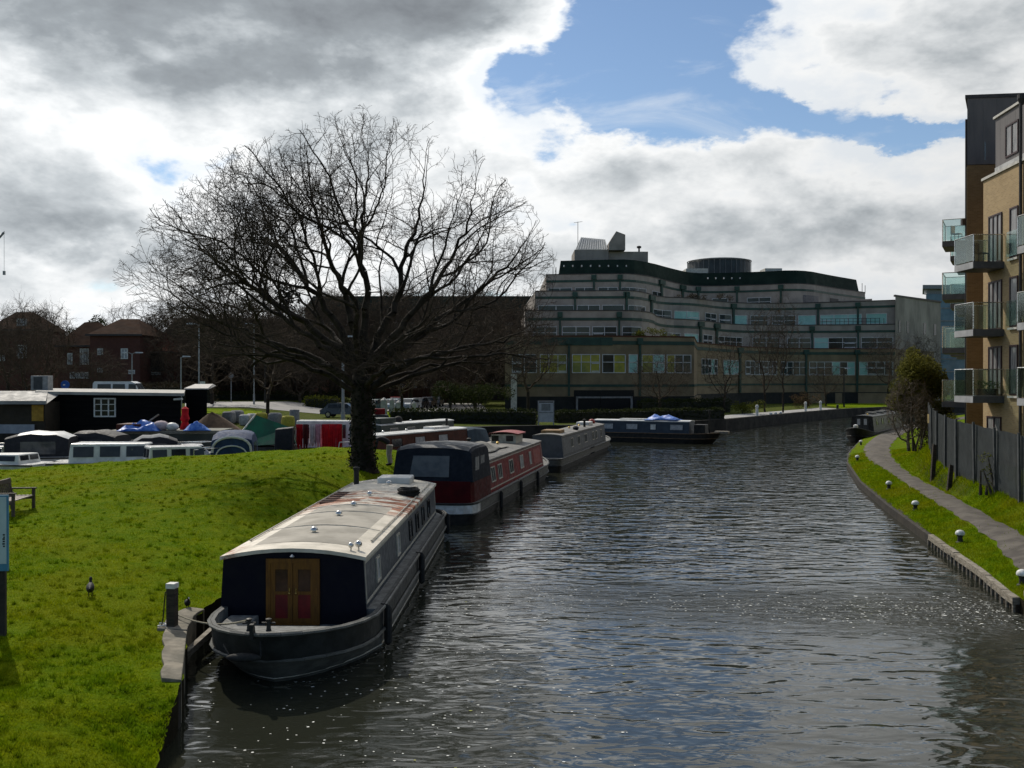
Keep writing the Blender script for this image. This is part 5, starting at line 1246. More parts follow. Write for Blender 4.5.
def colonize(attr, seed_nodes, seed_par, step, di, dk, iters=160, jit=.18, seed=0, up=0.0):
    rr = np.random.default_rng(seed)
    N = [np.array(p, float) for p in seed_nodes]; PA = list(seed_par)
    A = attr.copy(); best = np.full(len(A), 1e9); bi = np.zeros(len(A), int)
    for i, p in enumerate(N):
        d_ = np.linalg.norm(A - p, axis=1); m_ = d_ < best; best[m_] = d_[m_]; bi[m_] = i
    seen = set()
    for it in range(iters):
        act = best < di
        if not act.any():
            if len(A) == 0: break
            act = best < best.min() + .5
        dirs = {}
        v = A[act] - np.array([N[i] for i in bi[act]]); v /= np.linalg.norm(v, axis=1, keepdims=True) + 1e-9
        idx = bi[act]; u, inv = np.unique(idx, return_inverse=True); S = np.zeros((len(u), 3)); np.add.at(S, inv, v)
        new = []
        for q, i in enumerate(u):
            g = S[q]; g = g / (np.linalg.norm(g) + 1e-9) + rr.normal(0, jit, 3) + np.array([0, 0, up]); g /= np.linalg.norm(g)
            p = N[i] + g * step; key = (int(i), round(p[0], 1), round(p[1], 1), round(p[2], 1))
            if key in seen: continue
            seen.add(key); new.append((p, int(i)))
        if not new: break
        for p, i in new:
            N.append(p); PA.append(i); j = len(N) - 1; d_ = np.linalg.norm(A - p, axis=1); m_ = d_ < best; best[m_] = d_[m_]; bi[m_] = j
        keep = best > dk; A, best, bi = A[keep], best[keep], bi[keep]
        if len(A) == 0: break
    return np.array(N), np.array(PA)
def radii(N, PA, r0, ex):
    ch = np.zeros(len(N), int); rad = np.zeros(len(N))
    for p in PA:
        if p >= 0: ch[p] += 1
    acc = np.zeros(len(N))
    for i in range(len(N) - 1, -1, -1):
        rad[i] = r0 if ch[i] == 0 else acc[i] ** (1 / ex)
        if PA[i] >= 0: acc[PA[i]] += rad[i] ** ex
    return rad, ch
def twigs(N, PA, ch, rad, rmax, per, length, seed, r=.006, seg=3, drop=.12):
    rr = np.random.default_rng(seed); P0, P1, R0, R1 = [], [], [], []
    for i in range(1, len(N)):
        if rad[i] > rmax or PA[i] < 0: continue
        base = N[i] - N[PA[i]]; base /= np.linalg.norm(base) + 1e-9
        for _ in range(per + (2 if ch[i] == 0 else 0)):
            d_ = base + rr.normal(0, .75, 3) + np.array([0, 0, .10]); d_ /= np.linalg.norm(d_); p = N[i].copy(); L = length * rr.uniform(.4, 1.15); rc = r
            for s_ in range(seg):
                q = p + d_ * L / seg; P0.append(p); P1.append(q); R0.append(rc); rc *= .75; R1.append(rc)
                if rr.random() < .6:                       # side shoot
                    d2 = d_ + rr.normal(0, .8, 3); d2 /= np.linalg.norm(d2); P0.append(q); P1.append(q + d2 * L * .35); R0.append(rc * .8); R1.append(rc * .5)
                p = q; d_ = d_ + rr.normal(0, .35, 3) + np.array([0, 0, .05]); d_ /= np.linalg.norm(d_)
    return np.array(P0), np.array(P1), np.array(R0), np.array(R1)

# ---- recursive bare tree: limbs carry side branches, those carry shoots, those carry twigs
def grow(limbs, inside, seed, spec):
    """limbs: list of (points, radius at the start); spec: per level (spacing, length factor, angle, radius factor, segment)"""
    rr = np.random.default_rng(seed); SEG = []                     # p0, p1, r0, r1, level
    def perp(d_):
        a = np.cross(d_, [0, 0, 1.0]); n = np.linalg.norm(a); a = np.array([1.0, 0, 0]) if n < 1e-3 else a / n
        b_ = np.cross(d_, a); t_ = rr.uniform(0, 2 * math.pi); return a * math.cos(t_) + b_ * math.sin(t_)
    def walk(p, d_, L, r, lev, free=False):
        sp, lf, ang, rf, seg = spec[min(lev, len(spec) - 1)]
        n = max(2, int(L / seg)); pts = [p]; dirs = [d_]; rad = [r]
        rend = max(.0042, r * .22)
        for k in range(n):
            d_ = d_ + rr.normal(0, (.13, .15, .17, .19, .26)[lev], 3) + np.array([0, 0, .02 if lev < 2 else .03]); d_ = d_ / np.linalg.norm(d_)
            p = p + d_ * seg
            if not inside(p): break
            pts.append(p); dirs.append(d_); rad.append(lerp(r, rend, ((k + 1) / n) ** .8))
        emit(pts, rad, dirs, lev, L)
    def emit(pts, rad, dirs, lev, L, start=.2):
        n = len(pts) - 1
        if n < 1: return
        for k in range(n): SEG.append((pts[k], pts[k + 1], rad[k], rad[k + 1], lev))
        if lev + 1 >= len(spec): return
        sp, lf, ang, rf, seg = spec[lev + 1]
        acc = rr.uniform(0, sp); tot = sum(np.linalg.norm(pts[k + 1] - pts[k]) for k in range(n)); run = 0
        for k in range(n):
            ln = np.linalg.norm(pts[k + 1] - pts[k]); run += ln; acc += ln
            while acc > sp:
                acc -= sp * rr.uniform(.75, 1.3)
                if run < tot * start: continue
                if lev >= 1:
                    q_ = pts[k + 1]; inn = math.sqrt((q_[0] / 9) ** 2 + (q_[1] / 8) ** 2 + ((q_[2] - 4.5) / 10.5) ** 2)
                    if rr.random() > sstep(.20, .56, inn) + .06: continue
                rem = tot - run; d0 = dirs[min(k + 1, n)]
                a = R(rr.normal(ang, 11)); d2 = d0 * math.cos(a) + perp(d0) * math.sin(a)
                if d2[2] < -.25: d2[2] *= .4
                d2 /= np.linalg.norm(d2)
                L2 = (rem * lf + .35 * lf * tot) * rr.uniform(.65, 1.2)
                walk(pts[k + 1], d2, max(L2, seg * 2), max(.005, min(rad[k + 1] * rf, rad[k + 1] * .95)), lev + 1)
        walk(pts[-1], dirs[-1], tot * lf * .7, max(.0045, rad[-1]), lev + 1)
    for pts, r0, r1 in limbs:
        P = [np.array(q, float) for q in pts]; fine = [P[0]]
        for a, b_ in zip(P[:-1], P[1:]):
            m_ = max(1, int(np.linalg.norm(b_ - a) / .35))
            for k in range(1, m_ + 1): fine.append(a + (b_ - a) * k / m_ + rr.normal(0, .05, 3))
        dirs = [fine[1] - fine[0]] + [b_ - a for a, b_ in zip(fine[:-1], fine[1:])]; dirs = [q / np.linalg.norm(q) for q in dirs]
        n = len(fine) - 1; rad = [lerp(r0, r1, (k / n) ** .75) for k in range(n + 1)]
        emit(fine, rad, dirs, 0, 0, .33)
    A = [np.array([q[i] for q in SEG]) for i in range(5)]
    return A
# ---- the big oak
TX, TY = at(363, 40.0); TZ = lawn_z(TX, TY)
def oak():
    cols = [-9.4, -8.6, -7.2, -5.6, -4.4, -2.6, -1.2, 0.4, 2.0, 3.4, 4.6, 5.8, 6.9, 7.8]
    tops = [8.4, 9.7, 11.6, 12.8, 13.5, 14.4, 14.8, 15.0, 14.7, 14.3, 13.3, 12.4, 11.1, 9.2]
    bots = [7.0, 6.4, 5.6, 4.8, 4.2, 3.4, 3.0, 3.0, 3.0, 3.2, 3.4, 3.4, 4.0, 5.4]
    def inside(p):
        x, y, z = p
        if abs(y) > 8.0: return False
        c = math.sqrt(max(0, 1 - (y / 8.4) ** 2)); xs = (x + .9) / max(c, .25) - .9
        if xs < -9.4 or xs > 7.8: return False
        zt, zb = np.interp(xs, cols, tops), np.interp(xs, cols, bots); zt = 6.2 + (zt - 6.2) * (.25 + .75 * c)
        return zb < z < zt + .25 * math.sin(x * 2.3) * math.sin(y * 1.9 + 1)
    f0, f = (.0, 0, 3.3), (-.08, .02, 4.3)
    limbs = [([f0, (1.0, -.3, 4.2), (2.3, -.6, 4.8), (4.0, -.5, 5.3), (5.6, -.2, 5.6), (6.8, .1, 6.3)], .19, .035),
             ([f0, (-.9, .4, 4.2), (-2.2, .9, 4.9), (-3.9, 1.0, 5.6), (-5.6, .8, 6.3), (-7.4, .6, 7.3), (-8.7, .4, 8.1)], .20, .03),
             ([f, (-.9, -.5, 5.2), (-2.2, -.9, 6.3), (-3.5, -1.2, 7.3), (-5.2, -1.4, 8.6), (-6.8, -1.5, 9.9)], .22, .03),
             ([f, (-.6, .3, 5.4), (-1.6, .6, 7.0), (-2.9, .9, 8.8), (-4.0, 1.0, 10.6), (-4.6, 1.1, 12.2)], .21, .03),
             ([f, (-.30, .3, 5.6), (-.8, .6, 7.6), (-1.7, .8, 9.8), (-2.3, 1.0, 12.0), (-2.4, 1.0, 13.4)], .20, .028),
             ([f, (.05, -.2, 5.8), (.25, -.3, 7.6), (-.1, -.5, 9.6), (.25, -.4, 11.8), (.2, -.4, 13.8)], .22, .028),
             ([f, (.5, .3, 5.4), (1.2, .6, 7.2), (1.6, .9, 9.2), (2.2, 1.1, 11.4), (2.4, 1.2, 13.4)], .21, .028),
             ([f, (.8, -.5, 5.2), (2.0, -.9, 6.6), (3.2, -1.1, 8.2), (4.1, -1.2, 10.0), (4.6, -1.2, 12.0)], .21, .028),
             ([f, (1.0, -.1, 5.0), (2.6, -.2, 6.1), (4.2, -.1, 7.3), (5.7, .1, 8.7), (6.7, .2, 10.2)], .20, .028),
             ([f, (.3, 1.1, 5.4), (.7, 2.6, 6.8), (1.2, 4.2, 8.4), (1.5, 5.4, 10.0)], .18, .03), ([f, (-.1, -1.2, 5.4), (.2, -2.7, 6.8), (-.5, -4.2, 8.4), (-.4, -5.4, 10.2)], .18, .03),
             ([f, (-1.0, 1.3, 5.4), (-2.4, 2.8, 6.8), (-3.8, 4.0, 8.2), (-4.9, 4.8, 9.6)], .17, .03), ([f, (1.2, 1.4, 5.2), (3.0, 2.8, 6.4), (4.6, 3.6, 7.6), (5.4, 4.2, 8.8)], .17, .03),
             ([f, (-1.1, -1.3, 5.2), (-2.6, -2.9, 6.4), (-4.2, -4.0, 7.8), (-5.3, -4.6, 9.2)], .17, .03), ([f, (1.0, -1.5, 5.0), (2.6, -3.0, 6.2), (4.2, -4.0, 7.4)], .16, .03),
             ([f0, (.5, -1.1, 4.0), (1.6, -2.6, 4.6), (3.2, -3.6, 5.0), (5.0, -3.8, 5.3)], .13, .03), ([f0, (.9, .9, 4.0), (2.6, 2.0, 4.5), (4.6, 2.4, 4.7), (6.2, 2.2, 4.9)], .13, .03), ([f0, (1.6, .6, 4.0), (3.8, .9, 4.7), (6.0, .9, 5.4), (7.3, .9, 6.4)], .14, .03), ([f0, (-1.6, -.6, 4.3), (-3.6, -1.0, 5.0), (-5.8, -1.2, 6.1), (-7.6, -1.2, 7.2)], .14, .03), ([f0, (-.7, -.9, 4.2), (-2.2, -2.2, 4.9), (-4.0, -3.0, 5.8), (-5.8, -3.2, 6.8)], .13, .03)]
    spec = [(0, 0, 0, 0, .35), (.95, .74, 40, .72, .30), (.46, .58, 44, .66, .22), (.23, .48, 48, .60, .14), (.125, .50, 50, .70, .09)]
    P0, P1, R0, R1, LV_ = grow([(q_, a_ * 1.0, .013) for q_, a_, b__ in limbs], inside, 12, spec)
    
    T = thing('oak_tree', 'large bare oak tree with ivy on its trunk standing on the lawn', 'tree', (TX, TY, TZ - .15))
    T.scale = (1, 1, .945)
    prof = [(0.0, .68), (.25, .54), (.6, .47), (1.2, .44), (2.2, .425), (3.2, .43), (3.7, .40), (4.3, .30), (4.9, .20)]
    tp = [tubes_fast(np.array([[-.02 * a[0], 0, a[0]]]), np.array([[-.02 * b_[0], 0, b_[0]]]), np.array([a[1]]), np.array([b_[1]]), 14) for a, b_ in zip(prof[:-1], prof[1:])]
    mesh_from('trunk', tp, bark, T)
    a = R1 > .03; b_ = (~a) & (LV_ < 4); c = LV_ >= 4; c &= ~a
    mesh_from('branches', [tubes_fast(P0[a], P1[a], R0[a], R1[a], 8)], bark, T)
    mesh_from('crown', [tubes_fast(P0[b_], P1[b_], np.maximum(R0[b_], .0065), np.maximum(R1[b_], .0055), 4)], twigm, T)
    mesh_from('twigs', [tubes_fast(P0[c], P1[c], np.maximum(R0[c], .0055), np.maximum(R1[c], .0042), 3)], twigm, T, smooth=False)
    mb = MB()
    rr2 = np.random.default_rng(4)
    for _ in range(1500):
        z = rr2.uniform(.1, 3.9); th = rr2.uniform(0, 2 * math.pi); r_ = (.45 + .10 * math.exp(-z * 2) + abs(rr2.normal(0, .07))) * (1 - .03 * z)
        p = Vector((r_ * math.cos(th), r_ * math.sin(th), z)); u = Vector(rr2.normal(size=3)).normalized(); v = u.orthogonal().normalized(); s1 = rr2.uniform(.03, .075)
        mb.add([p - u * s1, p + v * s1 * .7, p + u * s1, p - v * s1 * .7], [(0, 1, 2, 3)])
    mb.build('ivy', ivy_m, T)
    mb = MB(); leafball(mb, (-2.9, -.6, 7.4), .55, 420, .075, 9, 1.2, .0); mb.build('ivy', mat('dead_ivy', (.02, .018, .012)), T)
    return T
OAK = oak()

# ---- smaller bare trees, a few meshes re-used as individual trees
def bare_tree_meshes(seed, H, spread, bot, n, step, trunk_h, up, twl, r0=.012, ex=2.2, nt=1, tr=.008):
    rr = np.random.default_rng(seed); A = []
    while len(A) < n:
        v = rr.normal(size=3); v /= np.linalg.norm(v); q = rr.random() ** .4
        x, y, z = v * q
        zz = bot + (H - bot) * (z * .5 + .5); w_ = spread * (1 if z > -.2 else 1)
        if math.sin(x * 5 + seed) * math.sin(y * 5 + 1) * math.sin(z * 5 + 2) < -.35: continue
        A.append((x * w_, y * w_, zz))
    S = [(0, 0, 0)]; PAr = [-1]
    for k in range(1, int(trunk_h / step) + 1): S.append((rr.normal(0, .03), rr.normal(0, .03), k * step)); PAr.append(k - 1)
    N, PA = colonize(np.array(A), S, PAr, step, step * 7, step * 1.3, 90, .2, seed, up); rad, ch = radii(N, PA, r0, ex)
    i = np.where(PA >= 0)[0]; P0, P1, R0, R1 = N[PA[i]], N[i], np.minimum(rad[PA[i]], rad[i] * 1.5 + .01), rad[i]
    a = P1[:, 2] < trunk_h + .01; b_ = ~a
    t0, t1, q0, q1 = twigs(N, PA, ch, rad, .03, nt, twl, seed + 1, tr)
    return (tubes_fast(P0[a], P1[a], R0[a], R1[a], 7), [tubes_fast(P0[b_], P1[b_], R0[b_], R1[b_], 4), tubes_fast(t0, t1, q0, q1, 3)])
def split_quads(parts): return parts
def make_tree(kindname, label, loc, meshes, mb_, mt_, group, sc_=1, rz=0):
    T = thing(kindname, label, 'tree', loc, rz, group)
    mesh_from('trunk', [meshes[0]], mb_, T); mesh_from('crown', meshes[1], mt_, T, smooth=False)
    T.scale = (sc_,) * 3 if not isinstance(sc_, tuple) else sc_
    return T
M1 = bare_tree_meshes(21, 11, 4.6, 3.0, 750, .42, 2.6, .02, 1.2, .016, 2.2, 2, .012)
M2 = bare_tree_meshes(22, 13, 2.9, 2.6, 650, .42, 2.4, .10, 1.1, .016, 2.25, 2, .012)
M3 = bare_tree_meshes(23, 8, 4.0, 1.0, 900, .36, .8, .0, 1.1, .014, 2.2, 3, .013)
M4 = bare_tree_meshes(41, 14, 5.2, 1.2, 1500, .40, .9, .03, 1.3, .020, 2.2, 3, .028)
G = 'bare trees behind the basin and along the far road'
T1 = make_tree('bare_tree', 'broad bare tree standing at the roadside left of the oak trunk', (*at(268, 88), 1.3), M1, bark, twig2, G, (.95, .95, 1.0))
T2 = make_tree('bare_tree', 'slim tall bare tree at the quay in front of the curved office front', (*at(765, 122), 1.2), M2, bark, twig2, G, (.9, .9, 1.02))
T3 = make_tree('bare_tree', 'dense bushy bare tree beside the road at the far left behind the black hut', (*at(28, 96), 2.0), M3, bark2, twig2, G, (1.0, 1.0, 1.33))
def T_(src, px, D, z, s_, rz, label): return dup(src, (*at(px, D), z), rz, label, s_)
T4 = make_tree('bare_tree', 'dense brown bare tree at the left end of the flat topped brick block', (*at(178, 138), 1.6), M4, bark2, twig2, G, (1.0, 1.0, 1.0))
for px_4, D_4, z_4, r_4, lab_4 in ((214, 141, 1.02, .9, 'dense brown bare tree second from the left end of the brick block'), (252, 138, 1.08, 2.2, 'dense brown bare tree before the middle of the brick block'), (292, 142, 1.0, 3.9, 'dense brown bare tree before the right end of the brick block'), (330, 140, 1.14, 5.2, 'dense brown bare tree between brick block and office wing'), (392, 150, 1.22, 1.3, 'dense brown bare tree behind the right edge of the oak trunk'), (432, 152, 1.14, 4.4, 'dense brown bare tree before the middle of the office wing'), (474, 150, 1.24, 2.9, 'dense brown bare tree before the right part of the office wing'), (512, 146, 1.12, .3, 'dense brown bare tree touching the left end of the terraced office'), (36, 150, .98, 3.3, 'dense brown bare tree in front of the far left terrace house')): dup(T4, (*at(px_4, D_4), 1.5), r_4, lab_4, (1.0, 1.0, z_4))
T_(T2, 783, 121, 1.2, (.85, .85, 1.08), 2.0, 'tallest slim bare tree on the quay, right of its twin by the office')
T_(T2, 724, 118, 1.2, (1.0, 1.0, .72), 3.3, 'short slim bare tree on the quay left of the tall pair')
T_(T1, 660, 106, 1.2, (.75, .75, .62), 1.0, 'small spreading bare tree behind the dark blue narrowboat, right of the garage opening')
T_(T1, 402, 103, 1.3, (.9, .9, .85), 2.2, 'bare tree with pale trunk in front of the parked cars')
T_(T1, 320, 135, 1.4, (1.35, 1.35, 1.1), 4.0, 'broad bare tree behind the oak trunk on the far side of the road')
T_(T2, 212, 112, 1.6, (1.5, 1.5, .95), 5.0, 'upright bare tree before the long brick block, left of the tall lamp post bend')
T_(T1, 475, 128, 1.3, (1.4, 1.4, 1.2), 0.4, 'broad bare tree between the parked cars and the office corner')
T_(T1, 528, 112, 1.3, (1.0, 1.0, .98), 3.0, 'bare tree overlapping the left end of the terraced office')
T_(T2, 433, 140, 1.4, (1.8, 1.8, 1.15), 1.4, 'upright bare tree behind the row of parked cars')
T_(T3, 370, 150, 1.4, (1.6, 1.6, 1.7), 1.9, 'dense twiggy tree behind the oak against the dark long block')
T_(T3, 240, 140, 1.6, (1.5, 1.5, 1.6), 4.4, 'dense twiggy tree in front of the brick office windows')
T_(T3, 195, 141, 1.6, (1.9, 1.9, 2.0), 1.1, 'dense twiggy tree at the left end of the flat topped brick block')
T_(T3, 270, 143, 1.6, (1.9, 1.9, 1.95), 2.6, 'dense twiggy tree covering the middle of the flat topped brick block')
T_(T3, 335, 146, 1.4, (2.0, 2.0, 2.1), 0.3, 'dense twiggy tree between the brick block and the long office wing')
T_(T3, 410, 155, 1.4, (2.1, 2.1, 2.3), 4.9, 'dense twiggy tree before the left half of the long office wing')
T_(T3, 480, 158, 1.4, (2.1, 2.1, 2.25), 3.1, 'dense twiggy tree before the right half of the long office wing')
T_(T3, 180, 128, 1.9, (1.2, 1.2, 1.5), 0.9, 'dense twiggy tree between the brick houses and the tall street lamp')
T_(T3, 300, 128, 1.4, (1.4, 1.4, 1.5), 3.6, 'dense twiggy tree left of the oak trunk beyond the road')
T_(T3, 450, 132, 1.4, (1.4, 1.4, 1.45), 5.1, 'dense twiggy tree above the parked cars right of the oak')
T_(T3, 95, 112, 2.3, (.9, .9, .8), 2.4, 'low twiggy tree in front of the brick house windows')
T_(T3, 508, 150, 1.4, (1.2, 1.2, 1.45), 2.9, 'dense twiggy tree close to the office building left end')
T_(T1, 140, 190, 2.4, (1.8, 1.8, 1.62), 5.4, 'wide bare tree showing over the right end of the brick house roof')
T_(T2, 52, 130, 2.4, (1.3, 1.3, .98), 0.2, 'upright bare tree beside the left gable of the brick houses')
T_(T1, 8, 120, 2.4, (1.1, 1.1, 1.05), 2.6, 'bare tree at the far left edge beyond the bushy one')
T_(T1, 826, 150, 1.2, (.7, .7, .6), 1.2, 'small bare tree near the quay lawn in front of the office ground floor')
T_(T1, 888, 160, 1.2, (.9, .9, 1.05), 4.2, 'bare tree rising before the blank gable wing')
T_(T1, 918, 172, 1.2, (.9, .9, 1.1), 0.8, 'bare tree at the right end of the blank gable wing')
# leafy things
leaf_y = leafmat('spring_leaf', (0.125, 0.130, 0.014), (0.070, 0.080, 0.012)); leaf_g = leafmat('evergreen_leaf', (0.040, 0.050, 0.010), (0.018, 0.026, 0.008), .3)
leaf_b = leafmat('brown_hedge_leaf', (0.060, 0.045, 0.026), (0.03, 0.026, 0.014), .2)
def shrub(name, label, loc, lobes, m_, leaf, n, seed, group=None, stems=True, cat='shrub'):
    T = thing(name, label, cat, loc, 0, group); mb = MB(); rr = random.Random(seed)
    for k, (x, y, z, r, fl) in enumerate(lobes): leafball(mb, (x, y, z), r, int(n * r * r), leaf, seed * 31 + k, fl, .25)
    mb.build('foliage', m_, T)
    if stems:
        mb = MB()
        for k in range(5):
            x, y, z, r, fl = lobes[k % len(lobes)]; mb.tube((rr.uniform(-.25, .25), rr.uniform(-.2, .2), -.1), (x + rr.uniform(-.3, .3), y, z), .06, .02, 6)
        mb.build('stems', bark2, T)
    return T
def ru(seed, n, sx, sy, z0, z1, r0, r1, fl=1): rr = random.Random(seed); return [(rr.uniform(-sx, sx), rr.uniform(-sy, sy), rr.uniform(z0, z1), rr.uniform(r0, r1), fl) for _ in range(n)]
bx_, by_ = at(915, 55.6)
shrub('leafy_bush', 'tall yellow green bush at the far end of the grey fence', (bx_ + .2, by_, 1.2), ru(3, 22, 1.25, 1.1, 1.3, 4.7, .5, .9) + [(-.3, 0, 5.3, .45, 1), (.5, .3, 4.8, .5, 1), (-1.2, -.3, 3.4, .55, 1), (-1.3, -.2, 2.6, .5, 1), (.9, -.4, 1.2, .6, 1), (1.3, 0, 2.2, .6, 1)], leafmat('olive_leaf', (0.17, 0.165, 0.03), (0.10, 0.10, 0.022)), .085, 1500, 3)
Mb = bare_tree_meshes(31, 4.0, 1.35, .4, 700, .17, .3, .03, .5, .010, 2.2, 3, .007)
make_tree('bare_shrub', 'pale twiggy bare shrub in front of the yellow green bush by the towpath', (*at(909, 54.3), 1.2), Mb, bark2, mat('pale_twig', (.16, .13, .10), (.1, .08, .06), .9, 3, 3), None, 1.0)['category'] = 'shrub'
shrub('ivy_stump', 'dark ivy covered stump below the bare shrub at the fence end', (*at(924, 51.6), 1.25), [(0, 0, .5, .42, 1.3), (.05, 0, 1.2, .40, 1.3), (-.1, 0, 1.9, .38, 1.2), (.3, 0, .4, .35, 1)], leaf_b, .05, 1600, 5)
shrub('hedge_plant', 'reddish brown shrub behind the fence below the balconies', (*at(942, 54), 1.3), ru(6, 5, .8, .5, 1.0, 2.0, .4, .6), leaf_b, .06, 600, 6)
shrub('garden_bush', 'green bush behind the fence beside the buff block wall', (*at(953, 51.5), 1.3), ru(7, 5, .5, .4, .8, 2.2, .35, .55), leaf_y, .06, 700, 7)
shrub('climbing_plant', 'thin leafy climber growing up the grey fence', (fence_x(34.2) - .3, 34.2, right_z(fence_x(34.2), 34.2)), [(0, 0, .3, .2, 1.2), (.03, 0, .75, .22, 1), (0, .1, 1.2, .24, 1)], leaf_y, .05, 700, 8)
shrub('evergreen_tree', 'low dark evergreen tree with several stems by the hedge behind the basin', (*at(478, 99), 1.25), ru(9, 15, 3.6, 1.5, 2.0, 3.4, .8, 1.3, .7), leaf_g, .11, 240, 9, cat='tree')
shrub('leafy_bush', 'round green bush on the quay left of the white bollards', (*at(741, 116), 1.1), ru(10, 7, 2.0, .8, .5, 1.3, .6, .9, .8), leaf_y, .10, 260, 10)
shrub('leafy_bush', 'reddish brown bush on the quay behind the white bollards', (*at(806, 138), 1.1), ru(11, 8, 1.8, .8, .7, 2.0, .7, 1.0, .8), leafmat('red_shrub_leaf', (.10, .055, .03), (.06, .05, .02), .3), .10, 260, 11)
shrub('terrace_shrub', 'yellowish shrub growing on the office terrace above the garage opening', (*at(655, 133), 10.2), ru(12, 9, 2.4, .6, .3, 1.8, .6, 1.0, .8), leaf_y, .12, 240, 12, stems=False)
shrub('terrace_shrub', 'low shrubs trailing over the curved upper terrace of the office', (*at(705, 166), 18.5), ru(13, 9, 4.6, .6, .2, .7, .5, .8, .8), leaf_b, .12, 240, 13, stems=False)
def hedge(label, a, b_, h, wd, m_, seed, z):
    T = thing('hedge', label, 'hedge', (*a, z), 0, 'clipped hedges behind the water'); L = math.dist(a, b_); n = int(L / .55); mb = MB()
    for k in range(n):
        u = (k + .5) / n; x, y = (b_[0] - a[0]) * u, (b_[1] - a[1]) * u
        for r_ in range(2): leafball(mb, (x, y, h * (.3 + .42 * r_) + .06 * math.sin(k)), h * .44, 170, .10, seed + k * 3 + r_, .8, .5)
    mb.build('foliage', m_, T)
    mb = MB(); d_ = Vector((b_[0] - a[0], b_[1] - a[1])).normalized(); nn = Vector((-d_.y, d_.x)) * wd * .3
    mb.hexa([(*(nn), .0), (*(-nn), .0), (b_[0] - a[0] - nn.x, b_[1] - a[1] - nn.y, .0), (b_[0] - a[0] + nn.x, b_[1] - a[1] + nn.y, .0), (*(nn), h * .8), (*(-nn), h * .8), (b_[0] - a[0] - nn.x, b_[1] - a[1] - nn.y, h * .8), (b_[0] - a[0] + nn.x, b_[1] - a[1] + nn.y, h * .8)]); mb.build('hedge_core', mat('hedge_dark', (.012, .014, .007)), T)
hedge('long dark clipped hedge behind the basin boats, left of the notice board', at(392, 91), at(536, 89), 1.35, 1.2, leaf_g, 100, 1.15)
hedge('dark hedge along the bank behind the dark blue narrowboat', at(556, 92), at(722, 101), 1.15, 1.2, leaf_g, 300, 1.15)
hedge('dense dark hedge in front of the office ground floor, right of the garage', at(640, 114), at(728, 120), 1.7, 1.4, leaf_g, 500, 1.2)
hedge('brown roadside hedge below the brick houses', at(70, 118), at(212, 116), 2.6, 1.4, leaf_b, 700, 2.2)
hedge('dark hedge across the road behind the oak trunk', at(215, 132), at(345, 136), 2.2, 1.4, leaf_g, 900, 1.4)
hedge('pale roadside shrubs to the left of the lamp post near the oak', at(306, 119), at(338, 119), 1.8, 1.4, leaf_y, 1100, 1.4)
# far wood
mb = MB(); rr = random.Random(2)
for k in range(260):
    x = rr.uniform(-330, 330); y = rr.uniform(285, 330); leafball(mb, (x, y, rr.uniform(4, 13)), rr.uniform(4, 7), 22, 1.3, 2000 + k, .9, .2)
tag(mb.build('far_wood', mat('far_wood_leaf', (.035, .034, .028), (.02, .02, .018), .9, .1, 3)), kind='stuff')
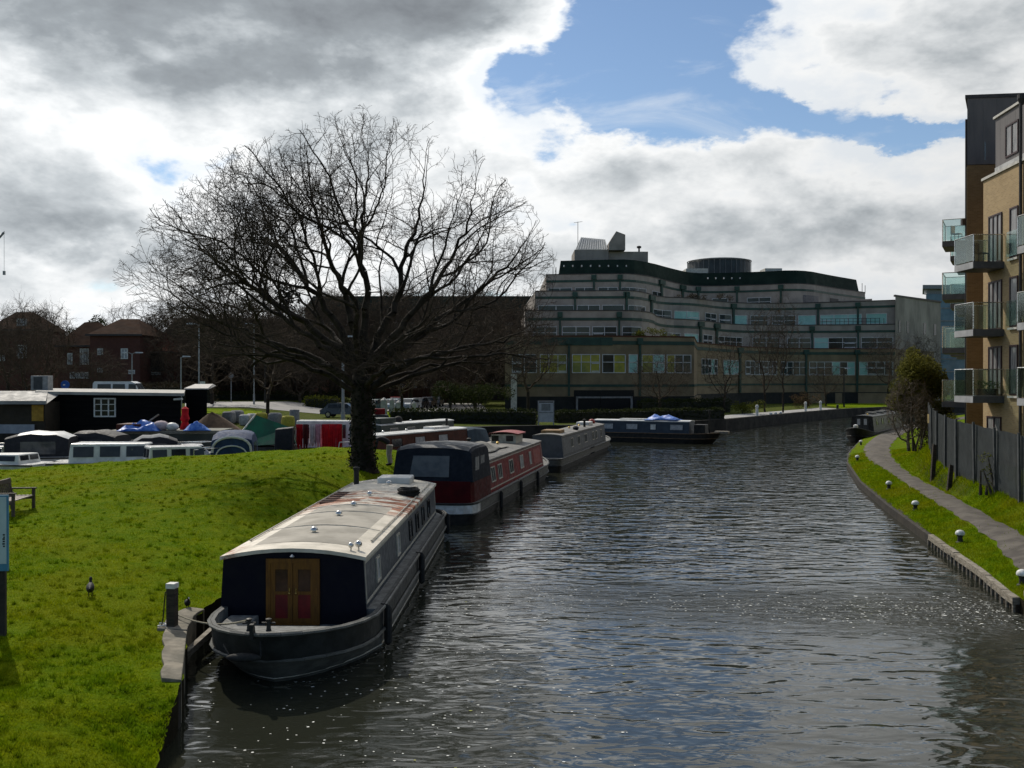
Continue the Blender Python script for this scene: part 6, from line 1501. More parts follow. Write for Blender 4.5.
# ================================================================== basin side, houses, street furniture
grp = mat('gel_white', (0.62, 0.62, 0.60), (0.45, .45, .43), .3, 2, 5); black_c = mat('black_canvas', (.012, .013, .016), (.02, .02, .024), .7, 3, 5, bump=.3, bscale=4, bdist=.04)
blue_c = mat('blue_canvas', (.02, .045, .11), (.015, .03, .075), .8, 3, 5); grey_c = mat('grey_canvas', (.16, .17, .18), (.11, .115, .12), .8, 3, 5)
def cruiser(label, px, D, yaw, L, W, hull_m, items, group='small cruisers moored in the basin'):
    """bow along +y; items: cabin / canopy / screen descriptions in hull coordinates"""
    T = thing('cabin_cruiser', label, 'boat', (*at(px, D), 0), yaw, group)
    mb = MB(); rings = []
    for z, k, r_ in ((-.3, .7, -.35), (.25, .95, -.15), (.85, 1.0, .0)):
        ring = []
        for i in range(15):
            u = i / 14; y = -L / 2 + u * (L + r_); ww = W / 2 * k * (1 - max(0, (u - .55) / .45) ** 2.2) + .02; ring.append((ww, y, z + (.25 * max(0, u - .5) if z > .5 else 0)))
        rings.append(ring + [(-x, y, z2) for x, y, z2 in ring[::-1]])
    mb.loft(rings, cap0=True, cap1=True); mb.build('hull', hull_m, T, smooth=True)
    mb = MB(); r_ = rings[-1]; mb.pipe([(x * 1.02, y, z - .06) for x, y, z in r_] , .04, 5); mb.build('rubbing_strake', rubber, T)
    mb = MB(); mb.pipe([(-W * .36, L * .12, 1.0), (-W * .36, L * .12, 1.5), (-W * .2, L * .40, 1.55), (0, L * .47, 1.55), (W * .2, L * .40, 1.55), (W * .36, L * .12, 1.5), (W * .36, L * .12, 1.0)], .022, 5); mb.build('bow_rail', steel, T)
    for it in items:
        k = it[0]
        if k == 'cabin':
            _, y0, y1, w_, z0, z1, m_, nw = it
            mb = MB(); mb.hexa([(-w_, y0, z0), (w_, y0, z0), (w_ * .9, y1, z0), (-w_ * .9, y1, z0), (-w_ * .88, y0 + .1, z1), (w_ * .88, y0 + .1, z1), (w_ * .72, y1 - .45, z1 - .04), (-w_ * .72, y1 - .45, z1 - .04)]); cb = mb.build('cabin', m_, T, bevel=.05)
            for s_ in (-1, 1):
                for q in range(nw):
                    a, b_ = (q + .12) / nw, (q + .88) / nw; mb = MB()
                    def P_(u, f, o): y = lerp(y0 + .1, y1 - .25, u); wl = lerp(w_ * lerp(1, .9, u), lerp(w_ * .88, w_ * .75, u), f); return (s_ * (wl + o), y, lerp(z0, z1, f))
                    mb.hexa([P_(a, .35, .012), P_(b_, .35, .012), P_(b_, .35, -.03), P_(a, .35, -.03), P_(a, .85, .016), P_(b_, .85, .016), P_(b_, .85, -.03), P_(a, .85, -.03)]); mb.build('window', glass, cb)
            for e, yy, ss in ((0, y0, -1), (1, y1, 1)):
                for q in (-1, 1):
                    mb = MB(); ww = w_ * (.78 if e == 0 else .62); za, zb = lerp(z0, z1, .4), lerp(z0, z1, .88); sl = .1 * .4 if e == 0 else -.45 * .4; s2 = .1 * .88 if e == 0 else -.45 * .88
                    x0_, x1_ = sorted((q * .06, q * ww)); mb.hexa([(x0_, yy + sl + ss * .012, za), (x1_, yy + sl + ss * .012, za), (x1_, yy + sl - ss * .03, za), (x0_, yy + sl - ss * .03, za), (x0_, yy + s2 + ss * .012, zb), (x1_, yy + s2 + ss * .012, zb), (x1_, yy + s2 - ss * .03, zb), (x0_, yy + s2 - ss * .03, zb)]); mb.build('window', glass, cb)
        if k == 'canopy':
            _, y0, y1, w_, z0, z1, m_, mtop = it; mb = MB(); rings2 = []
            for u in np.linspace(0, 1, 6):
                y = lerp(y0, y1, u); h = z1 - .30 * (2 * u - 1) ** 4 - .04 * math.sin(u * 18); rings2.append([(-w_, y, z0)] + [(-w_ * .96 * math.copysign(abs(math.cos(math.pi * i / 8)) ** .62, math.cos(math.pi * i / 8)), y, lerp(z0, h, .80) + (h - lerp(z0, h, .80)) * math.sin(math.pi * i / 8) ** .8) for i in range(9)] + [(w_, y, z0)])
            mb.loft(rings2, closed=False, cap0=True, cap1=True); cv = mb.build('canopy', m_, T, smooth=True)
            for s_ in (-1, 1):
                mb = MB(); ya, yb = lerp(y0, y1, .2), lerp(y0, y1, .75); zb = lerp(z0, z1, .62); mb.hexa([(s_ * (w_ + .01), ya, z0 + .15), (s_ * (w_ + .01), yb, z0 + .15), (s_ * (w_ - .03), yb, z0 + .15), (s_ * (w_ - .03), ya, z0 + .15), (s_ * (w_ * .985 + .01), ya, zb), (s_ * (w_ * .985 + .01), yb, zb), (s_ * (w_ * .96 - .03), yb, zb), (s_ * (w_ * .96 - .03), ya, zb)]); mb.build('canopy_window', clear_v, cv)
            if mtop:
                mb = MB(); rr2 = [[(x * 1.01, y, z + .015) for x, y, z in r2[2:-2]] for r2 in rings2[0:-1]]; mb.loft(rr2, closed=False); mb.build('canopy_top', mtop, cv, smooth=True)
        if k == 'box': _, x0_, x1_, y0, y1, z0, z1, m_, nm = it; mb = MB(); mb.box(x0_, x1_, y0, y1, z0, z1); mb.build(nm, m_, T, bevel=.03)
        if k == 'hoop': _, y, w_, z0, z1, r_ = it; mb = MB(); mb.pipe([(-w_ * math.cos(math.pi * i / 10), y, z0 + (z1 - z0) * math.sin(math.pi * i / 10) ** .7) for i in range(11)], r_, 6); mb.build('arch_frame', grp, T)
    return T
cruiser('white cruiser at the left edge with black canopy and bright white canopy top', 24, 55.5, R(100), 6.4, 2.5, grp, [('cabin', .3, 2.9, .95, .85, 1.45, grp, 2), ('canopy', -2.6, .7, 1.15, .85, 2.2, black_c, pale_roof)])
cruiser('low white cruiser cabin roof in front at the left edge', 2, 51.0, R(80), 5.0, 2.2, grp, [('cabin', -1.6, 1.6, .9, .8, 1.32, pale_roof, 2)])
cruiser('white motor cruiser with a square wheelhouse and row of large dark windows', 120, 52.0, R(-82), 6.6, 2.4, grp, [('cabin', -2.3, 1.9, 1.05, .75, 1.82, grp, 3), ('box', -.55, .55, 1.9, 3.0, .8, 1.0, grp, 'foredeck_hatch')])
cruiser('dark canopied cruiser behind the white motor cruiser', 106, 58.0, R(-95), 5.8, 2.3, hull_dk, [('canopy', -1.9, 1.0, 1.05, .85, 2.15, black_c, None), ('cabin', .9, 2.6, .9, .85, 1.35, hull_gy, 2)])
cruiser('small low white cruiser on the right of the motor cruiser', 178, 51.0, R(-60), 5.2, 2.1, grp, [('cabin', -1.6, 1.5, .88, .75, 1.72, grp, 3)])
cruiser('cruiser with pale grey canvas cover behind the two white ones', 164, 56.0, R(-70), 5.6, 2.3, grp, [('canopy', -1.6, .7, 1.0, .85, 2.0, black_c, grey_c), ('cabin', .8, 2.5, .9, .85, 1.45, grp, 2)])
cruiser('blue cruiser seen end on with white arched window frames', 237, 54.5, R(10), 6.0, 2.35, mat('blue_hull', (.03, .05, .10), (.02, .035, .07), .4, 2, 4), [('canopy', -2.8, .4, 1.08, .85, 2.35, blue_c, None), ('hoop', -2.86, .98, 1.3, 2.1, .07), ('hoop', -2.88, .8, .95, 1.65, .04), ('box', -.95, .95, -2.9, -2.82, .9, 1.02, grp, 'transom_rail'), ('cabin', .3, 2.4, .9, .85, 1.4, grp, 2)])
cruiser('white topped cruiser half hidden behind the oak trunk', 338, 64.0, R(-85), 7.0, 2.4, grp, [('cabin', -2.6, 2.0, 1.1, .8, 2.5, grp, 4)])
cruiser('small wheelhouse boat with a red box, just right of the oak trunk', 381, 78.0, R(-80), 4.5, 2.0, hull_dk, [('cabin', -1.2, 1.0, .8, .8, 2.4, hull_dk, 2), ('box', -.4, .4, -.5, .3, 2.4, 2.85, maroon, 'red_box')])
# boat under a green ridge tarpaulin
green_t = mat('green_tarp', (.015, .13, .065), (.02, .085, .05), .5, 2, 5, bump=.3, bscale=3, bdist=.05)
T = thing('covered_boat', 'grey boat carrying a ridge tent of green sheet', 'boat', (*at(258, 60), 0), R(-80))
mb = MB(); rings = [[(1.0, -2.2, z), (1.05, 0, z), (.8, 1.9, z), (.02, 2.6, z), (-.8, 1.9, z), (-1.05, 0, z), (-1.0, -2.2, z)] for z in (-.2, 1.1)]; mb.loft(rings, cap0=True, cap1=True); mb.build('hull', hull_gy, T)
tb = MB(); tb.add([(-1.15, -1.5, 1.1), (1.15, -1.5, 1.1), (0, -.1, 2.95), (1.2, 2.3, 1.35), (-1.2, 2.3, 1.35), (0, 1.9, 2.2)], [(0, 1, 2), (1, 3, 5, 2), (4, 0, 2, 5), (3, 4, 5)])
o = tb.build('tarpaulin', green_t, loc=(*at(258, 60), 0), rotz=R(-80)); s_ = o.modifiers.new('Solidify', 'SOLIDIFY'); s_.thickness = .02; tag(o, 'green tarpaulin stretched as a ridge tent over the grey boat', 'tarpaulin')
mb = MB(); mb.tube((-1.1, -1.56, 1.15), (0, -.14, 3.0), .035, n=5); mb.tube((1.1, -1.56, 1.15), (0, -.14, 3.0), .035, n=5); tag(mb.build('tent_poles', white_p, loc=(*at(258, 60), 0), rotz=R(-80)), 'pair of white poles holding up the green tarpaulin', 'poles')
# laundry boat
B = Boat('narrowboat', 'maroon narrowboat with black stern cover and laundry line', at(270, 58.5), -math.atan2(6.5, 1.0), 8.6, 2.0, .75, bow='far', bowlen=2.2, stern_round=.4)
B.hull(maroon, hull_bk)
mb = MB(); mb.hexa([(-.9, .3, .75), (.9, .3, .75), (.9, 1.35, .75), (-.9, 1.35, .75), (-.75, .35, 2.2), (.75, .35, 2.2), (.75, 1.35, 2.3), (-.75, 1.35, 2.3)]); mb.build('stern_cover', black_c, B.t, bevel=.06)
mb = MB(); mb.pipe([(-.5, 3.9, .8), (-.5, 4.0, 1.35), (-.5, 5.2, 1.35), (-.5, 5.4, .8)], .03, 6); mb.build('deck_rail', white_p, B.t)
bpy.context.view_layer.update()
Mx = B.t.matrix_basis
mb = MB(); pa, pb_ = Mx @ Vector((-.75, 1.40, 2.42)), Mx @ Vector((-.75, 4.15, 2.40)); mb.tube(pa, pb_, .015, n=4)
for p in (pa, pb_): mb.tube((p.x, p.y, .7), p, .03, n=6)
tag(mb.build('washing_line', wood_e), 'washing line on two poles above the maroon narrowboat', 'line')
red_c = mat('red_cloth', (.50, .008, .014), (.34, .005, .01), .9, 4, 4); pink_c = mat('pink_cloth', (.55, .28, .32), (.42, .2, .24), .9, 5, 4); dkred = mat('dark_red_cloth', (.10, .012, .012), (.07, .01, .01), .9, 4, 4); white_c = mat('pale_cloth', (.55, .45, .45), (.42, .34, .35), .9, 5, 4)
for k, (u0, u1, zl, m_, lab) in enumerate(((.02, .15, 1.05, red_c, 'bright red cloth hanging first on the washing line beside the black cover'), (.17, .27, .95, dkred, 'dark red cloth hanging second on the washing line'), (.30, .42, 1.2, white_c, 'pale pink towel hanging on the washing line'), (.43, .55, 1.1, pink_c, 'pink garment hanging in the middle of the washing line'), (.57, .72, .72, red_c, 'long red cloth hanging right of the pink garment'), (.73, .86, .74, red_c, 'red cloth hanging last but one on the line'), (.87, .99, .95, red_c, 'red cloth hanging at the right end of the washing line'))):
    mb = MB(); rings = []; rr = random.Random(k)
    for j in range(7):
        f = j / 6; ring = []
        for i in range(10):
            u = lerp(u0, u1, i / 9); p = pa.lerp(pb_, u); z = lerp(2.43, zl + .10 * math.sin(i * 1.3 + k * 2) + (.25 if (i + k) % 5 == 0 else 0), f); w_ = .05 * math.sin(i * 1.9 + k) * (f + .2)
            ring.append((p.x + .02 * math.sin(i * 3), p.y + w_ - .02, z))
        rings.append(ring)
    mb.loft(rings, closed=False); o = mb.build('hanging_cloth', m_, smooth=True); s_ = o.modifiers.new('Solidify', 'SOLIDIFY'); s_.thickness = .012; tag(o, lab, 'cloth', 'laundry on the washing line')
# work barge with loads
T = thing('work_barge', 'flat greenish steel work barge with stains, behind the small cruisers', 'boat', (*at(170, 64), 0), R(2))
barge_m = mat('barge_steel', (.085, .085, .065), (.05, .055, .045), .7, .8, 7, bump=.2)
mb = MB(); mb.hexa([(-3.2, -1.5, -.3), (3.4, -1.5, -.3), (3.4, 1.7, -.3), (-3.2, 1.7, -.3), (-3.5, -1.6, 1.9), (3.6, -1.6, 1.9), (3.6, 1.8, 1.9), (-3.5, 1.8, 1.9)]); mb.build('hull', barge_m, T)
mb = MB(); mb.box(-3.55, 3.65, -1.66, -1.6, 1.7, 1.88); mb.build('rubbing_strake', wood_e, T)
mb = MB(); mb.box(-2.9, -1.4, -1.4, .8, 1.92, 2.3); mb.build('deck_locker', brown_p, T)
mb = MB(); mb.tube((-1.7, -1.2, 1.95), (-.4, -1.0, 2.9), .05, n=6); mb.build('boom', wood_e, T)
crumple('tarpaulin', 12, 12, 2.6, 1.4, .75, blue_t, 15, (*at(140, 62.6), 1.88), .1, 'blue tarpaulin draped over the left end of the steel barge', 'tarpaulin')
crumple('tarpaulin', 10, 10, 1.6, 1.0, .6, blue_t, 16, (*at(197, 62.6), 1.9), .3, 'small light blue sheet on the right end of the steel barge', 'tarpaulin')
for k, (px, r_, m_, lab) in enumerate(((161, .42, white_c, 'pale round bundle on the middle of the steel barge'), (172, .34, white_p, 'small white container on the steel barge, right of the pale bundle'))):
    mb = MB(); mb.ball((0, 0, r_ * .7), r_, 10, 6, sc=(1.3, 1, .8)); tag(mb.build('bundle', m_, smooth=True, loc=(*at(px, 63.0), 1.88)), lab, 'bundle')
mb = MB(); mb.lathe([(.32, 0), (.34, .1), (.2, .5), (.3, .7), (.22, 1.0), (.24, 1.35), (.04, 1.5)], n=10); tag(mb.build('red_sack_stack', red_c, smooth=True, loc=(*at(185, 63.8), 1.88)), 'red sacking stack standing on the steel barge', 'sacking')
sand = mat('sand_heap', (.12, .075, .045), (.075, .048, .03), .95, 3, 7, bump=.4)
mb = MB(); rings = []
for j in range(9):
    f = j / 8; r_ = 2.4 * (1 - f) ** .8; rings.append([(r_ * math.cos(a) * (1 + .12 * math.sin(3 * a + f)), .7 * r_ * math.sin(a), 1.55 * f ** 1.1 * (1 + .06 * math.sin(2 * a))) for a in np.linspace(0, 2 * math.pi, 20)[:-1]])
mb.loft(rings, cap1=True); tag(mb.build('sand_heap', sand, smooth=True, loc=(*at(212, 78.5), .95)), 'heap of brown sand on the basin quay', 'sand')
# bulk bags
bag_y = mat('yellow_bag', (.42, .37, .05), (.30, .26, .04), .8, 5, 4); bag_w = mat('white_bag', (.55, .55, .53), (.38, .38, .37), .8, 5, 4); bag_g = mat('grey_bag', (.22, .22, .22), (.15, .15, .15), .8, 5, 4)
for px, D, s_, m_, lab in ((261, 84, 1.05, bag_y, 'yellow bulk bag behind the peak of the green tarpaulin'), (288, 82, .95, bag_y, 'yellow bulk bag lower down beside the grey ones'), (275, 83.5, 1.1, bag_g, 'grey bulk bag between the two yellow bags'), (229, 85, .95, bag_g, 'grey bulk bag nearest the sand heap'), (237, 86, 1.0, bag_g, 'grey bulk bag second from the sand heap'), (245, 84, .85, bag_w, 'crumpled white bulk bag among the grey ones'), (252, 86, .8, bag_w, 'low white bulk bag left of the yellow one')):
    mb = MB(); q = s_ / 2; mb.loft([[(q * k * math.copysign(abs(math.cos(a)) ** .45, math.cos(a)), q * k * math.copysign(abs(math.sin(a)) ** .45, math.sin(a)), z) for a in np.linspace(0, 2 * math.pi, 21)[:-1]] for z, k in ((0, .85), (s_ * .2, 1.04), (s_ * .6, 1.06), (s_ * .95, .95), (s_ * 1.05, .72), (s_ * 1.0, .3))], cap0=True, cap1=True)
    x, y = at(px, D); tag(mb.build('bulk_bag', m_, smooth=True, loc=(x, y, north_z(x, y)), rotz=px), lab, 'bag', 'builders bags on the basin quay')
mb = MB(); mb.lathe([(.42, 0), (.42, 1.35), (.38, 1.4), (.02, 1.42)], n=14); x, y = at(294.5, 84); tag(mb.build('storage_tank', bag_g, smooth=True, loc=(x, y, north_z(x, y))), 'tall grey round tank right of the yellow bags', 'tank')

# ---- black hut and annexe
tarw = mat('tarred_board', (.0045, .0045, .005), (.009, .0085, .008), .8, 1, 5, bump=.3, bscale=8, stretch=(.3, .3, 6), spec=.08); felt = mat('pale_felt_roof', (.36, .345, .31), (.24, .23, .21), .7, .8, 6)
HT = thing('boat_hut', 'long low black boarded hut with flat pale roof and white window', 'hut', (0, 0, 0))
x0, x1 = at(42, 76)[0], at(181, 76)[0]
kf = 84 / 76 * 1.004
mb = MB(); mb.prism([(x0, 76), (x1, 76), (x1 * kf, 84), (x0 * kf, 84)], .9, 4.0); mb.build('wall', tarw, HT)
mb = MB(); mb.hexa([(x0 - .3, 75.5, 4.0), (x1 + .4, 75.5, 3.86), (x1 * kf + .3, 84.5, 4.0), (x0 * kf - .3, 84.5, 4.15), (x0 - .3, 75.5, 4.22), (x1 + .4, 75.5, 4.08), (x1 * kf + .3, 84.5, 4.25), (x0 * kf - .3, 84.5, 4.4)]); mb.build('roof', felt, HT)
wx0, wx1 = at(94, 76)[0], at(116, 76)[0]; mb = MB(); z0, z1 = zat(417, 76), zat(398, 76)
for a, b_, c, d_ in ((wx0, wx1, z0, z0 + .1), (wx0, wx1, z1 - .1, z1), (wx0, wx0 + .1, z0 + .1, z1 - .1), (wx1 - .1, wx1, z0 + .1, z1 - .1)): mb.box(a, b_, 75.93, 76.02, c, d_)
for k in (1, 2): xx = lerp(wx0, wx1, k / 3); mb.box(xx - .05, xx + .05, 75.935, 76.02, z0 + .1, z1 - .1)
for k in (1, 2): zz = lerp(z0, z1, k / 3); mb.box(wx0 + .1, wx1 - .1, 75.945, 76.02, zz - .025, zz + .025)
wf = mb.build('window', white_p, HT); mb = MB(); mb.box(wx0 + .05, wx1 - .05, 75.97, 76.01, z0 + .05, z1 - .05); mb.build('pane', glass, wf)
mb = MB(); mb.tube((x1 - .5, 75.9, 3.6), (x1 + .2, 75.7, 3.65), .09, n=7); mb.build('flood_lamp', white_p, HT)
AN = thing('hut_annexe', 'brown boarded annexe with ochre shutter at the left end of the black hut', 'hut', (0, 0, 0))
ax0, ax1 = at(-40, 73.5)[0], at(49, 73.5)[0]
mb = MB(); mb.box(ax0, at(45, 73.5)[0], 73.5, 75.9, .9, 3.45); mb.build('wall', mat('brown_board', (.045, .035, .022), (.03, .024, .016), .8, 1, 5), AN)
mb = MB(); mb.hexa([(ax0, 73.0, 3.3), (ax1, 73.0, 3.3), (ax1 - .3, 75.9, 4.0), (ax0, 75.9, 4.0), (ax0, 73.0, 3.55), (ax1, 73.0, 3.55), (ax1 - 1.2, 75.9, 4.25), (ax0, 75.9, 4.25)]); mb.build('roof', felt, AN)
mb = MB(); mb.box(at(31.5, 73.4)[0], at(43, 73.4)[0], 73.42, 73.49, zat(421, 73.4), zat(405, 73.4)); mb.build('shutter', mat('ochre_shutter', (.42, .24, .03), (.30, .17, .02), .6, 4, 4), AN)
mb = MB(); mb.box(at(-40, 73)[0], at(32, 73)[0], 73.3, 73.42, 1.0, zat(424.5, 73.3)); mb.build('lower_panel', mat('pale_panel', (.33, .35, .38), (.25, .27, .3), .6, 2, 4), AN)
ac = thing('air_conditioner', 'grey boxed air conditioning unit on the black hut roof', 'machine', (at(39, 79)[0], 79.5, 4.27))
mb = MB(); mb.box(-.68, .68, -.45, .45, .0, 1.15); mb.build('casing', mat('ac_grey', (.28, .29, .29), (.2, .2, .2)), ac, bevel=.03); mb = MB(); mb.box(-.45, .25, -.47, -.44, .08, 1.05); mb.build('grille', mat('dark_grille', (.06, .065, .07)), ac)
SH = thing('shed', 'small dark shed with flat grey roof right of the black hut', 'shed', (0, 0, 0))
sx0, sx1 = at(186, 82)[0], at(207, 82)[0]; mb = MB(); mb.prism([(sx0, 82), (sx1, 82), (sx1 * 84 / 82, 84), (sx0 * 84 / 82, 84)], 1.0, 4.3); mb.build('wall', tarw, SH); mb = MB(); mb.hexa([(sx0 - .1, 81.8, 4.3), (sx1 + .15, 81.8, 4.3), (sx1 + .15, 84, 4.6), (sx0 - .1, 84, 4.6), (sx0 - .1, 81.8, 4.4), (sx1 + .15, 81.8, 4.4), (sx1 - .1, 84, 4.75), (sx0 + .1, 84, 4.75)]); mb.build('roof', mat('grey_felt', (.33, .31, .29), (.25, .24, .22)), SH)

# ---- vehicles
tyre = mat('tyre', (.012, .012, .012)); cglass = mat('car_glass', (.02, .025, .03), (.035, .04, .045), .06, 1, 2)
def paint(n, c): return mat('paint_' + n, c, tuple(x * .85 for x in c), .25, 1, 2, spec=.6)
def car(label, px, D, yaw, pm, L=4.2, Hc=1.45, van=False, z=None, group='cars parked across the basin'):
    x, y = at(px, D); z = north_z(x, y) + .03 if z is None else z
    T = thing('van' if van else 'parked_car', label, 'van' if van else 'car', (x, y, z), yaw, None if van else group); w_ = .86 if not van else .98
    prof = [(-L / 2, .35), (-L / 2 + .05, .78), (-L * .42, .9), (-L * .30, Hc * .96), (-L * .12, Hc), (L * .10, Hc * .97), (L * .27, .95), (L * .46, .80), (L / 2, .55), (L / 2 - .03, .3)] if not van else [(-L / 2, .4), (-L / 2, 1.2), (-L * .49, Hc * .93), (-L * .46, Hc), (L * .2, Hc), (L * .28, Hc * .93), (L * .38, 1.25), (L * .48, 1.05), (L / 2, .7), (L / 2, .35)]
    rings = []
    for k, ww in ((-1, w_ * .93), (-1, w_), (1, w_), (1, w_ * .93)):
        pass
    mb = MB(); side = lambda s_, f: [(s_ * w_ * (1 if z_ < .95 or van and z_ < 1.3 else .82 if not van else .93) * f, yy, z_) for yy, z_ in prof]
    mb.loft([side(-1, .96), side(-1, 1), side(1, 1), side(1, .96)], cap0=True, cap1=True); body = mb.build('body', pm, T, smooth=True, bevel=.04)
    zb = .92 if not van else 1.25
    for s_ in (-1, 1):
        for a, b_ in (((-.30, -.09), (-.06, .16)) if not van else ((.17, .30), (-.12, .1), (-.4, -.16))):
            mb = MB(); zt = Hc * .9; mb.hexa([(s_ * (w_ * .985 + .01), L * a - .04, zb + .04), (s_ * (w_ * .985 + .01), L * b_ + .04, zb + .04), (s_ * (w_ * .8), L * b_ + .04, zb + .04), (s_ * (w_ * .8), L * a - .04, zb + .04), (s_ * (w_ * (.84 if not van else .94) + .015), L * a, zt), (s_ * (w_ * (.84 if not van else .94) + .015), L * b_ - .02, zt), (s_ * (w_ * .7), L * b_, zt), (s_ * (w_ * .7), L * a, zt)]); mb.build('side_window', cglass, body)
    for e in (1, -1):
        mb = MB(); ya, za, yb, zt = ((L * .262, .98, L * .115, Hc * .94) if e > 0 else (-L * .405, .95, -L * .315, Hc * .92)) if not van else ((L * .375, 1.28, L * .29, Hc * .92) if e > 0 else (-L * .495, 1.25, -L * .488, Hc * .9))
        o_ = .035 * e; mb.hexa([(-w_ * .8, ya + o_, za), (w_ * .8, ya + o_, za), (w_ * .8, ya - o_, za), (-w_ * .8, ya - o_, za), (-w_ * .7, yb + o_, zt + .02), (w_ * .7, yb + o_, zt + .02), (w_ * .7, yb - o_, zt), (-w_ * .7, yb - o_, zt)]); mb.build('windscreen' if e > 0 else 'rear_window', cglass, body)
        for s_ in (-1, 1):
            mb = MB(); mb.box(s_ * w_ * .72 - .16, s_ * w_ * .72 + .16, e * L / 2 - .05, e * L / 2 + .02, .58, .72); mb.build('headlight' if e > 0 else 'tail_light', steel if e > 0 else mat('tail_red', (.35, .01, .01)), T)
    for s_ in (-1, 1):
        for yy in (-L * .30, L * .31):
            mb = MB(); mb.tube((s_ * (w_ - .2), yy, .31), (s_ * (w_ + .01), yy, .31), .31, n=14); wh = mb.build('wheel', tyre, T); mb = MB(); mb.tube((s_ * (w_ + .0), yy, .31), (s_ * (w_ + .02), yy, .31), .19, n=12); mb.build('hub', steel, wh)
    return T
car('white minibus parked behind the black hut', 123, 92, R(-88), paint('white', (.7, .7, .7)), 4.9, 2.45, True, z=2.52)
CL = [(374, 116, -20, (.03, .06, .06), 'dark green parked car immediately right of the oak trunk'), (393, 118, -12, (.30, .36, .40), 'pale blue grey parked car beside the white gateposts'), (396, 132, 0, (.35, .03, .03), 'red parked car behind the pale blue one'), (409, 121, -15, (.45, .47, .48), 'silver parked car in the middle of the row'), (419, 127, -10, (.04, .04, .05), 'black parked car right of the silver car'), (428, 133, -8, (.03, .035, .06), 'dark blue parked car, last but one on the right of the row'), (436, 140, -5, (.12, .13, .14), 'dark grey parked car at the right end of the row'), (343, 99, 82, (.045, .05, .055), 'dark grey car on the road half hidden behind the oak trunk')]
for px, D, yw, c, lab in CL: car(lab, px, D, R(180 + yw), paint('c%d' % px, c))
# ---- lamp posts, poles, signs
galv = mat('galvanised', (.30, .31, .32), (.22, .23, .23), .5, 3, 4, metal=.3)
def lamp(label, px, D, h, arms, m_=None, z=None, r_=.08):
    x, y = at(px, D); z = north_z(x, y) if z is None else z; T = thing('lamp_post', label, 'lamp post', (x, y, z), 0, 'lamp posts along the far road')
    mb = MB(); mb.tube((0, 0, 0), (0, 0, 1.2), r_ * 1.4, n=8); mb.tube((0, 0, 1.2), (0, 0, h), r_, r_ * .7, 8); mb.build('pole', m_ or galv, T)
    for a in arms:
        mb = MB(); mb.pipe([(0, 0, h - .1), (a * .5, 0, h + .06), (a, 0, h + .08)], .035, 6); ar = mb.build('arm', m_ or galv, T); mb = MB(); mb.hexa([(a - .1, -.13, h + .02), (a + math.copysign(.65, a), -.1, h + .04), (a + math.copysign(.65, a), .1, h + .04), (a - .1, .13, h + .02), (a - .1, -.1, h + .17), (a + math.copysign(.6, a), -.07, h + .14), (a + math.copysign(.6, a), .07, h + .14), (a - .1, .1, h + .17)]); mb.build('lantern', mat('lantern_pale', (.55, .57, .58)), ar)
    return T
lamp('tall grey street lamp with one arm left of the oak crown', 199, 92, 8.2, [-.5])
lamp('shorter street lamp with two arms behind the black hut', 132, 105, 5.6, [-.5, .5])
lamp('plain grey pole standing right of the two armed lamp', 181, 100, 5.2, [.3])
lamp('tall thin grey pole seen through the left branches of the oak', 254, 112, 9.0, [-.4])
lamp('thick pale lamp column left of the oak trunk', 343, 84, 7.5, [.5], r_=.13)
lamp('dark slim lamp post on the quay lawn before the office', 844, 146, 5.6, [.25], hull_bk, r_=.10)
lamp('dark pole with small sign behind the builders bags', 265, 118, 5.0, [-.25], hull_bk)
def sign(name, label, px, D, zc, mk):
    x, y = at(px, D); z = north_z(x, y); T = thing(name, label, 'sign', (x, y, z)); mb = MB(); mb.tube((0, .06, 0), (0, .06, zc + .4), .05, n=7); mb.build('pole', galv, T); mk(T, zc); return T
def mk_round(T, zc):
    mb = MB(); mb.tube((0, .0, zc), (0, .04, zc), .42, n=24); mb.build('disc', mat('sign_blue', (.02, .10, .42)), T); mb = MB(); mb.tube((0, -.012, zc), (0, .0, zc), .36, n=24); 
    mb = MB(); mb.hexa([(-.20, -.01, zc - .06), (.02, -.01, zc - .06), (.02, -.003, zc - .06), (-.2, -.003, zc - .06), (-.20, -.01, zc + .06), (.02, -.01, zc + .06), (.02, -.003, zc + .06), (-.2, -.003, zc + .06)]); mb.build('arrow', white_p, T)
sign('road_sign', 'round blue road sign with white arrow behind the black hut roof', 65, 96, 2.5, mk_round)
def mk_rect(T, zc): mb = MB(); mb.box(-.3, .3, -.0, .04, zc - .45, zc + .45); mb.build('plate', white_p, T)
sign('road_sign', 'white rectangular plate on a pole below the tall street lamp', 202, 98, 2.4, mk_rect)
def mk_disc(T, zc): mb = MB(); mb.tube((0, 0, zc), (0, .04, zc), .3, n=20); mb.build('disc', bag_g, T)
sign('road_sign', 'small round grey sign seen end on behind the bare roadside tree', 231, 120, 3.2, mk_disc)
# notice board by the water
x, y = at(546, 87.5); T = thing('notice_board', 'tall white notice board on two legs at the basin mouth', 'sign', (x, y, 1.05)); 
mb = MB(); mb.box(-.62, .62, -.03, .03, .35, 2.05); mb.build('board', mat('board_pale', (.40, .43, .44), (.32, .35, .36), .6, 3, 3), T)
for s_ in (-1, 1): mb = MB(); mb.box(s_ * .66 - .05, s_ * .66 + .05, -.06, .06, -.1, 2.15); mb.build('leg', galv, T)
mb = MB(); mb.box(-.61, .61, -.055, -.03, 1.15, 1.22); mb.box(-.4, .38, -.045, -.031, 1.35, 1.95); mb.build('crossbar', mat('print_grey', (.18, .2, .2)), T)
mb = MB(); mb.box(-.72, .72, -.06, .06, 2.15, 2.22); mb.build('top_rail', galv, T)
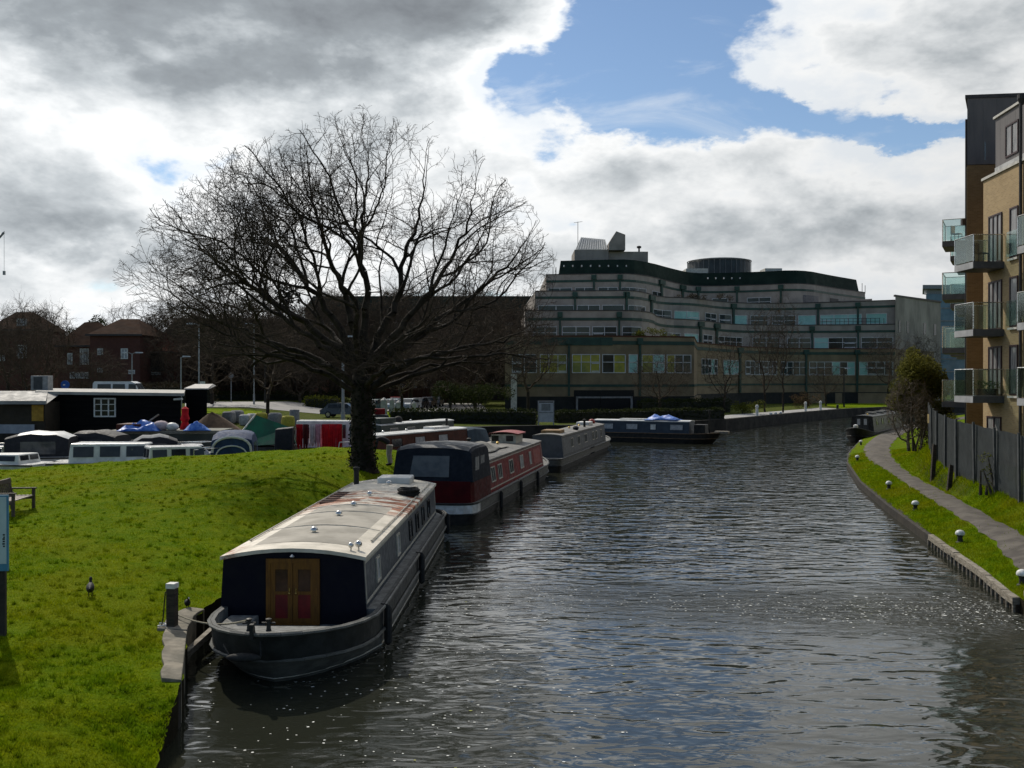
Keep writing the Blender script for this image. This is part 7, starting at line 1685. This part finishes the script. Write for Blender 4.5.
# white posts by the cars and on the quay
for px, D, h, w_, lab in ((384, 107, 1.5, .32, 'pale gatepost nearest the oak trunk in front of the parked cars'), (392, 107, 1.5, .24, 'pale gatepost second from the oak trunk'), (399, 107, 1.25, .28, 'pale gatepost third from the oak trunk'), (414, 109, 1.1, .2, 'pale gatepost right of the pale trunked tree')):
    x, y = at(px, D); mb = MB(); mb.box(-w_, w_, -w_, w_, 0, h); mb.lathe([(w_ * 1.2, h), (w_ * 1.2, h + .08), (w_ * .3, h + .3), (.02, h + .35)], n=8); tag(mb.build('gatepost', mat('gatepost_pale', (.40, .39, .37)), loc=(x, y, north_z(x, y))), lab, 'post', 'pale gateposts before the parked cars')
for px, h, lab in ((757, 1.25, 'white quay bollard nearest the round green bush'), (805.5, 1.25, 'white quay bollard, left of the pair by the quay lawn'), (820.5, 1.25, 'white quay bollard, right of the pair by the quay lawn'), (837.5, .6, 'short dark quay bollard beside the slim lamp post')):
    x0 = None
    for D in np.arange(100, 180, .5):
        x, y = at(px, D)
        if y > shore(x) + 1.0: break
    mb = MB(); mb.lathe([(.19, 0), (.17, .1), (.16, h * .8), (.2, h * .85), (.17, h), (.02, h + .06)], n=10); tag(mb.build('quay_bollard', bollard_w if False else (white_p if h > 1 else hull_bk), smooth=True, loc=(x, y, 1.06)), lab, 'bollard', 'bollards along the far quay')
for px, lab in ((771, 'first low white mooring ring block on the quay edge'), (775.5, 'second low white mooring ring block on the quay edge'), (780.5, 'third low white mooring ring block on the quay edge')):
    for D in np.arange(100, 180, .5):
        x, y = at(px, D)
        if y > shore(x) + .2: break
    mb = MB(); mb.lathe([(.16, 0), (.2, .1), (.14, .25), (.02, .3)], n=8); tag(mb.build('mooring_block', white_p, smooth=True, loc=(x, y, 1.15)), lab, 'bollard', 'low white mooring blocks')

# ---- houses and blocks beyond the road
redb = brick_mat('red_brick', (.115, .038, .026), (.085, .028, .02), (.10, .07, .06)); tile = mat('brown_tile', (.040, .020, .012), (.024, .013, .009), .95, .6, 6, stretch=(1, 1, 3), spec=.02); tile_r = mat('red_tile', (.060, .015, .009), (.04, .011, .008), .95, .6, 6, spec=.02)
def wrect(root, px0, px1, D, z0, z1, nm='window', bars=1, pane=None):
    x0, x1 = at(px0, D)[0], at(px1, D)[0]; mb = MB(); t_ = .1
    for a, b_, c, d_ in ((x0, x1, z0, z0 + t_), (x0, x1, z1 - t_, z1), (x0, x0 + t_, z0 + t_, z1 - t_), (x1 - t_, x1, z0 + t_, z1 - t_)): mb.box(a, b_, D - .06, D + .02, c, d_)
    for k in range(bars): xx = lerp(x0, x1, (k + 1) / (bars + 1)); mb.box(xx - .045, xx + .045, D - .055, D + .02, z0 + t_, z1 - t_)
    f = mb.build(nm, white_p, root); mb = MB(); mb.box(x0 + .05, x1 - .05, D - .02, D + .01, z0 + .05, z1 - .05); mb.build('pane', pane or curtain, f); return f
def gable_house(label, px0, px1, D, dep, z_e, z_r, wins, roofm, front_gable=None, chim=(), hipped=1.5):
    T = thing('brick_house', label, 'house', (0, 0, 0)); x0, x1 = at(px0, D)[0], at(px1, D)[0]
    mb = MB(); mb.box(x0, x1, D, D + dep, 1.5, z_e); mb.build('wall', redb, T)
    mb = MB(); o_ = .4; mb.add([(x0 - o_, D - o_, z_e), (x1 + o_, D - o_, z_e), (x1 + o_, D + dep + o_, z_e), (x0 - o_, D + dep + o_, z_e), (x0 + hipped, D + dep / 2, z_r), (x1 - hipped * 1.6, D + dep / 2, z_r)], [(0, 1, 5, 4), (1, 2, 5), (2, 3, 4, 5), (3, 0, 4), (0, 3, 2, 1)]); rf = mb.build('roof', roofm, T)
    mb = MB(); mb.box(x0 - .42, x1 + .42, D - .46, D - .38, z_e - .12, z_e + .1); mb.build('fascia', pipe_m, rf)
    for cx_ in chim: mb = MB(); xx = at(cx_, D + dep / 2)[0]; mb.box(xx - .5, xx + .5, D + dep / 2 - .4, D + dep / 2 + .4, z_r - 1.0, z_r + 1.2); mb.build('chimney', redb, rf)
    for a, b_, c, d_, n in wins: wrect(T, a, b_, D, zat(d_, D), zat(c, D), bars=n)
    return T
gable_house('red brick house with brown hipped roof and tall white windows behind the hut', 58, 104, 128, 9, zat(346, 128), zat(322, 132), [(67.5, 72.5, 353, 364.5, 0), (80, 89, 348.5, 364.5, 2), (70, 89, 372, 378.5, 3)], tile)
H2 = gable_house('red brick house wing with plain gable front and small white windows', 90, 140, 126, 12, zat(335, 126), zat(319, 132), [(97.5, 103, 348.5, 355, 0), (121, 128, 348.5, 359, 1), (97.5, 103, 368, 372.5, 0), (128.5, 135, 370, 374, 0)], tile)
gable_house('red tiled brick house with dark recessed balcony right of the gable wing', 138, 172, 130, 10, zat(352, 130), zat(333, 135), [(141, 161, 372, 375, 3)], tile_r)
mb = MB(); mb.box(at(142, 129.9)[0], at(164, 129.9)[0], 129.7, 129.95, zat(371, 129.9), zat(353, 129.9)); o = mb.build('recess_shade_panel', mat('recess_shade', (.012, .013, .012)), bpy.data.objects['brick_house.002'])  # dark box on the wall face stands for the shade of the balcony
gable_house('brick terrace house at the far left edge behind the bushy tree', -12, 34, 140, 10, zat(330, 140), zat(312, 145), [(-2, 5, 355, 361, 1), (17, 27, 318.8, 326, 2), (17, 27, 345, 358, 2)], tile, chim=())
def block(label, px0, px1, D, zt, m_, rows, cap, capz, name='brick_block', dep=14):
    T = thing(name, label, 'building', (0, 0, 0)); x0, x1 = at(px0, D)[0], at(px1, D)[0]
    mb = MB(); mb.box(x0, x1, D, D + dep, 1, zt); mb.build('wall', m_, T); mb = MB(); mb.hexa([(x0 - .3, D - .3, zt), (x1 + .3, D - .3, zt), (x1 + .3, D + dep, zt), (x0 - .3, D + dep, zt), (x0 + 1.2, D + 1.5, zt + capz), (x1 - 1.2, D + 1.5, zt + capz), (x1 - 1.2, D + dep - 1, zt + capz), (x0 + 1.2, D + dep - 1, zt + capz)]); mb.build('roof', cap, T)
    for a, b_, c, d_, n in rows: wrect(T, a, b_, D, zat(d_, D), zat(c, D), bars=n)
    return T
block('dark red brick block with flat topped mansard behind the left branches of the oak', 163, 312, 150, zat(338, 150), redb, [(187.5, 192.5, 369, 378, 1), (195, 201, 354, 364, 1), (247, 252, 352, 364, 1), (255, 261, 346, 356, 1), (273, 280, 354, 366, 1), (264.5, 271, 373, 377, 1), (231, 235, 372, 378, 0), (288, 299, 355, 362, 2), (304, 310, 356, 362, 1), (313, 318, 343, 352, 0)][:9], tile, 3.0)
block('long dark office wing with deep green roof behind the right branches of the oak', 305, 548, 186, zat(311, 186), mat('dim_brick', (.06, .042, .034), (.045, .032, .027), .85, .4, 5), [(k, k + 7, 322, 329, 1) for k in range(330, 540, 16)] + [(k, k + 7, 345, 352, 1) for k in range(326, 540, 16)], mans, 2.9, 'office_wing')
block('low dark brick building behind the parked cars', 345, 470, 165, zat(372, 165), redb, [(k, k + 5, 380, 388, 1) for k in range(352, 465, 12)], tile, 2.0)
# ivy clad silhouettes above the house roofs
for px, D, h, w_, lab in ((97, 170, 14.6, 1.5, 'ivy clad tree standing above the brick house roof'), (78, 175, 13.4, 2.0, 'dark evergreen showing over the brick house roof, left of the ivy clad tree')):
    rr = random.Random(px); lobes = [(rr.uniform(-w_, w_) * .8, 0, h * .62 + rr.uniform(0, h * .36), rr.uniform(.7, 1.3), 1) for _ in range(11)] + [(0, 0, h * k, .9, 1.2) for k in (.3, .45, .6)]
    x, y = at(px, D); shrub('ivy_tree', lab, (x, y, 1.5), lobes, leaf_g, .18, 130, px, cat='tree')
# tower crane, only its jib tip reaches into the picture
CR = thing('tower_crane', 'distant tower crane jib tip at the left edge of the sky', 'crane', (*at(-30, 300), 0))
mb = MB()
for a in (-.8, .8):
    for b_ in (-.8, .8): mb.tube((a, b_, 0), (a, b_, 42), .12, n=4)
mb.build('mast', galv, CR)
mb = MB(); 
for a, b_ in ((-.5, 0), (.5, 0), (0, .8)): mb.tube((0, a, 38 + b_), (10.4, a * .4, 49.5 + b_ * .5), .11, n=4)
for k in range(9): mb.tube((10.4 * k / 9, -.4, 38 + 11.5 * k / 9), (10.4 * (k + .5) / 9, .0, 38.7 + 11.5 * (k + .5) / 9), .07, n=4); mb.tube((10.4 * (k + 1) / 9, -.4, 38 + 11.5 * (k + 1) / 9), (10.4 * (k + .5) / 9, .0, 38.7 + 11.5 * (k + .5) / 9), .07, n=4)
mb.build('jib', galv, CR); mb = MB(); mb.tube((10.3, 0, 49.4), (10.3, 0, 38), .05, n=4); mb.box(10.0, 10.6, -.3, .3, 36.8, 38); mb.build('hook_line', galv, CR)

# ================================================================== things on the lawn
benchw = mat('bench_timber', (.085, .062, .045), (.05, .037, .028), .7, 6, 5, stretch=(1, 1, 1), spec=.3); benchs = mat('bench_slat', (.26, .21, .16), (.18, .145, .11), .6, 6, 5)
bx, by = -14.62, 29.2; BN = thing('park_bench', 'dark timber park bench with slatted seat near the left edge of the lawn', 'bench', (bx, by, lawn_z(bx, by) - .02), R(-84))
# local: x along the seat, +y is the front
for k in range(5): mb = MB(); yy = -.20 + k * .115; mb.box(-.78, .78, yy, yy + .085, .42, .45); mb.build('seat_slat', benchs, BN)
mb = MB(); 
for k in range(12): xx = -.70 + k * .125; mb.hexa([(xx - .03, -.25, .52), (xx + .03, -.25, .52), (xx + .03, -.225, .52), (xx - .03, -.225, .52), (xx - .03, -.34, .84), (xx + .03, -.34, .84), (xx + .03, -.315, .84), (xx - .03, -.315, .84)])
mb.hexa([(-.78, -.26, .47), (.78, -.26, .47), (.78, -.21, .47), (-.78, -.21, .47), (-.78, -.27, .54), (.78, -.27, .54), (.78, -.22, .54), (-.78, -.22, .54)]); mb.hexa([(-.8, -.36, .83), (.8, -.36, .83), (.8, -.30, .83), (-.8, -.30, .83), (-.8, -.39, .95), (.8, -.39, .95), (.8, -.33, .95), (-.8, -.33, .95)]); mb.build('backrest', benchw, BN)
for s_ in (-1, 1):
    mb = MB(); mb.hexa([(s_ * .78 - .035, -.30, 0), (s_ * .78 + .035, -.30, 0), (s_ * .78 + .035, -.22, 0), (s_ * .78 - .035, -.22, 0), (s_ * .78 - .035, -.40, .96), (s_ * .78 + .035, -.40, .96), (s_ * .78 + .035, -.33, .96), (s_ * .78 - .035, -.33, .96)]); mb.build('leg', benchw, BN)
    mb = MB(); mb.box(s_ * .78 - .035, s_ * .78 + .035, .30, .38, 0, .63); mb.build('leg', benchw, BN)
    mb = MB(); mb.box(s_ * .78 - .05, s_ * .78 + .05, -.34, .42, .631, .67); mb.build('armrest', benchw, BN)
    mb = MB(); mb.box(s_ * .78 - .03, s_ * .78 + .03, -.24, .3, .33, .415); mb.build('seat_rail', benchw, BN)
# information sign cut by the left edge
sx, sy = -8.42, 16.5; SG = thing('information_sign', 'pale blue information sign on a dark post at the left edge of the lawn', 'sign', (sx, sy, lawn_z(sx, sy)), R(4))
zb, zt = zat(571, 16.5) - lawn_z(sx, sy), zat(495, 16.5) - lawn_z(sx, sy)
bluep = mat('sign_border_blue', (.06, .22, .36), (.05, .18, .30), .4, 2, 3); palep = mat('sign_face', (.42, .52, .56), (.36, .46, .50), .4, 2, 3)
mb = MB(); mb.box(-.62, .105, -.02, .02, zb, zt); mb.build('board', bluep, SG)
mb = MB(); mb.box(-.60, .082, -.026, -.021, zb + .12, zt - .03); mb.build('face', palep, SG)
mb = MB(); 
for k, (w_, zz) in enumerate(((.02, .56), (.035, .53), (.03, .49), (.035, .45), (.025, .41), (.03, .60))): mb.box(.055 - w_, .058, -.031, -.027, zb + zz - .012, zb + zz + .012)
mb.build('lettering', rubber, SG)
mb = MB(); mb.box(-.08, .035, .022, .10, -.3, zt - .05); mb.build('post', mat('post_dark', (.035, .03, .026), (.02, .018, .016), .8, 5, 5), SG)
mb = MB(); mb.box(-.6, -.49, .022, .10, -.3, zt - .05); mb.build('post', mat('post_dark', (.035, .03, .026)), SG)
# service post
x, y = at(172, 17.75); SP = thing('service_post', 'dark square mooring service post with white cap at the canal edge', 'post', (x, y, .60), R(-8))
mb = MB(); mb.box(-.078, .078, -.078, .078, -.1, .72); mb.build('post', wood_d, SP, bevel=.008); mb = MB(); mb.box(-.085, .085, -.085, .085, .722, .815); mb.build('cap', white_p, SP, bevel=.008)
mb = MB(); mb.pipe([(-.08, -.02, .66), (-.12, -.02, .65), (-.135, -.03, .45), (-.15, -.04, .2), (-.17, -.06, .06), (-.14, -.1, .045)], .011, 6); mb.build('cable', rubber, SP)
mb = MB(); mb.pipe([(-.14 + .07 * math.cos(a), -.1 + .06 * math.sin(a), .05 + .004 * k) for k, a in enumerate(np.linspace(0, 9, 16))], .013, 6); mb.build('cable_end', white_p, SP)
# coping stones along the near edge of the lawn
for k, (y0, y1, xo0, xo1, lab) in enumerate(((14.6, 17.5, .26, .38, 'worn pale concrete coping slab at the lawn edge below the service post'), (17.55, 19.2, .50, .30, 'concrete coping slab turning in beside the bow of the wide boat'))):
    mb = MB(); n = 8; rings = []
    for i in range(n + 1):
        y = lerp(y0, y1, i / n); e = lawn_edge(y); w_ = lerp(xo0, xo1, i / n) + .03 * math.sin(i * 2.2); z = .635
        rings.append([(e + .03, y, -.4), (e + .03, y, z + .015 * math.sin(i * 1.3)), (e - w_, y, z + .03), (e - w_, y, .2)])
    mb.loft(rings, cap0=True, cap1=True); tag(mb.build('coping_slab', conc, bevel=.015), lab, 'coping', 'coping along the lawn edge')
mb = MB(); e = lawn_edge(14.4); mb.hexa([(e - .12, 13.75, -.3), (e + .06, 13.75, -.3), (e + .02, 14.5, -.3), (e - .12, 14.5, -.3), (e - .22, 13.75, .50), (e - .04, 13.8, .46), (e + .0, 14.5, .50), (e - .16, 14.5, .53)]); tag(mb.build('broken_coping', conc_d, bevel=.03), 'dark broken lump of coping at the foot of the lawn edge', 'coping')
mb = MB(); mb.hexa([(-5.72, 17.0, .18), (-5.62, 17.0, .18), (-5.5, 19.6, .34), (-5.6, 19.6, .34), (-5.72, 17.0, .30), (-5.62, 17.0, .30), (-5.5, 19.6, .46), (-5.6, 19.6, .46)]); tag(mb.build('fender_timber', wood_e), 'timber fender plank slanting along the bank beside the wide boat bow', 'plank')
# birds
def bird(label, px, D, s_, yaw):
    x, y = at(px, D); mb = MB()
    rings = []
    for f, r_, z in ((-.20, .012, .20), (-.14, .05, .19), (-.05, .095, .185), (.05, .10, .19), (.12, .07, .22), (.15, .04, .27), (.16, .032, .31), (.175, .040, .345), (.20, .034, .36), (.225, .012, .355)):
        rings.append([(r_ * .85 * math.cos(a), f, z + r_ * math.sin(a)) for a in np.linspace(0, 2 * math.pi, 11)[:-1]])
    mb.loft(rings, cap0=True, cap1=True)
    for q in (-.035, .035): mb.tube((q, .02, .11), (q, .03, .01), .011, .008, 5); mb.tube((q, .03, .012), (q, .09, .008), .009, .006, 4)
    T = thing('coot', label, 'bird', (x, y, lawn_z(x, y)), yaw); T.scale = (s_,) * 3
    mb.build('body', mat('black_feather', (.010, .010, .012), (.018, .018, .02), .7, 8, 4), T, smooth=True)
    mb = MB(); mb.tube((0, .215, .352), (0, .265, .345), .016, .004, 6); mb.ball((0, .215, .37), .016, 6, 4); mb.build('beak', white_p, T)
bird('black coot standing on the open lawn', 90, 19.5, .92, R(20)); bird('black coot near the service post by the boat', 187, 19.2, .66, R(-150))
# person bending over on the bank beside the canopy boat
px_, py_ = at(388.5, 42.5); PT = thing('person', 'person in dark jacket and pale trousers bending over beside the canopied red boat', 'person', (px_, py_, lawn_z(px_, py_)), R(8))
def skin(name, V, E, Rr, m_, lv=2):
    me = bpy.data.meshes.new(name); me.from_pydata(V, E, []); o = bpy.data.objects.new(name, me); COL.objects.link(o); o.parent = PT; me.materials.append(m_)
    s_ = o.modifiers.new('Skin', 'SKIN'); 
    for v, r_ in zip(me.skin_vertices[0].data, Rr): v.radius = (r_, r_) if not isinstance(r_, tuple) else r_
    me.skin_vertices[0].data[0].use_root = True; o.modifiers.new('Subsurf', 'SUBSURF').levels = lv; o.modifiers['Subsurf'].render_levels = lv
    for p in me.polygons: p.use_smooth = True
    return o
jacket = mat('dark_jacket', (.018, .018, .022), (.03, .03, .034), .85, 8, 4); trous = mat('pale_trousers', (.34, .32, .29), (.25, .235, .21), .85, 8, 4); flesh = mat('skin_tone', (.42, .25, .18), (.36, .2, .14), .55, 8, 3)
# hips at (0.05,0,.9); torso leans towards -x
V = [(.05, 0, .92), (-.08, 0, 1.02), (-.26, 0, 1.13), (-.44, 0, 1.17), (-.52, 0, 1.16), (-.60, 0, 1.14), (-.46, -.19, 1.13), (-.50, -.22, .90), (-.56, -.20, .68), (-.46, .19, 1.13), (-.48, .22, .90), (-.55, .2, .68), (-.57, -.2, .60), (-.56, .2, .60), (-.67, 0, 1.10), (-.71, 0, 1.06),
     (.05, -.10, .86), (.0, -.11, .48), (.06, -.11, .09), (.05, .10, .86), (.04, .11, .48), (.10, .11, .09), (-.06, -.12, .05), (-.02, .12, .05)]
LEGS = V[16:22]
E_ = [(0, 1), (1, 2), (2, 3), (3, 4), (4, 5), (3, 6), (6, 7), (7, 8), (3, 9), (9, 10), (10, 11), (8, 12), (11, 13), (5, 14), (14, 15)]
RR = [(.16, .13), (.15, .13), (.17, .14), (.17, .12), (.06, .06), (.06, .06), .065, .05, .042, .065, .05, .042, .04, .04, (.10, .085), (.075, .07)]
body = skin('body', V[:16], E_, RR, jacket, 2)
for k, side in enumerate((-1, 1)):                     # trousers follow the legs
    hip, knee, ank = LEGS[:3] if side < 0 else LEGS[3:]
    mb = MB(); prev = None; pts = [hip, tuple(lerp(a, b_, .5) for a, b_ in zip(hip, knee)), knee, tuple(lerp(a, b_, .5) for a, b_ in zip(knee, ank)), (ank[0], ank[1], .10)]; rad_ = (.145, .12, .095, .085, .085)
    mb.loft([[(p[0] + r_ * math.cos(a), p[1] + r_ * .95 * math.sin(a), p[2]) for a in np.linspace(0, 2 * math.pi, 13)[:-1]] for p, r_ in zip(pts, rad_)], cap0=True, cap1=True); mb.build('trouser_leg', trous, PT, smooth=True)
    mb = MB(); mb.ball((ank[0] - .06, ank[1], .045), .06, 8, 6, sc=(2.1, .8, .75)); mb.build('shoe', rubber, PT, smooth=True)
mb = MB(); mb.ball((-.735, 0, 1.075), .098, 12, 8, sc=(.9, .82, 1.15)); mb.ball((-.80, 0, 1.03), .022, 6, 4); hd = mb.build('face', flesh, PT, smooth=True)
mb = MB(); mb.ball((-.715, 0, 1.115), .104, 12, 8, sc=(.95, .9, .95)); mb.build('hair', mat('dark_hair', (.02, .015, .012)), PT, smooth=True)
for side in (-1, 1):
    mb = MB(); bx2, bz = -.575, .60; mb.ball((bx2, side * .2, bz - .03), .045, 8, 6, sc=(.6, .9, 1.1))
    for k in range(4): mb.tube((bx2 + .01, side * .2 + (k - 1.5) * .02, bz - .06), (bx2 - .015, side * .2 + (k - 1.5) * .021, bz - .125 + .012 * abs(k - 1.4)), .0095, .007, 6)
    mb.tube((bx2 - .03, side * .2 - side * .03, bz - .02), (bx2 - .06, side * .2 - side * .055, bz - .075), .011, .008, 6); mb.build('hand', flesh, PT, smooth=True)
